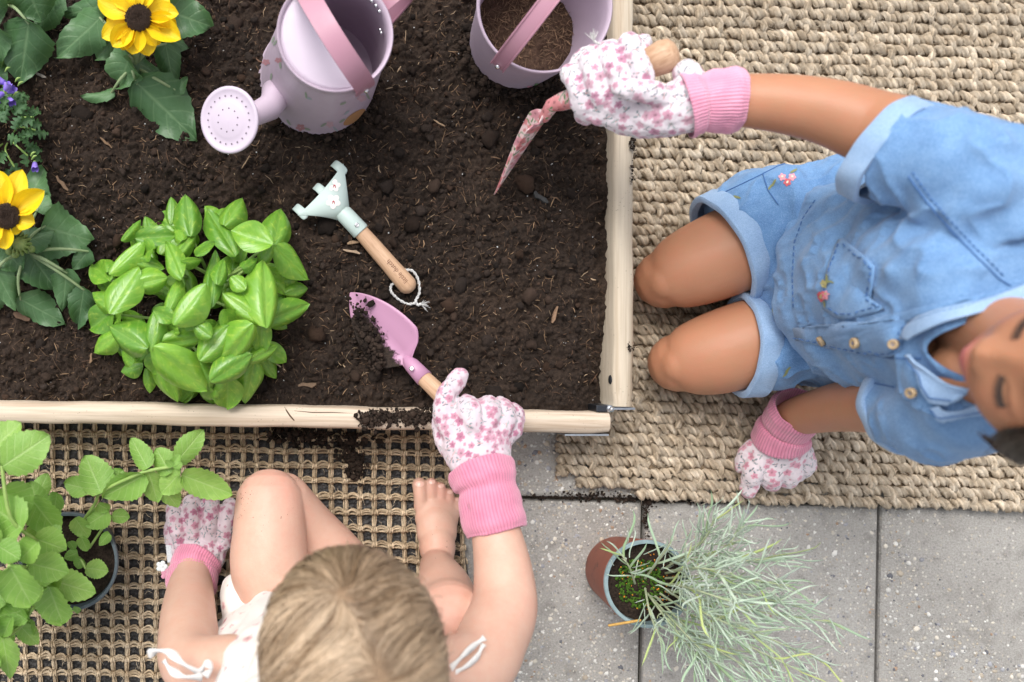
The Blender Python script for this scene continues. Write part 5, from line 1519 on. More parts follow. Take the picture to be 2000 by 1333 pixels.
# --- trowels
def trowel_blade(neck, tip, side, half, name, parent, m, dish=0.006, up=None, nt=26, nw=14, solid=0.0012, shoulder=0.26, rod=0.2):
    """heart-pointed blade between neck and tip"""
    d = tip - neck; L = d.length; d.normalize(); s = (side - d * side.dot(d)).normalized(); n_ = s.cross(d)
    if n_.z < 0: n_ = -n_
    vs = []; fs = []
    for i in range(nt + 1):
        t = i / nt
        if t < shoulder:
            q = t / shoulder; w = 0.20 + 0.80 * (max(0.0, min(1, (q - 0.42) / 0.58)) ** 0.40)
            if q < 0.42: w = 0.20
        else:
            q = (t - shoulder) / (1 - shoulder); w = (1 - q ** 2.0) ** 0.82 if q < 1 else 0.0
        w = max(w, 0.02) * half
        for j in range(nw + 1):
            u = j / nw * 2 - 1
            lift = dish * (u * w / half) ** 2 - 0.0035 * math.exp(-(u * w / 0.006) ** 2) * (1 - t) ** 1.5
            if t < 0.14: lift = -0.006 * (1 - math.sqrt(max(0, 1 - u * u * .98))) * 0 + 0.004 * u * u
            vs.append(neck + d * (L * t) + s * (u * w) + n_ * lift)
    for i in range(nt):
        for j in range(nw):
            a = i * (nw + 1) + j; fs.append((a, a + 1, a + nw + 2, a + nw + 1))
    mb = MB(); mb.add(vs, fs); o = mb.build(name, m, parent)
    if solid:
        sm = o.modifiers.new('s', 'SOLIDIFY'); sm.thickness = solid
    return o
def dusty(name, c):
    n = N(name); co = n.coord()
    a = n.noise(co, 60, 6, 0.75); sx = n.attr('Col'); d = n.node('SeparateColor', {'Color': sx}).outputs[0]
    f = n.ramp(n.math('ADD', n.math('MULTIPLY', a, 0.55), n.math('MULTIPLY', d, 0.9)), [(0.72, g(0)), (0.78, g(1))])
    sp = n.ramp(n.voro(co, 300), [(0.0, g(1)), (0.13, g(0))]); rare = n.ramp(n.noise(co, 50, 3), [(0.5, g(0)), (0.62, g(1))])
    f2 = n.math('MAXIMUM', f, n.math('MULTIPLY', sp, rare))
    col = n.mix(f2, c, n.ramp(n.noise(co, 500, 4, .7), [(0.3, c3(0.012, .008, .006)), (0.7, c3(0.05, .032, .022))]))
    return n.done(col, n.ramp(f2, [(0, g(0.42)), (1, g(0.95))]), n.bump(n.math('MULTIPLY', f2, n.noise(co, 400, 4, .7)), 0.8, 0.003))
trow = thing('garden_trowel', 'mauve pink trowel with soil on its blade held by the seated child', 'trowel', P(770, 670, SOIL_Z))
nk = P(806, 716, SOIL_Z + 0.022); tp = P(684, 572, SOIL_Z + 0.008)
sd_ = Vector((nk - tp).cross(Vector((0, 0, 1)))).normalized(); sd_ = (sd_ + Vector((0, 0, 0.32))).normalized()
if sd_.y < 0: sd_ = -sd_
sd_.z = 0.38
bl = trowel_blade(nk, tp, sd_, 0.0345, 'blade', trow, dusty('mauve_enamel_dusty', c3(0.455, 0.235, 0.36)))
co = get_co(bl.data); dcol = np.zeros((len(co), 3), dtype=np.float32)
for i, p in enumerate(co):
    v = Vector(p) - nk; t = v.dot((tp - nk).normalized()) / (tp - nk).length; s = v.dot(sd_.normalized()) / 0.0325
    dcol[i] = max(0, min(1, 0.42 - s * 0.42 - (0.28 if t > .8 else 0) + 0.1 * (t - .3)))
set_col(bl.data, dcol)
hdv = (P(862, 776, SOIL_Z + 0.050) - P(828, 738, SOIL_Z + 0.034)).normalized()
fs0 = P(797, 706, SOIL_Z + 0.021); fe0 = P(829, 740, SOIL_Z + 0.034)
turned('socket', fs0, fe0, [(-0.006, 0.003), (-0.002, 0.0062), (0.006, 0.0088), ((fe0 - fs0).length, 0.0102), ((fe0 - fs0).length, 0.0090)], enamel('mauve_socket', c3(0.455, 0.235, 0.36), 0.42, 0.6), trow)
screw('screw', trow, P(804, 720, SOIL_Z + 0.040), (-.15, .1, 1))
T_H0 = fe0; T_H1 = P(965, 872, SOIL_Z + 0.075)
hl = (T_H1 - T_H0).length
turned('handle', T_H0, T_H1, [(-0.004, 0.0), (-0.004, 0.008), (0, 0.0092), (hl * .3, 0.0102), (hl * .7, 0.0108), (hl * .95, 0.0100), (hl, 0.006), (hl * 1.01, 0.0)], M_BEECH, trow)

trow2 = thing('garden_trowel', 'flower printed trowel with round wooden grip held by the kneeling child', 'trowel', P(965, 380, SOIL_Z))
nk = P(1112, 194, 0.238); tp = P(966, 381, SOIL_Z + 0.004); mid = P(1078, 206, 0.222)
view = (CAM - P(1020, 290, 0.15)).normalized(); perp = (tp - mid).cross(view).normalized()
if perp.x < 0: perp = -perp
sd2 = (view * 0.98 + perp * 0.20).normalized()
M_FPR = make_vcol('flower_print_metal', 0.45, 0.05)
o = trowel_blade(mid, tp, sd2, 0.016, 'blade', trow2, M_FPR, dish=0.012, nt=90, nw=50, solid=0.0013, shoulder=0.2)
FPAL = [(0.60, 0.20, 0.21), (0.66, 0.26, 0.27), (0.60, 0.28, 0.32)]
paint_print(o.data, (0.70, 0.52, 0.52), 4, 0.0125, 0.0068, FPAL, [(0.12, 0.22, 0.1), (0.2, 0.3, 0.2)])
mb = MB(); mb.tube([mid.lerp(tp, 0.12), mid, mid.lerp(nk, .5), nk, nk + (nk - mid) * 0.5], [0.006, 0.0075, 0.0092, 0.0102, 0.0104], 22)
me = fuse(mb, 0.0009, 2); paint_print(me, (0.66, 0.42, 0.42), 5, 0.0125, 0.007, FPAL, [(0.12, 0.22, 0.1), (0.2, 0.3, 0.2)])
link('socket', me, M_FPR, trow2)
K0 = P(1120, 190, 0.246); K1 = P(1306, 107, 0.296)
hl = (K1 - K0).length
turned('handle', K0, K1, [(0, 0.0), (0, 0.009), (hl * .3, 0.0105), (hl * .7, 0.0125), (hl * .84, 0.0150), (hl * .95, 0.0166), (hl * 1.04, 0.0146), (hl * 1.085, 0.0085), (hl * 1.1, 0.0)], M_BEECH, trow2)
# spilled soil on the front board, on the mat and round the tools
def spill(name, pts, n, label, zfun, szm=0.0014, spread=1.0, seed=3):
    r = np.random.RandomState(seed); L = []
    for _ in range(n):
        c = pts[r.randint(len(pts))]; x = c[0] + r.normal() * c[2] * spread; y = c[1] + r.normal() * c[3] * spread
        L.append((x, y))
    sz = np.clip(r.lognormal(math.log(szm), .5, n), .0005, .005)
    pos = np.array([P(x, y, zfun(x, y))[:] for x, y in L]); pos[:, 2] += sz * r.uniform(0, 1.6, n)
    cols = np.array([[0.026, 0.0175, 0.013]]) * r.uniform(.4, 2.0, (n, 1))
    return tag(scatter_lumps(name, pos, sz, cols, M_CRUMB, rough=.4, seed=seed), label, 'soil', kind='stuff')
railz = lambda x, y: RAIL_Z + 0.0002
def front_rail_z(x, y):
    yc = 827 + (x - 1193) * 0.0185; return RAIL_Z + 0.001 if abs(y - yc) < 17 else RAIL_Z - 0.006
spill('spilled_soil', [(740, 812, 20, 6), (780, 818, 24, 8), (820, 816, 18, 8), (720, 822, 10, 8), (800, 808, 30, 5)], 900, 'dark soil spilled on top of the front board beside the glove', front_rail_z, seed=3)
spill('spilled_soil', [(690, 915, 9, 12), (600, 852, 22, 8), (680, 880, 12, 16), (660, 858, 40, 8), (695, 905, 7, 10), (560, 850, 20, 8)], 1100, 'dark soil dropped on the sisal mat below the front board', lambda x, y: 0.011, 0.0018, seed=4)
spill('spilled_soil', [(1233, 287, 4, 8), (1235, 275, 3, 5), (1237, 300, 3, 10), (1232, 680, 4, 5), (1228, 120, 4, 14), (1236, 345, 3, 12)], 110, 'specks of soil on the side board', railz, .0009, seed=5)
spill('spilled_soil', [(1150, 968, 30, 5), (1230, 974, 30, 4), (1268, 974, 8, 6), (1300, 978, 40, 3), (1090, 972, 40, 3), (1262, 1010, 3, 25)], 700, 'dark grit along the paving joint below the jute rug', lambda x, y: 0.001, .0010, seed=15)
ring = []
for k in range(26):
    a = math.radians(185 + 150 * k / 25); p = Mc @ Vector((math.cos(a) * rB * 1.02, math.sin(a) * rB * 1.02, 0.003))
    t = F / (H - p.z); ring.append((NX + p.x * t, NY - p.y * t, 5, 5))
spill('spilled_soil', ring, 900, 'dark soil banked round the foot of the watering can', lambda x, y: SOIL_Z + 0.003, .0016, seed=6)
ring = []
for k in range(26):
    a = math.radians(170 + 160 * k / 25); p = Mb @ Vector((math.cos(a) * rb0 * 1.06, math.sin(a) * rb0 * 1.06, 0.006)); t = F / (H - p.z); ring.append((NX + p.x * t, NY - p.y * t, 6, 6))
spill('spilled_soil', ring, 900, 'dark soil banked round the foot of the bucket', lambda x, y: SOIL_Z + 0.005, .0018, seed=7)
spill('spilled_soil', [(716, 640, 10, 14), (700, 610, 8, 14), (728, 690, 9, 12), (735, 712, 7, 8), (722, 668, 12, 12)], 420, 'soil lying on the lower half of the mauve trowel blade', lambda x, y: SOIL_Z + 0.016, .0016, seed=8)
# ------------------------------------------------------------------ people
def make_skin(name, rough=0.48, rad=(0.012, 0.006, 0.004), sss=0.22):
    n = N(name); co = n.coord()
    mott = n.noise(co, 55, 6, 0.72)
    col = n.mix(n.ramp(mott, [(0.35, g(0)), (0.7, g(0.34))]), n.attr('Col'), n.mix(0.6, n.attr('Col'), c3(0.55, 0.16, 0.10)))
    nor = n.bump(n.voro(co, 800), 0.16, 0.0008)
    nor = n.bump(n.noise(co, 170, 4, 0.65), 0.14, 0.0014, nor)
    n.done(col, rough, nor, Specular_IOR_Level=0.35, Subsurface_Weight=sss, Subsurface_Scale=0.6)
    n.b.inputs['Subsurface Radius'].default_value = rad
    return n.m
M_SKIN_L = make_skin('light_skin'); M_SKIN_T = make_skin('tan_skin', 0.46, (0.009, 0.004, 0.0025), 0.25)
def cloth(name, col1, col2, scale=900, rough=0.85, bump=0.35, blot=30):
    n = N(name); co = n.coord()
    w = n.noise(co, scale, 3, 0.7)
    c = n.mix(n.ramp(n.noise(co, blot, 4, 0.6), [(0.35, g(0)), (0.7, g(1))]), col1, col2)
    c = n.mix(n.ramp(w, [(0.3, g(0.25)), (0.6, g(0))]), c, tuple(x * 0.6 for x in col1[:3]) + (1,))
    return n.done(c, rough, n.bump(w, bump, 0.0008), Sheen_Weight=0.25)
def denim(name, c1, c2, c3_):
    n = N(name); co = n.coord()
    tw = n.noise(n.coord('Object', (2600.0, 700.0, 700.0)), 1.0, 3, 0.7)
    tw2 = n.noise(n.coord('Object', (420.0, 2200.0, 2200.0)), 1.0, 3, 0.7)
    wash = n.noise(co, 34, 6, 0.75)
    c = n.ramp(wash, [(0.25, c1), (0.5, c2), (0.85, c3_)])
    f = n.math('ADD', n.math('MULTIPLY', tw, 0.5), n.math('MULTIPLY', tw2, 0.5))
    c = n.mix(n.ramp(f, [(0.36, g(0.55)), (0.56, g(0))]), c, tuple(x * 0.55 for x in c1[:3]) + (1,))
    c = n.mix(n.ramp(f, [(0.5, g(0)), (0.66, g(0.35))]), c, c3(0.5, 0.62, 0.78))
    return n.done(c, 0.85, n.bump(f, 0.5, 0.0008), Sheen_Weight=0.2)
M_DEN = denim('washed_denim', c3(0.095, 0.215, 0.43), c3(0.145, 0.30, 0.55), c3(0.225, 0.395, 0.64))
M_DENS = denim('shorts_denim', c3(0.075, 0.19, 0.40), c3(0.125, 0.275, 0.52), c3(0.20, 0.37, 0.61))
M_DENL = denim('pale_denim', c3(0.22, 0.36, 0.58), c3(0.29, 0.44, 0.66), c3(0.38, 0.52, 0.72))
M_THREAD = simple('blue_thread', c3(0.055, 0.145, 0.35), rough=0.8)
M_GLOVE = make_vcol('flower_print_cotton', 0.85, 0.4, 900, 0.0006, Sheen_Weight=0.3)
def ribbed(name, c1, c2):
    n = N(name); co = n.coord()
    w = n.noise(co, 1100, 3, 0.7)
    c = n.mix(n.ramp(n.noise(co, 60, 3), [(0.3, g(0)), (0.7, g(1))]), c1, c2)
    c = n.mix(1.0, c, n.attr('Col'), 'MULTIPLY')
    return n.done(c, 0.9, n.bump(w, 0.4, 0.0008), Sheen_Weight=0.5)
M_RIB = ribbed('pink_rib_knit', c3(0.62, 0.20, 0.31), c3(0.69, 0.26, 0.37))
M_RIB2 = ribbed('pale_pink_rib_knit', c3(0.74, 0.29, 0.42), c3(0.80, 0.36, 0.49))

def head_shape(mb, c, f, up, s=1.0, nu=120, nv=84):
    f = Vector(f).normalized(); up = Vector(up); up = (up - f * up.dot(f)).normalized(); rt = f.cross(up)
    def pt(d):
        x, y, z = 0.067 * d.x, 0.083 * d.y, 0.093 * d.z
        if d.z < 0:
            x *= 1 - 0.30 * (-d.z) ** 1.4
            if d.y < 0: y *= 1 - 0.35 * (-d.z) ** 1.2
            else: y *= 1 + 0.05 * (-d.z)
        if d.y > 0.2:
            k = min(1, (d.y - 0.2) / 0.35)
            G = lambda cx, cz, sx, sz: math.exp(-((x - cx) / sx) ** 2 - ((z - cz) / sz) ** 2)
            q = 0.0115 * G(0, -0.018, 0.0095, 0.011) + 0.0055 * G(0, 0.002, 0.007, 0.016) + 0.005 * (G(-.010, -.022, .005, .006) + G(.010, -.022, .005, .006))
            q += 0.0085 * G(0, -0.042, 0.017, 0.0055) + 0.0092 * G(0, -0.0515, 0.015, 0.0055) - 0.0042 * G(0, -0.0468, 0.019, 0.0016)
            q += 0.0065 * G(0, -0.075, 0.016, 0.012) - 0.0025 * G(0, -0.062, .015, .005)
            q += -0.0055 * (G(-.028, .008, .014, .010) + G(.028, .008, .014, .010)) + 0.0040 * (G(-.028, .0055, .0105, .0065) + G(.028, .0055, .0105, .0065))
            q += 0.0055 * (G(-.034, -.026, .02, .02) + G(.034, -.026, .02, .02)) + 0.002 * G(0, .03, .04, .012)
            y += q * k
        return c + (rt * x + f * y + up * z) * s
    vs = []; fs = []
    vs.append(pt(Vector((0, 0, -1))))
    for j in range(1, nv):
        th = math.pi * j / nv
        for i in range(nu):
            a = 2 * math.pi * i / nu; vs.append(pt(Vector((math.sin(th) * math.cos(a), math.sin(th) * math.sin(a), -math.cos(th)))))
    vs.append(pt(Vector((0, 0, 1))))
    for i in range(nu):
        i2 = (i + 1) % nu
        fs.append((0, 1 + i2, 1 + i)); fs.append((len(vs) - 1, 1 + (nv - 2) * nu + i, 1 + (nv - 2) * nu + i2))
        for j in range(nv - 2):
            fs.append((1 + j * nu + i, 1 + j * nu + i2, 1 + (j + 1) * nu + i2, 1 + (j + 1) * nu + i))
    mb.add(vs, fs)
    # ears
    for s_ in (-1, 1):
        e = c + (rt * (0.066 * s_) + f * (-0.006) + up * (-0.012)) * s
        mb.ellipsoid(e, (0.007 * s, 0.016 * s, 0.026 * s), Matrix((rt, f, up)).transposed() @ Matrix.Rotation(0.35 * s_, 3, 'Z'))
    return rt, f, up

def spread(pts, n=7):
    """Catmull-Rom through [(Vector, r)...]"""
    out = []; rad = []
    for i in range(len(pts) - 1):
        a = pts[max(i - 1, 0)]; b = pts[i]; c = pts[i + 1]; d = pts[min(i + 2, len(pts) - 1)]
        for k in range(n):
            t = k / n
            f = lambda a, b, c, d: 0.5 * ((2 * b) + (c - a) * t + (2 * a - 5 * b + 4 * c - d) * t * t + (3 * b - a - 3 * c + d) * t ** 3)
            out.append(f(a[0], b[0], c[0], d[0])); rad.append(f(a[1], b[1], c[1], d[1]))
    out.append(pts[-1][0]); rad.append(pts[-1][1])
    return out, rad
def limb(mb, pts, n=36, flat=1.0, up=None, ends=True):
    o, r = spread([(Vector(p), q) for p, q in pts]); mb.tube(o, r, n, flat=flat, up=up, round_ends=ends)
def T(mb, *pts, n=22, flat=1.0):
    """limb given as photograph points (px, py, z, r)"""
    limb(mb, [(P(a, b, z), r) for a, b, z, r in pts], n, flat)

def cuff(parent, pts, m, nr=168, rib=0.0005, lip=0.003, flat=1.0, name='cuff', up=None):
    """ribbed knit tube with a rolled edge at its far end; pts [(Vector, r)...] glove -> arm"""
    o, r = spread([(Vector(p), q) for p, q in pts], 10); mb = MB(); rings = []
    tang = [(o[min(i + 1, len(o) - 1)] - o[max(i - 1, 0)]).normalized() for i in range(len(o))]
    u = Vector(up) if up else tang[0].orthogonal(); L = len(o)
    def ring(p, t, rad, ribs):
        nonlocal u
        u = (u - t * u.dot(t)).normalized(); w = t.cross(u)
        return [p + (u * math.cos(2 * math.pi * k / nr) * flat + w * math.sin(2 * math.pi * k / nr)) * (rad + (rib if k % 3 else -rib * 1.6) * ribs) for k in range(nr)]
    for i in range(L):
        q = i / (L - 1); bulge = 0.0012 * math.sin(9 * q + 1) + 0.0006 * math.sin(23 * q)
        rings.append(ring(o[i], tang[i], r[i] + bulge, 1.0))
    e = o[-1]; t = tang[-1]; R = r[-1] + 0.0012 * math.sin(10) 
    for a in (30, 70, 110, 150, 180):
        aa = math.radians(a); rings.append(ring(e + t * (lip * math.sin(aa)), t, R - lip * 0.6 + lip * 0.6 * math.cos(aa), 0.5))
    for k in range(1, 5): rings.append(ring(e - t * (0.005 * k), t, R - lip * 1.2 - 0.001 * k, 0.2))
    mb.rings(rings, close_ends=False)
    me = mb.mesh(name); co = get_co(me); set_co(me, co + get_no(me) * (fbm(co * 60, 2, 5) * 0.0012)[:, None])
    sh = np.where(np.arange(len(co)) % nr % 3 == 0, 0.72, 1.0); set_col(me, np.repeat(sh[:, None], 3, 1))
    return link(name, me, m, parent)
GPAL = [(0.50, 0.23, 0.31), (0.55, 0.29, 0.37), (0.44, 0.17, 0.26)]; LPAL = [(0.13, 0.17, 0.19), (0.19, 0.24, 0.25), (0.32, 0.37, 0.37)]
def glove(name, label, mb, seed, base=(0.59, 0.485, 0.53), wr=0.0016, pal=GPAL, seams=()):
    t = thing('garden_glove', label, 'glove', tuple(mb.v[0]), 'flower print gloves')
    me = fuse(mb, 0.00125, 2, 0.5, 'glove_hand')
    crumple(me, wr, 75, seed, 2)
    crumple(me, wr * 0.35, 240, seed + 3, 2)
    paint_print(me, base, seed, 0.0118, 0.0049, pal, LPAL)
    link('hand', me, M_GLOVE, t)
    return t, me

# ================================================================== seated fair-haired child
kidA = thing('person', 'small child with fair hair seated on the mat holding the mauve trowel', 'person', (0.06, -0.36, 0.016))
mb = MB()
hA = Vector((0.056, -0.247, 0.455)); fA = Vector((-0.08, 0.80, -0.60)); uA = Vector((-0.02, 0.6, 0.8))
rtA, fA, uA = head_shape(mb, hA, fA, uA, 0.93)
limb(mb, [((0.085, -0.40, 0.075), 0.082), ((0.078, -0.375, 0.15), 0.078), ((0.062, -0.335, 0.25), 0.072), ((0.052, -0.305, 0.325), 0.066), ((0.05, -0.295, 0.352), 0.04)], flat=0.74, up=(0, 1, 0.3))
limb(mb, [((0.05, -0.30, 0.34), 0.034), ((0.052, -0.272, 0.395), 0.031), ((0.055, -0.255, 0.43), 0.034)])
# left leg folded, knee towards the bed
limb(mb, [(P(527, 984, .125), .0395), (P(526, 1040, .135), .0415), (P(530, 1120, .138), .0455), ((0.02, -0.33, 0.125), 0.052), ((0.045, -0.385, 0.105), 0.06)])
limb(mb, [(P(548, 984, .110), .037), (P(600, 1035, .092), .0345), (P(664, 1098, .078), .0345), (P(735, 1170, .06), .030), ((0.165, -0.305, 0.042), 0.022)])
limb(mb, [((0.16, -0.30, 0.04), 0.02), ((0.195, -0.315, 0.034), 0.021), ((0.225, -0.33, 0.03), 0.016)])
# right leg upright, bare foot flat on the mat
limb(mb, [(P(853, 1105, .052), .0205), (P(858, 1118, .085), .0235), (P(868, 1150, .13), .031), (P(876, 1190, .175), .036), (P(880, 1205, .205), .0375)])
limb(mb, [(P(880, 1208, .205), .0385), ((0.168, -0.315, 0.175), .046), ((0.135, -0.375, 0.115), .058)])
mb.ellipsoid(P(853, 1012, .028), (.0275, .027, .0125)); mb.ellipsoid(P(853, 1035, .032), (.0255, .032, .0165)); mb.ellipsoid(P(854, 1068, .038), (.0225, .028, .0215)); mb.ellipsoid(P(856, 1105, .038), (.0205, .026, .0225))
TOE = [((822, 990), (819, 947), .0090), ((845, 985), (843, 943), .0066), ((863, 988), (861, 951), .0060), ((879, 994), (878, 963), .0056), ((894, 1002), (894, 978), .0050)]
for (a, b, r) in TOE:
    limb(mb, [(P(a[0], a[1], .026), r * 1.0), (P((a[0] + b[0]) / 2, (a[1] + b[1]) / 2, .0285), r * 0.9), (P(b[0], b[1], .0255), r * 1.02)])
# arms
limb(mb, [((0.135, -0.302, 0.33), .032), (P(930, 1300, .305), .0335), (P(965, 1240, .27), .0335), (P(985, 1185, .245), .0325), (P(983, 1120, .228), .0300), (P(972, 1055, .212), .0265), (P(960, 1010, .203), .0235)])
limb(mb, [((-0.045, -0.30, 0.31), .030), (P(378, 1300, .275), .0315), (P(368, 1230, .2), .0315), (P(370, 1170, .13), .0285), (P(375, 1125, .085), .0235), (P(380, 1100, .07), .022)])
meA = fuse(mb, 0.0019, 5, 0.5, 'body', 0.4)
co = get_co(meA)
base = np.array([0.60, 0.385, 0.295]); col = np.tile(base, (len(co), 1)); 
def tint(co, col, c, r, rgb, k):
    d = np.linalg.norm(co - np.array(c)[None], axis=1); w = np.exp(-(d / r) ** 2)[:, None] * k; return col * (1 - w) + np.array(rgb) * w
for c, r, k in ((P(530, 950, .15), .03, .5), (P(880, 1195, .23), .035, .3), (P(850, 950, .03), .012, .5), (P(875, 965, .03), .012, .5), (P(1010, 1195, .25), .03, .35), (P(852, 1090, .07), .02, .3)): col = tint(co, col, c, r, (0.66, 0.30, 0.235), k)
col *= (1 + 0.05 * fbm(co * 30, 2, 9))[:, None]
set_col(meA, col)
link('body', meA, M_SKIN_L, kidA)
bvA = bvh_of(meA)
M_NAIL = simple('toe_nail', c3(0.72, 0.44, 0.36), rough=0.3)
for (a, b, r) in TOE:
    s = r / .0093; decal(bvA, 'toenail', kidA, M_NAIL, [oval(b[0] + 0.5, b[1] - 1, 9 * s, 6.0 * s)], 0.0007)
dk_ = []; rdk = random.Random(4)
for (cx_, cy_, sx_, sy_, n__) in ((577, 938, 6, 5, 14), (480, 975, 8, 12, 16), (470, 990, 5, 18, 10), (520, 1000, 50, 60, 14), (850, 1060, 20, 30, 8)):
    for _ in range(n__):
        h = onto(bvA, rdk.gauss(cx_, sx_), rdk.gauss(cy_, sy_), .0002)
        if h and h[0].z > .03: dk_.append(h[0][:])
tag(scatter_lumps('soil_specks', np.array(dk_), np.random.RandomState(2).uniform(.0002, .0006, len(dk_)), np.tile([[0.05, 0.03, 0.02]], (len(dk_), 1)), M_CRUMB, seed=50), 'specks of soil on the bare leg of the seated child', 'soil', kind='stuff')
# fair hair: thousands of strands combed out from the crown
def strands(roots, flow, surf, L, nseg, r0, seed, lift, lenvar=(0.6, 1.0)):
    """roots (n,3); surf projects points to the skull; flow gives tangents"""
    r = np.random.RandomState(seed); n = len(roots); p = roots.copy(); pts = []
    ll = L * r.uniform(lenvar[0], lenvar[1], n); off = lift * r.uniform(0.1, 1, n) ** 0.7
    wob = r.uniform(-1, 1, (n, 3))
    for k in range(nseg + 1):
        q, nr_ = surf(p)
        t = k / nseg
        pts.append(q + nr_ * (off * (0.25 + 0.75 * math.sin(math.pi * min(1, 0.15 + 0.75 * t))))[:, None])
        d = flow(q, nr_, k); d = d + 0.16 * wob; d = d - nr_ * np.sum(d * nr_, 1)[:, None]; d /= np.linalg.norm(d, axis=1)[:, None] + 1e-9
        p = q + d * (ll / nseg)[:, None]
    return np.stack(pts, 1)
def strand_mesh(name, pts, rad, cols, m, parent):
    n, k, _ = pts.shape
    tan = np.gradient(pts, axis=1); tan /= np.linalg.norm(tan, axis=2, keepdims=True) + 1e-9
    ref = np.array([0.3, 0.2, 0.93]); u = np.cross(tan, ref); u /= np.linalg.norm(u, axis=2, keepdims=True) + 1e-9; w = np.cross(tan, u)
    tp = np.linspace(0, 1, k); rr_ = rad * (0.45 + 0.55 * np.sin(np.pi * np.clip(0.15 + 0.75 * tp, 0, 1)))
    V = []
    for s in range(3):
        a = 2 * math.pi * s / 3; V.append(pts + (u * math.cos(a) + w * math.sin(a)) * rr_[None, :, None])
    V = np.stack(V, 2).reshape(n, k * 3, 3)
    fs = []
    for i in range(k - 1):
        for s in range(3):
            s2 = (s + 1) % 3; fs.append((i * 3 + s, i * 3 + s2, i * 3 + 3 + s2, i * 3 + 3 + s))
    fs = np.array(fs); f = (fs[None] + (np.arange(n) * k * 3)[:, None, None]).reshape(-1, 4)
    me = fast_mesh(name, V.reshape(-1, 3), f); set_col(me, np.repeat(cols, k * 3, 0))
    return link(name, me, m, parent)
def make_hair(name):
    n = N(name); n.done(n.attr('Col'), 0.36, None, Specular_IOR_Level=0.7); return n.m
M_HAIR = make_hair('hair')
FR = np.array([list(rtA), list(fA), list(uA)]); cA_ = np.array(hA); AX = np.array([0.067, 0.083, 0.093]) * 0.93 + 0.003
def skull(FR, c, AX):
    def surf(p):
        l = (p - c) @ FR.T / AX; l /= np.linalg.norm(l, axis=1)[:, None] + 1e-9
        q = (l * AX) @ FR + c; nr_ = (l / AX) @ FR; nr_ /= np.linalg.norm(nr_, axis=1)[:, None]; return q, nr_
    return surf
sfA_ = skull(FR, cA_, AX)
wh = np.array(onto(bvA, 668, 1170)[0]); wh2 = np.array(onto(bvA, 735, 1325)[0])
rh = np.random.RandomState(5)
def roots(n, FR, c, AX, test):
    l = rh.normal(size=(n * 4, 3)); l /= np.linalg.norm(l, axis=1)[:, None]
    l = l[[test(x) for x in l]][:n]; return (l * AX) @ FR + c
hairline = lambda l: l[2] > -0.35 and not (l[1] > 0.55 and l[2] < 0.38) and not (l[1] > 0.2 and l[2] < -0.05)
rA = roots(12000, FR, cA_, AX, hairline)
whl, wn_ = sfA_(wh[None]); wn_ = wn_[0]
def flowA(q, nr_, k):
    tt = np.clip(((q - wh) @ (wh2 - wh)) / np.sum((wh2 - wh) ** 2), 0, 1)[:, None]; d = q - (wh + (wh2 - wh) * tt); d = d - nr_ * np.sum(d * nr_, 1)[:, None]; ln = np.linalg.norm(d, axis=1)[:, None] + 1e-6; d = d / ln
    sw = np.cross(nr_, d) * (0.40 * np.exp(-ln / 0.03)); return d + sw + 0.35 * FR[1] * 0 + 0.25 * (-FR[2]) * 0 + 0.10 * np.stack([vnoise(q * 60, 3), vnoise(q * 60, 4), vnoise(q * 60, 5)], 1) + np.array([0, 0, -0.05])
pts = strands(rA, flowA, sfA_, 0.085, 6, 0.0, 6, 0.010)
def clump(pts, ng, k, seed):
    r = np.random.RandomState(seed); gi = r.choice(len(pts), ng, False); kd = KDTree(ng)
    for i, q in enumerate(gi): kd.insert(pts[q, 3], i)
    kd.balance(); own = np.array([kd.find(p)[1] for p in pts[:, 3]]); t = np.linspace(0, 1, pts.shape[1])[None, :, None]
    G = pts[gi[own]]; return pts + (G - pts) * (k * (0.35 + 0.65 * t)), own
pts, own = clump(pts, 420, 0.25, 3)
fly = rh.uniform(0, 1, len(pts)) < 0.10
pts[fly] += (np.linspace(0, 1, 7)[None, :, None] ** 1.5) * rh.normal(size=(fly.sum(), 1, 3)) * 0.0055
ang_ = np.arctan2((rA - wh) @ FR[1], (rA - wh) @ FR[0])
st = vnoise(np.stack([ang_ * 6, np.linalg.norm(rA - wh, axis=1) * 25, 0 * ang_], 1), 12) * 0.5 + 0.5
st = np.clip(0.40 * st + 0.35 * np.random.RandomState(8).uniform(0, 1, 420)[own] + 0.25 * rh.uniform(0, 1, len(rA)), 0, 1)
st = np.clip((st - 0.22) * 1.6, 0, 1)
frontness = np.clip((((rA - cA_) @ FR[1]) / 0.08 - 0.15) * 1.3, 0, 1) * np.clip(0.7 - ((rA - cA_) @ FR[0]) / 0.09, 0, 1)
dk = np.array([0.22, 0.135, 0.07]); lt = np.array([0.86, 0.66, 0.46])
cols = dk + (lt - dk) * (st * (1 - 0.6 * frontness))[:, None]
cols *= rh.uniform(0.8, 1.15, (len(cols), 1))
hairA = strand_mesh('hair', pts, 0.00040, cols, M_HAIR, kidA)
def scalp(name, FR, c, AX, test, m, parent, k=1.012):
    v, f = ico(5); ok = np.array([test(x) for x in v]); f = f[ok[f].all(1)]
    me = fast_mesh(name, (v * AX * k) @ FR + c, f); return link(name, me, m, parent)
scalp('scalp_hair', FR, cA_, AX, hairline, simple('fair_scalp', c3(0.30, 0.20, 0.12), c3(0.22, 0.14, 0.08), 90, .6), hairA)
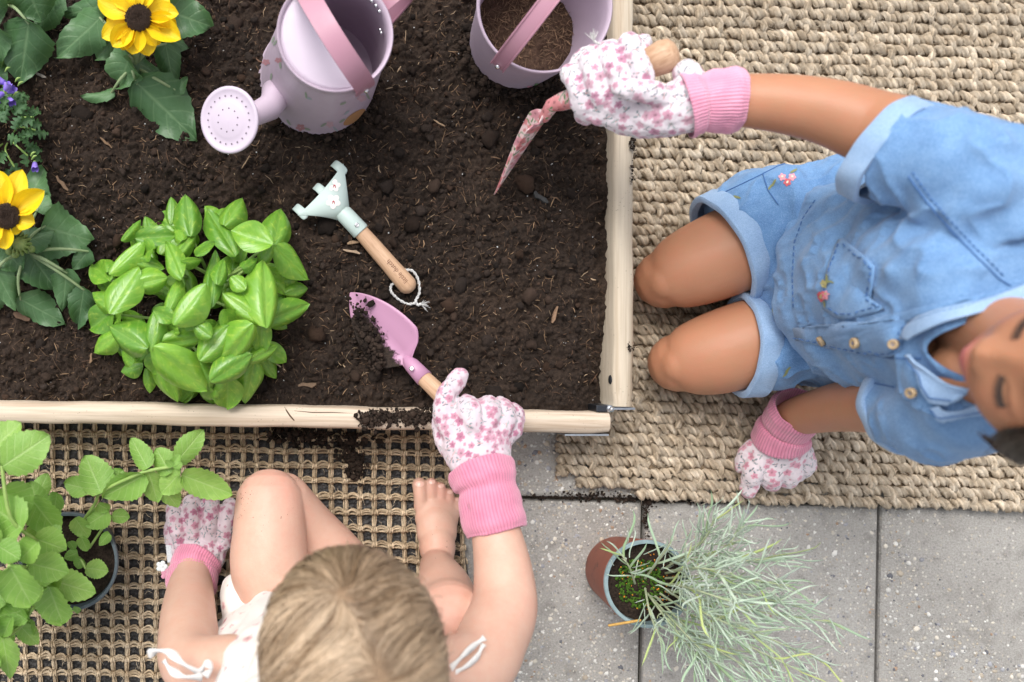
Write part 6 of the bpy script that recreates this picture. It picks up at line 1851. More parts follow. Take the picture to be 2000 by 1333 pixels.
# cotton dress
M_DRESS = make_vcol('white_sprig_cotton', 0.9, 0.5, 1200, 0.0006, Sheen_Weight=0.2)
mb = MB()
dr_ = []
for (c, ra, rb) in (((0.05, -0.375, 0.03), .105, .135), ((0.045, -0.365, 0.10), .10, .128), ((0.036, -0.345, 0.19), .092, .122), ((0.036, -0.325, 0.26), .078, .110), ((0.042, -0.308, 0.315), .062, .108), ((0.045, -0.300, 0.345), .046, .102), ((0.048, -0.297, 0.360), .034, .085)):
    dr_.append([Vector(c) + Vector((rb * math.cos(a), ra * math.sin(a), 0)) * (1 + 0.02 * math.sin(9 * a + c[2] * 10)) for a in [2 * math.pi * k / 56 for k in range(56)]])
mb.rings(dr_)
limb(mb, [(P(478, 1160, .115), .026), (P(500, 1180, .125), .046), ((0.025, -0.36, 0.11), 0.068)])
meD = fuse(mb, 0.0025, 8, 0.5, 'dress')
co = get_co(meD); no = get_no(meD)
fold = np.sin(co[:, 0] * 190 + 3 * vnoise(co * 14, 2)) * 0.0022 * np.clip((0.34 - co[:, 2]) / 0.1, 0, 1)
set_co(meD, co + no * (fold + fbm(co * 45, 2, 8) * 0.0016)[:, None])
paint_print(meD, (0.70, 0.655, 0.615), 31, 0.03, 0.0055, [(0.60, 0.25, 0.28), (0.65, 0.36, 0.36)], [(0.66, 0.36, 0.36), (0.7, 0.5, 0.46)])
link('dress', meD, M_DRESS, kidA)
M_RIBBON = simple('white_ribbon', c3(0.76, 0.73, 0.70), c3(0.64, 0.61, 0.58), 200, 0.85, 0.4, 900, 0.0005)
def ribbon(parent, pts, width, m=M_RIBBON, name='ribbon', side=(0, 0, 1), thick=0.0006):
    o, r = spread([(P(*p), width) for p in pts], 8); rings = []
    for i, p in enumerate(o):
        t = (o[min(i + 1, len(o) - 1)] - o[max(i - 1, 0)]).normalized(); s = t.cross(Vector(side)).normalized(); n_ = s.cross(t)
        tw = 0.5 * math.sin(i * 0.35); s = (s * math.cos(tw) + n_ * math.sin(tw)); n2 = s.cross(t)
        w = width * (0.7 + 0.3 * math.sin(i * 0.5 + 1))
        rings.append([p - s * w + n2 * thick, p + n2 * thick * 1.6, p + s * w + n2 * thick, p + s * w - n2 * thick, p - n2 * thick * .4, p - s * w - n2 * thick])
    mb = MB(); mb.rings(rings); return mb.build(name, m, parent, fix=True)
ribbon(kidA, [(398, 1318, .345), (360, 1298, .352), (330, 1275, .345), (300, 1272, .335), (292, 1284, .33)], .0042)
ribbon(kidA, [(395, 1322, .345), (360, 1322, .35), (335, 1310, .345), (320, 1290, .34)], .004)
ribbon(kidA, [(400, 1320, .348), (412, 1308, .356), (404, 1296, .355), (392, 1310, .352)], .0038)
ribbon(kidA, [(868, 1318, .352), (900, 1285, .352), (925, 1262, .345), (946, 1246, .338)], .0038)
ribbon(kidA, [(868, 1322, .352), (905, 1305, .352), (930, 1285, .345), (944, 1258, .338)], .0036)

# right glove round the trowel handle
mb = MB()
mb.ellipsoid(P(932, 872, .178), (.037, .041, .024)); mb.ellipsoid(P(938, 905, .185), (.034, .028, .024)); mb.ellipsoid(P(925, 830, .172), (.036, .03, .022))
T(mb, (885, 850, .178, .0125), (868, 812, .175, .0125), (872, 775, .17, .0115), (886, 752, .165, .0110), (897, 736, .160, .0103))
T(mb, (925, 838, .188, .0125), (918, 806, .188, .0128), (912, 793, .176, .012), (905, 800, .158, .011))
T(mb, (950, 840, .186, .0125), (955, 806, .182, .0135), (950, 795, .165, .0125), (935, 812, .15, .011))
T(mb, (975, 845, .18, .0125), (985, 812, .175, .0135), (978, 800, .16, .0125), (955, 815, .148, .011))
T(mb, (985, 860, .172, .011), (1003, 822, .166, .0125), (996, 806, .155, .0118), (975, 820, .145, .010))
T(mb, (900, 895, .175, .0125), (873, 862, .165, .0125), (866, 825, .155, .012), (880, 800, .15, .0105))
gC, _ = glove('glove', 'flower print glove gripping the mauve trowel handle', mb, 41)
cuff(gC, [(P(938, 915, .185), .0335), (P(946, 938, .192), .0345), (P(952, 958, .196), .0312), (P(960, 1000, .202), .0318), (P(969, 1034, .206), .0322)], M_RIB)
# left glove resting on the mat
mb = MB()
mb.ellipsoid(P(393, 1056, .050), (.0355, .030, .019)); mb.ellipsoid(P(392, 1085, .058), (.031, .026, .023))
for (x0, x1, x2, r, dy) in ((352, 343, 340, .0105, 12), (380, 376, 375, .0112, 0), (410, 411, 412, .0112, -2), (438, 444, 449, .0105, 6)):
    T(mb, (x0, 1062, .060, r * .9), (x1, 1012 + dy, .068, r), (x2, 986 + dy, .052, r), (x2, 982 + dy, .03, r * .9))
T(mb, (350, 1075, .05, .012), (338, 1050, .04, .0115), (338, 1025, .03, .0105))
gD, _ = glove('glove', 'flower print glove of the seated child resting on the mat under the mint sprig', mb, 42)
cuff(gD, [(P(388, 1092, .06), .0285), (P(380, 1108, .068), .0300), (P(376, 1128, .078), .0290), (P(372, 1150, .094), .0288)], M_RIB)
# little tag and flower charm on that glove
mb = MB(); c = P(331, 1082, .055); mb.box((-.004, -.0105, -.0005), (.004, .0105, .0005), Matrix.Translation(c) @ Matrix.Rotation(.1, 4, 'Z') @ Matrix.Rotation(-.5, 4, 'Y'))
mb.build('fabric_tag', simple('tag_white', c3(0.75, 0.75, 0.76), c3(0.5, 0.52, 0.56), 900, 0.7), gD, smooth=False)
for (x, y, m_) in ((316, 1107, simple('charm_white', c3(0.72, 0.76, 0.74), rough=.6)), (325, 1122, PINK)):
    mb = MB()
    for k in range(5):
        a = k * 1.2566; mb.ellipsoid(P(x + 7 * math.cos(a), y + 7 * math.sin(a), .05), (.0032, .0032, .001), nu=10, nv=6)
    mb.ellipsoid(P(x, y, .05), (.0028, .0028, .0016), nu=10, nv=6); mb.build('flower_charm', m_, gD)

# ================================================================== kneeling dark-haired child
kidB = thing('person', 'kneeling child with dark hair in blue denim shirt and rolled denim shorts', 'person', (0.62, 0.07, 0.016))
mb = MB()
hB_ = Vector((0.560, -0.030, 0.567)); fB = Vector((-0.945, 0.30, 0.0)); uB = Vector((0.0, -0.05, 1))
rtB, fB, uB = head_shape(mb, hB_, fB, uB, 0.95)
limb(mb, [((0.635, 0.085, 0.12), 0.095), ((0.625, 0.07, 0.20), 0.082), ((0.61, 0.055, 0.30), 0.075), ((0.60, 0.045, 0.36), 0.082), ((0.594, 0.036, 0.395), 0.070), ((0.590, 0.030, 0.412), 0.042), ((0.588, 0.028, 0.420), 0.018)], flat=0.72, up=(1, 0, 0))
limb(mb, [((0.585, 0.022, 0.40), 0.032), ((0.572, 0.006, 0.465), 0.030), ((0.556, -0.022, 0.52), 0.034)])
limb(mb, [(P(1298, 546, .072), .0350), (P(1322, 536, .080), .0430), (P(1370, 515, .092), .0485), (P(1440, 485, .104), .051), (P(1530, 450, .110), .050), ((0.645, 0.135, 0.115), .055)])
limb(mb, [(P(1325, 709, .072), .0350), (P(1350, 703, .080), .0430), (P(1400, 690, .090), .0485), (P(1470, 668, .101), .050), (P(1560, 645, .105), .049), ((0.645, 0.03, 0.11), .055)])
for (x, y, yy) in ((1318, 538, .10), (1345, 704, .0)):
    k_ = P(x, y, .06); limb(mb, [(k_, .036), ((k_.x + .06, k_.y + (yy - k_.y) * .3, .045), .034), ((.62, yy, .042), .03), ((.70, yy, .036), .022), ((.74, yy, .03), .022), ((.79, yy, .026), .016)])
limb(mb, [((0.605, 0.10, 0.38), .03), (P(1880, 338, .395), .031), (P(1770, 275, .37), .0345), (P(1700, 248, .347), .0325), (P(1620, 220, .333), .0295), (P(1530, 203, .32), .0268), (P(1440, 196, .307), .0242), (P(1385, 196, .30), .023)])
limb(mb, [((0.578, -0.025, 0.405), .034), (P(1820, 792, .345), .032), (P(1740, 790, .265), .0300), (P(1660, 793, .19), .0278), (P(1600, 803, .13), .0248), (P(1555, 815, .085), .0225), (P(1535, 830, .065), .021)])
mb.ellipsoid(P(1298, 548, .088), (.022, .024, .024)); mb.ellipsoid(P(1324, 711, .088), (.022, .024, .024))
meB = fuse(mb, 0.0021, 8, 0.5, 'body', 0.42)
co = get_co(meB); base = np.array([0.42, 0.205, 0.115]); col = np.tile(base, (len(co), 1))
for c, r, rgb, k in ((P(1300, 545, .11), .04, (.36, .16, .085), .35), (P(1340, 715, .11), .04, (.36, .16, .085), .35)): col = tint(co, col, c, r, rgb, k)
l_ = (co - np.array(hB_)) @ np.array([list(rtB), list(fB), list(uB)]).T / 0.95
def gz(cx, cz, sx, sz): return np.exp(-((l_[:, 0] - cx) / sx) ** 4 - ((l_[:, 2] - cz) / sz) ** 4) * (l_[:, 1] > 0.05)
lips = np.clip(gz(0, -0.047, 0.0195, 0.0095), 0, 1)[:, None]
col = col * (1 - lips) + np.array([0.50, 0.155, 0.15]) * lips
for sx in (-1, 1):
    br = (gz(sx * .030, .023, .017, .0035) * 0.75)[:, None]; col = col * (1 - br) + np.array([0.06, 0.03, 0.02]) * br
    ck = np.exp(-((l_[:, 0] - sx * .036) / .02) ** 2 - ((l_[:, 2] + .028) / .02) ** 2)[:, None] * (l_[:, 1] > .03)[:, None] * 0.35; col = col * (1 - ck) + np.array([.47, .19, .12]) * ck
    ey = (gz(sx * .028, .0035, .0135, .0011) * 0.9)[:, None]; col = col * (1 - ey) + np.array([0.03, 0.018, 0.014]) * ey
col *= (1 + 0.06 * fbm(co * 30, 2, 9))[:, None]
set_col(meB, col); link('body', meB, M_SKIN_T, kidB)
bvB = bvh_of(meB)
# lowered eyelashes
M_LASH = simple('lash', c3(0.012, 0.009, 0.008), rough=.5); LH = lambda x, y, z: hB_ + (rtB * x + fB * y + uB * z) * 0.95
for sx in (-1, 1):
    mb = MB()
    for k in range(26):
        u = -1 + 2 * k / 25; x = sx * .028 + .013 * u; z = .0025 - .0022 * (1 - u * u)
        dpt, _, _, _ = bvB.find_nearest(LH(x, .082, z))
        d = (fB * .8 - uB * 0.75 + rtB * (u * .35)).normalized()
        mb.tube([dpt, dpt + d * .0035, dpt + d * .006 + uB * .0012], [.00035, .00028, .0001], 4)
    tag(mb.build('eyelashes', M_LASH, kidB), kind='stuff')

# dark hair drawn back, with loose strands
FRB = np.array([list(rtB), list(fB), list(uB)]); cB_ = np.array(hB_); AXB = np.array([0.067, 0.083, 0.093]) * 0.95 + 0.003
sfB_ = skull(FRB, cB_, AXB)
HL = lambda l: l[2] > -0.45 and not (l[1] > 0.30 and l[2] < 0.62) and not (l[1] > 0.10 and l[2] < 0.25) and not (l[1] > -0.1 and l[2] < -.1)
rB_ = roots(4200, FRB, cB_, AXB, HL)
cr = (np.array([0.0, -0.75, -0.25]) * AXB) @ FRB + cB_
def flowB(q, nr_, k):
    d = cr - q; d = d / (np.linalg.norm(d, axis=1)[:, None] + 1e-6); side = ((q - cB_) @ FRB[0])[:, None] / .067
    return d + 0.12 * np.stack([vnoise(q * 50, 3), vnoise(q * 50, 4), vnoise(q * 50, 5)], 1) + FRB[0] * side * 0.5 - FRB[2] * 0.12
pts = strands(rB_, flowB, sfB_, 0.11, 5, 0, 8, 0.010)
ll_ = ((pts - cB_) @ FRB.T) / AXB
bad = ((ll_[:, :, 1] > 0.26) & (ll_[:, :, 2] < 0.60)).any(1) | ((ll_[:, :, 1] > 0.06) & (ll_[:, :, 2] < 0.22)).any(1)
pts = pts[~bad]
cols = np.array([[0.022, 0.013, 0.009]]) * rh.uniform(0.5, 2.2, (len(pts), 1))
hairB = strand_mesh('hair', pts, 0.00065, cols, M_HAIR, kidB)
scalp('scalp_hair', FRB, cB_, AXB, HL, simple('dark_scalp', c3(0.02, 0.012, 0.008), rough=.6), hairB)
# loose locks in front of the ear and across the cheek
lk = []
rk = random.Random(3)
for i in range(420):
    s = -1 if i % 6 else 1
    x0 = s * .058; lo = []
    jx, jy, jz = rk.uniform(-.006, .006), rk.uniform(-.008, .012), rk.uniform(-.01, .01)
    fl_ = 1 - 0.55 * rk.random() ** 2.2
    for k in range(8):
        t = k / 7 * fl_
        lo.append(LH(s * (.050 - .007 * math.sin(math.pi * min(1, t * 1.3)) + jx * (.5 + 1.1 * t) + .004 * t), .044 + .018 * math.sin(math.pi * min(1, t * 1.25)) - .014 * t + jy * (.3 + .9 * t), .072 - .115 * t + jz)[:])
    q_, n_2 = sfB_(np.array(lo)); lk.append((q_ + n_2 * (.0012 + .004 * rk.random())).tolist())
for i in range(2):
    lo = []; s = -1 if i % 2 else 1; jx = rk.uniform(0, .03); jz = rk.uniform(-.015, .02)
    for k in range(8):
        t = k / 7; lo.append(LH(s * (.012 + jx + .035 * t), .083 - .018 * t * t + .008 * math.sin(3 * t), .060 - .085 * t + jz)[:])
    lk.append(lo)
tag(strand_mesh('loose_hair', np.array(lk), 0.00042, np.array([[0.03, 0.018, 0.012]]) * rh.uniform(.6, 1.8, (len(lk), 1)), M_HAIR, hairB), kind='stuff')

# shirt
def rl_(c, n_, ra, rb, up, k=40, rip=0.0, ph=0.0, nrp=5):
    n_ = Vector(n_).normalized(); u = Vector(up); u = (u - n_ * u.dot(n_)).normalized(); w = n_.cross(u)
    return [Vector(c) + (u * math.cos(a) * ra + w * math.sin(a) * rb) * (1 + rip * math.sin(nrp * a + ph)) for a in [2 * math.pi * i / k for i in range(k)]]
mb = MB()
rg = []
for (c, n_, ra, rb) in (((0.606, 0.070, 0.178), (0, 0, 1), .076, .106), ((0.606, 0.068, 0.215), (0, 0, 1), .077, .106), ((0.605, 0.060, 0.27), (0, 0, 1), .077, .102), ((0.600, 0.050, 0.33), (0, 0, 1), .075, .100), ((0.596, 0.043, 0.385), (0, 0, 1), .071, .102), ((0.592, 0.037, 0.415), (0, 0, 1), .062, .092), ((0.590, 0.030, 0.434), (0, 0, 1), .05, .070), ((0.588, 0.026, 0.443), (0, 0, 1), .042, .052)):
    rg.append(rl_(c, n_, ra, rb, (1, 0, 0), 56, 0.012 if c[2] < .3 else 0.004, c[2] * 20))
mb.rings(rg)
limb(mb, [((0.60, 0.10, 0.40), .054), (P(1905, 355, .405), .052), (P(1835, 315, .39), .0465), (P(1765, 300, .372), .0450), (P(1736, 294, .364), .0455)], n=30, ends=False)
limb(mb, [((0.588, -0.02, 0.40), .054), (P(1860, 800, .37), .0475), (P(1815, 797, .335), .0425), (P(1780, 795, .305), .0420)], n=30, ends=False)
meS = fuse(mb, 0.0021, 7, 0.5, 'shirt', 0.6)
co = get_co(meS); no = get_no(meS)
w1 = np.sin((co[:, 0] * 0.55 + co[:, 1] * 0.9 + co[:, 2] * 0.75) * 70 + 3.5 * vnoise(co * 11, 4)) * 0.0024
w2 = fbm(co * 20, 2, 17) * 0.0028 + (1 - np.abs(fbm(co * np.array([22, 30, 30]), 2, 57))) ** 4 * 0.0042
sl_ = np.exp(-((co[:, 0] - .57) / .045) ** 2 - ((co[:, 1] - .115) / .045) ** 2) * np.sin((co[:, 1] - co[:, 2]) * 150) * 0.003
set_co(meS, co + no * (w1 + w2 + sl_)[:, None])
bvS = bvh_of(meS)
# open collar: the cloth is cut away below the throat
VEE = [(1806, 684), (1818, 664), (1850, 646), (1905, 624), (1950, 640), (1960, 750), (1900, 744), (1850, 722), (1822, 702)]
def inside(x, y, poly):
    r = False
    for i in range(len(poly)):
        (x0, y0), (x1, y1) = poly[i - 1], poly[i]
        if (y0 > y) != (y1 > y) and x < (x1 - x0) * (y - y0) / (y1 - y0) + x0: r = not r
    return r
bm = bmesh.new(); bm.from_mesh(meS); cut = []
for f_ in bm.faces:
    q = f_.calc_center_median()
    if q.z > .36 and f_.normal.z > -.2:
        k_ = F / (H - q.z)
        if inside(NX + q.x * k_, NY - q.y * k_, VEE): cut.append(f_)
bmesh.ops.delete(bm, geom=cut, context='FACES')
for _ in range(12):
    mv = []
    for v_ in bm.verts:
        nb = [e.other_vert(v_) for e in v_.link_edges if e.is_boundary]
        if len(nb) == 2: mv.append((v_, v_.co.lerp((nb[0].co + nb[1].co) / 2, .6)))
    for v_, c_ in mv: v_.co = c_
bm.to_mesh(meS); bm.free(); meS.update()
link('shirt', meS, M_DEN, kidB)
# sleeve hems
def hem(parent, c, n_, r, w, m, name='sleeve_hem', up=(0, 0, 1), thick=.0022, sq=1.0, wob=.0012):
    n_ = Vector(n_).normalized(); c = Vector(c); rings = []
    for (t, dr) in ((-w / 2, -.004), (-w / 2, thick * .6), (-w / 2 + .0015, thick), (0, thick * .9), (w / 2 - .0015, thick), (w / 2, thick * .5), (w / 2, -.003), (w / 4, -.006)):
        ring = []; u = Vector(up); u = (u - n_ * u.dot(n_)).normalized(); v = n_.cross(u)
        for k in range(72):
            a = 2 * math.pi * k / 72; q = r + dr + wob * math.sin(4 * a + 1) + wob * .6 * math.sin(9 * a + t * 90)
            ring.append(c + n_ * t + u * (math.cos(a) * q * sq) + v * (math.sin(a) * q))
        rings.append(ring)
    mb = MB(); mb.rings(rings, close_ends=False); o = mb.build(name, m, parent); o.modifiers.new('es', 'EDGE_SPLIT').split_angle = math.radians(50)
    return o
a1 = P(1765, 300, .372); a0 = P(1722, 292, .360)
ndir = (P(1700, 262, .35) - P(1800, 315, .38)).normalized()
hem(kidB, P(1733, 297, .363), ndir, .0475, .020, M_DENL)
n2 = (P(1690, 788, .215) - P(1790, 793, .32)).normalized()
hem(kidB, P(1779, 795, .304), n2, .0430, .014, M_DENL)

# shorts
mb = MB()
mb.rings([rl_((0.645, 0.085, 0.045), (0, 0, 1), .085, .125, (1, 0, 0), 48), rl_((0.64, 0.085, 0.10), (0, 0, 1), .098, .132, (1, 0, 0), 48), rl_((0.63, 0.085, 0.16), (0, 0, 1), .088, .126, (1, 0, 0), 48), rl_((0.622, 0.075, 0.215), (0, 0, 1), .07, .103, (1, 0, 0), 48)])
cR = P(1436, 478, .104); nR = Vector((-.90, -.42, -.05)); cL = P(1474, 674, .102); nL = Vector((-1, .0, -.06))
mb.rings([rl_((.645, .135, .125), (-1, -.1, 0), .085, .078, (0, 0, 1), 40), rl_((.59, .130, .122), (-1, -.2, 0), .078, .078, (0, 0, 1), 40, .02, 1), rl_(P(1500, 448, .116), (-.95, -.3, 0), .070, .072, (0, 0, 1), 40, .02, 2), rl_(cR, nR, .0615, .0655, (0, 0, 1), 40)])
mb.rings([rl_((.645, .03, .12), (-1, 0, 0), .08, .066, (0, 0, 1), 40), rl_((.59, .030, .118), (-1, 0, 0), .074, .068, (0, 0, 1), 40, .02, 1), rl_(P(1530, 650, .110), (-1, 0, 0), .066, .063, (0, 0, 1), 40, .02, 2), rl_(cL, nL, .058, .0565, (0, 0, 1), 40)])
meH = fuse(mb, 0.0022, 5, 0.5, 'shorts', 0.6)
co = get_co(meH); no = get_no(meH)
fold = np.sin((co[:, 0] + 0.35 * co[:, 1]) * 120 + 4 * vnoise(co * 12, 4)) * 0.0026 * np.clip((co[:, 0] - .50) / .06, 0, 1)
set_co(meH, co + no * (fold + fbm(co * 24, 2, 27) * 0.002 + (1 - np.abs(fbm(co * np.array([34, 24, 30]), 2, 67))) ** 4 * 0.0038)[:, None])
link('shorts', meH, M_DENS, kidB)
bvH = bvh_of(meH)
hem(kidB, cR + nR.normalized() * .006, nR, .0635, .024, M_DENL, 'rolled_cuff', sq=.95, thick=.004)
hem(kidB, cL + nL.normalized() * .006, nL, .0565, .024, M_DENL, 'rolled_cuff', sq=1.02, thick=.004)

# stitching, pocket, placket, buttons, embroidery laid on the cloth
def stitch(bvh, name, parent, pts, m=M_THREAD, r=.0006, lift=.0006, dash=None, step=6):
    """raised seam following photograph pixels on a surface"""
    poly = []
    for i in range(len(pts) - 1):
        (x0, y0), (x1, y1) = pts[i], pts[i + 1]; n = max(1, int(math.hypot(x1 - x0, y1 - y0) / step))
        for k in range(n): poly.append((x0 + (x1 - x0) * k / n, y0 + (y1 - y0) * k / n))
    poly.append(pts[-1]); q = [onto(bvh, x, y, lift) for x, y in poly]; q = [a[0] for a in q if a is not None]
    if len(q) < 2: return None
    keep = [q[0]]
    for a in q[1:]:
        if (a - keep[-1]).length < .03: keep.append(a)
    mb = MB()
    if dash:
        for i in range(0, len(keep) - 1, 2): mb.tube([keep[i], keep[i + 1]], r, 5)
    else: mb.tube(keep, r, 6)
    return mb.build(name, m, parent)
def panel(bvh, name, parent, outline, m, lift=.0016, nsub=9, thick=.0016, puff=.0012):
    """cloth panel: photograph outline laid on the surface with some thickness"""
    cx = sum(p[0] for p in outline) / len(outline); cy = sum(p[1] for p in outline) / len(outline); n = len(outline); vs = []; fs = []
    c = onto(bvh, cx, cy, lift + puff)
    if c is None: return None
    vs.append(c[0])
    for i in range(1, nsub + 1):
        t = i / nsub
        for (x, y) in outline:
            h = onto(bvh, cx + (x - cx) * t, cy + (y - cy) * t, lift + puff * (1 - t * t))
            if h is None: return None
            vs.append(h[0])
    for k in range(n): fs.append((0, 1 + k, 1 + (k + 1) % n))
    for i in range(nsub - 1):
        for k in range(n):
            a = 1 + i * n; fs.append((a + k, a + n + k, a + n + (k + 1) % n, a + (k + 1) % n))
    mb = MB(); mb.add(vs, fs); o = mb.build(name, m, parent, fix=True)
    s = o.modifiers.new('s', 'SOLIDIFY'); s.thickness = thick; s.offset = 0
    return o
def dense(pts, step=14):
    out = []
    for i in range(len(pts)):
        (x0, y0), (x1, y1) = pts[i], pts[(i + 1) % len(pts)]; n = max(1, int(math.hypot(x1 - x0, y1 - y0) / step))
        for k in range(n): out.append((x0 + (x1 - x0) * k / n, y0 + (y1 - y0) * k / n))
    return out
pk = [(1612, 560), (1622, 510), (1640, 470), (1652, 468), (1680, 492), (1712, 520), (1708, 560), (1703, 592), (1732, 606), (1700, 614), (1668, 622), (1640, 622), (1612, 604), (1602, 582)]
panel(bvS, 'pocket', kidB, dense(pk), M_DEN)
inn = [(cx_ * .88 + 1660 * .12, cy_ * .88 + 552 * .12) for cx_, cy_ in pk]
stitch(bvS, 'pocket_stitch', kidB, inn + [inn[0]], lift=.0034, dash=True)
pl_ = [(1552, 640), (1558, 664), (1610, 676), (1680, 690), (1744, 696), (1760, 684), (1762, 652), (1780, 626), (1830, 610), (1880, 604), (1930, 596), (1990, 574), (1990, 556), (1900, 578), (1800, 600), (1700, 628), (1620, 640)]
panel(bvS, 'button_placket', kidB, dense(pl_), M_DEN, lift=.002)
stitch(bvS, 'placket_stitch', kidB, [(1556, 658), (1610, 670), (1680, 684), (1742, 690), (1754, 682), (1757, 655), (1776, 632)], lift=.0042, dash=True)
M_BTN = simple('wood_button', c3(0.50, 0.37, 0.22), c3(0.36, 0.25, 0.14), 700, 0.5, 0.3, 900, .0005)
for (x, y, r_) in ((1615, 661, .0052), (1682, 670, .0052), (1752, 672, .0044), (1790, 765, .0046)):
    h = onto(bvS, x, y, .0062)
    if h is None: continue
    Mx = Matrix.Translation(h[0]) @ frame_from(h[1]).to_4x4(); mb = MB(); mb.lathe([(.0001, .0014), (r_ * .45, .0013), (r_ * .62, .0021), (r_ * .9, .0022), (r_, .0012), (r_ * .97, -.002), (.0001, -.002)], 24, Mx)
    bo = mb.build('button', M_BTN, kidB, fix=True)
    mb = MB()
    for d in (-.0008, .0008): mb.tube([Mx @ Vector((-.0011, d, .0016)), Mx @ Vector((.0011, d, .0016))], .0003, 5)
    mb.build('thread', M_THREAD, bo)
# shoulder seam, sleeve seam
stitch(bvS, 'seam', kidB, [(1775, 345), (1810, 395), (1850, 440), (1900, 495), (1950, 545), (1975, 560)], lift=.0006)
stitch(bvS, 'seam', kidB, [(1783, 338), (1818, 388), (1858, 433), (1908, 488), (1958, 538)], lift=.0006, dash=True)
# collar lying open round the neck
mbv = MB(); mbv.add([v.co for v in meS.vertices], [tuple(p.vertices) for p in meS.polygons]); mbv.add([v.co for v in meB.vertices], [tuple(p.vertices) for p in meB.polygons])
bvN = BVHTree.FromPolygons([Vector(v) for v in mbv.v], mbv.f)
def flap(name, outline, m, lift, puff=.003, thick=.0022):
    return panel(bvN, name, kidB, dense(outline, 9), m, lift, 8, thick, puff)
def skirt(name, edge, inner, m, n=14, lift0=.003, lift1=.010):
    """band of cloth between two pixel lines on the shirt, rising towards the neck"""
    def res(l):
        d = [0]
        for i in range(1, len(l)): d.append(d[-1] + math.hypot(l[i][0] - l[i - 1][0], l[i][1] - l[i - 1][1]))
        out = []
        for k in range(n * 2 + 1):
            t = d[-1] * k / (n * 2); i = max(0, min(len(l) - 2, sum(1 for q in d if q <= t) - 1)); f_ = (t - d[i]) / max(1e-6, d[i + 1] - d[i]); out.append((l[i][0] + (l[i + 1][0] - l[i][0]) * f_, l[i][1] + (l[i + 1][1] - l[i][1]) * f_))
        return out
    a, b = res(edge), res(inner); rows = []
    for r in range(7):
        t = r / 6; row = []
        for (p, q) in zip(a, b):
            x, y = p[0] + (q[0] - p[0]) * t, p[1] + (q[1] - p[1]) * t
            h = onto(bvS, x, y, lift0 + (lift1 - lift0) * math.sin(t * math.pi * .6)) or onto(bvN, x, y, lift1)
            row.append(h[0] if h else (row[-1] if row else P(x, y, .44)))
        rows.append(row)
    # ease the heights so the cloth bridges hollows
    for _ in range(14):
        for r in range(7):
            for k in range(1, len(rows[r]) - 1):
                nb = [rows[r][k - 1], rows[r][k + 1]] + ([rows[r - 1][k]] if r > 0 else []) + ([rows[r + 1][k]] if r < 6 else [])
                av = sum((q for q in nb), Vector()) / len(nb); rows[r][k] = rows[r][k].lerp(av if r not in (0,) else Vector((rows[r][k].x, rows[r][k].y, av.z)), .45)
    rows = [[p + Vector((-.001, 0, .0028)) for p in r] for r in rows]
    K_ = len(rows[0]); mb = MB(); mb.add([p for r in rows for p in r], [(i * K_ + k, i * K_ + k + 1, (i + 1) * K_ + k + 1, (i + 1) * K_ + k) for i in range(6) for k in range(K_ - 1)])
    o = mb.build(name, m, kidB); s_ = o.modifiers.new('s', 'SOLIDIFY'); s_.thickness = .0022
    bv = BVHTree.FromPolygons([Vector(v) for v in mb.v], mb.f); stitch(bv, 'collar_stitch', kidB, [(p[0] * .86 + q[0] * .14, p[1] * .86 + q[1] * .14) for p, q in zip(a, b)], lift=.0018, r=.00055)
    return o
skirt('collar_flap', [(1764, 662), (1757, 650), (1764, 636), (1790, 618), (1830, 604), (1880, 594), (1940, 574), (2010, 546)], [(1800, 664), (1806, 662), (1820, 656), (1842, 648), (1866, 640), (1890, 628), (1930, 610), (2010, 584)], M_DENL)
skirt('collar_flap', [(1768, 694), (1776, 720), (1790, 738), (1792, 762), (1806, 786), (1850, 790)], [(1790, 690), (1808, 700), (1828, 714), (1850, 722), (1872, 732), (1900, 742)], M_DENL)
skirt('shoulder_tab', [(1815, 798), (1822, 816), (1835, 820), (1880, 812), (1920, 808)], [(1835, 790), (1842, 796), (1850, 800), (1880, 794), (1920, 788)], M_DENL, lift1=.005)
# embroidered flowers
def posy(bvh, x, y, r_, m1, m2=None, lift=.004):
    decal(bvh, 'embroidered_flower', kidB, m1, petals(x, y, r_, 5, x * .1), lift)
    if m2: decal(bvh, 'flower_centre', kidB, m2, [oval(x, y, r_ * .3, r_ * .3)], lift + .0006)
EPK = pm('thread_pink', c3(0.66, 0.3, 0.36)); ERD = pm('thread_red', c3(0.55, 0.1, 0.12)); EOL = pm('thread_olive', c3(0.22, 0.24, 0.1)); EYL = pm('thread_yellow', c3(0.5, 0.46, 0.2)); EWH = pm('thread_cream', c3(0.7, 0.64, 0.5))
posy(bvS, 1611, 578, 9, ERD, EYL); posy(bvS, 1620, 576, 8, EPK, EYL); posy(bvS, 1616, 556, 7, EYL)
decal(bvS, 'embroidered_leaf', kidB, EOL, [oval(1622, 545, 9, 2.5, 1.6), oval(1618, 592, 8, 2.2, 1.4), oval(1628, 552, 6, 2, .2)], .004)
for (x, y, m_) in ((1528, 347, EPK), (1547, 347, EPK), (1538, 357, ERD)): posy(bvH, x, y, 7.5, m_, EWH, .0008)
posy(bvH, 1489, 498, 7, EWH, EYL, .0008)
for (x, y, a_) in ((1505, 366, -.9), (1512, 358, -1.1), (1430, 388, -.1), (1440, 386, .3), (1550, 335, -.5), (1480, 492, -.6), (1484, 505, .6), (1512, 610, 1.2), (1538, 722, -.8), (1534, 730, -.9)): decal(bvH, 'embroidered_leaf', kidB, EOL, [oval(x, y, 8, 2.3, a_)], .0008)
stitch(bvH, 'seam', kidB, [(1380, 392), (1420, 374), (1470, 350), (1520, 325), (1570, 308)], lift=.0005)
stitch(bvH, 'seam', kidB, [(1490, 340), (1500, 372), (1520, 400)], lift=.0005)
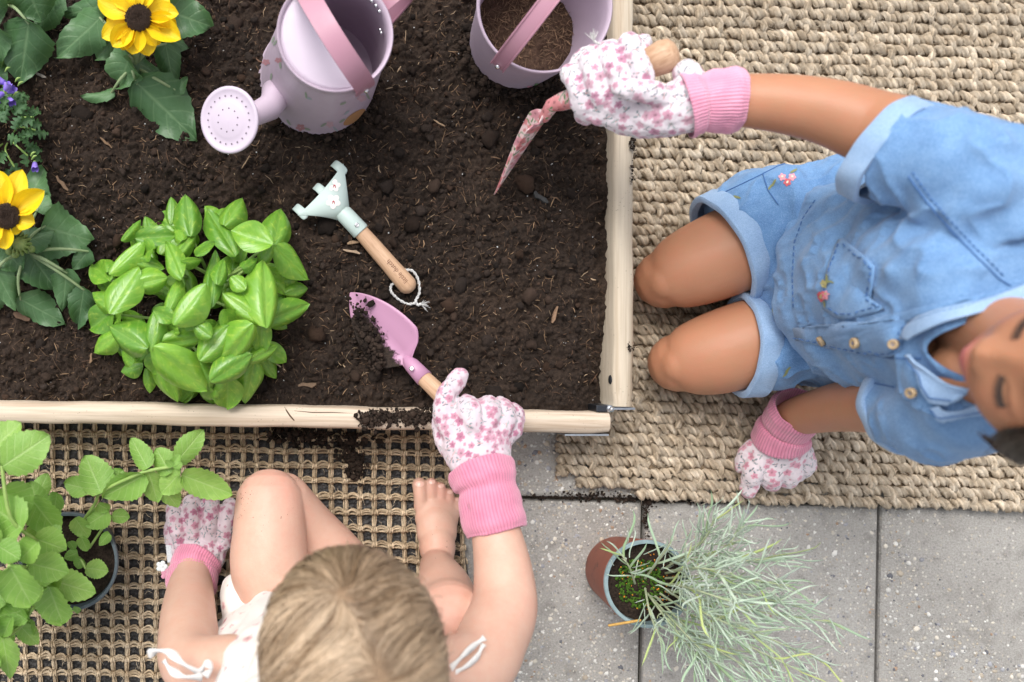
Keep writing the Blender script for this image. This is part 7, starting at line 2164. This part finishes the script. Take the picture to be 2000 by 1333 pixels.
stitch(bvS, 'hem_stitch', kidB, [(1592, 392), (1568, 428), (1552, 475), (1548, 540), (1550, 600)], lift=.0006, dash=True)
stitch(bvS, 'seam', kidB, [(1690, 690), (1740, 700), (1800, 700)], lift=.0006)
stitch(bvS, 'seam', kidB, [(1690, 745), (1760, 760), (1830, 800)], lift=.0006)

# right glove round the flower print trowel
mb = MB()
axh = (K1 - K0).normalized(); up_ = Vector((0, 0, 1)); sd3 = axh.cross(up_).normalized(); nu3 = sd3.cross(axh).normalized()
if sd3.y > 0: sd3 = -sd3           # towards the bottom of the picture
for k, (tx, r_, R_) in enumerate(((0.06, .0096, .0225), (0.27, .0104, .0262), (0.48, .0106, .0275), (0.69, .0100, .0255))):
    c = K0.lerp(K1, tx); pts = []
    for a in (-8, 30, 70, 110, 150, 190, 225):
        aa = math.radians(a); pts.append((c + (sd3 * math.cos(aa) + nu3 * math.sin(aa)) * R_ + axh * (.004 * math.sin(aa)), r_ * (1.06 if a in (30, 150) else 1)))
    limb(mb, pts)
c = K0.lerp(K1, .42); mb.ellipsoid(c + sd3 * .024 + nu3 * .004, (.036, .021, .024), frame_from(nu3, axh)); mb.ellipsoid(c + nu3 * -.004, (.036, .024, .02), frame_from(nu3, axh))
T(mb, (1205, 222, .268, .018), (1265, 226, .282, .0225), (1315, 215, .294, .0255), (1362, 202, .302, .0255))
T(mb, (1290, 212, .296, .018), (1335, 188, .305, .0165), (1348, 155, .305, .0135), (1340, 142, .302, .0115))
T(mb, (1300, 205, .300, .014), (1280, 185, .310, .0115), (1240, 178, .312, .0105), (1215, 172, .308, .0098))
T(mb, (1240, 130, .285, .010), (1250, 95, .275, .0095), (1256, 82, .268, .008))
T(mb, (1158, 108, .25, .0105), (1135, 122, .25, .0102), (1124, 150, .25, .0098))
gA, meG = glove('glove', 'flower print glove closed round the wooden trowel grip', mb, 43, base=(0.68, 0.61, 0.65), pal=[(0.56, 0.29, 0.38), (0.60, 0.36, 0.44), (0.50, 0.24, 0.34)])
cuff(gA, [(P(1338, 208, .300), .0292), (P(1356, 203, .302), .0300), (P(1372, 200, .303), .0272), (P(1410, 197, .305), .0284), (P(1440, 196, .307), .0296)], M_RIB2)
cord(gA, [P(1275, 140, .305), P(1260, 108, .306), P(1228, 86, .298), P(1195, 82, .288), P(1172, 86, .278), P(1160, 80, .275)], .0013, fray=(-.2, .8, .2), name='cord_loop')
# left glove on the rug
mb = MB()
mb.ellipsoid(P(1522, 882, .046), (.036, .026, .022)); mb.ellipsoid(P(1528, 860, .052), (.032, .024, .022))
T(mb, (1490, 885, .048, .0125), (1474, 915, .044, .0122), (1466, 942, .034, .0108), (1462, 962, .026, .0092))
T(mb, (1515, 895, .05, .013), (1508, 928, .044, .0135), (1505, 942, .03, .012))
T(mb, (1545, 895, .05, .013), (1545, 922, .044, .0135), (1538, 936, .03, .012))
T(mb, (1568, 885, .046, .0125), (1572, 908, .04, .0128), (1562, 922, .028, .0115))
T(mb, (1475, 875, .04, .0115), (1455, 890, .032, .010), (1447, 912, .026, .0085))
gB, _ = glove('glove', 'flower print glove planted on the jute rug, one finger pointing down', mb, 44, base=(0.69, 0.60, 0.63), pal=[(0.66, 0.30, 0.38), (0.70, 0.36, 0.44)])
cuff(gB, [(P(1524, 862, .052), .0300), (P(1528, 846, .060), .0310), (P(1535, 834, .066), .0285), (P(1548, 815, .080), .0290), (P(1560, 800, .094), .0298)], M_RIB)
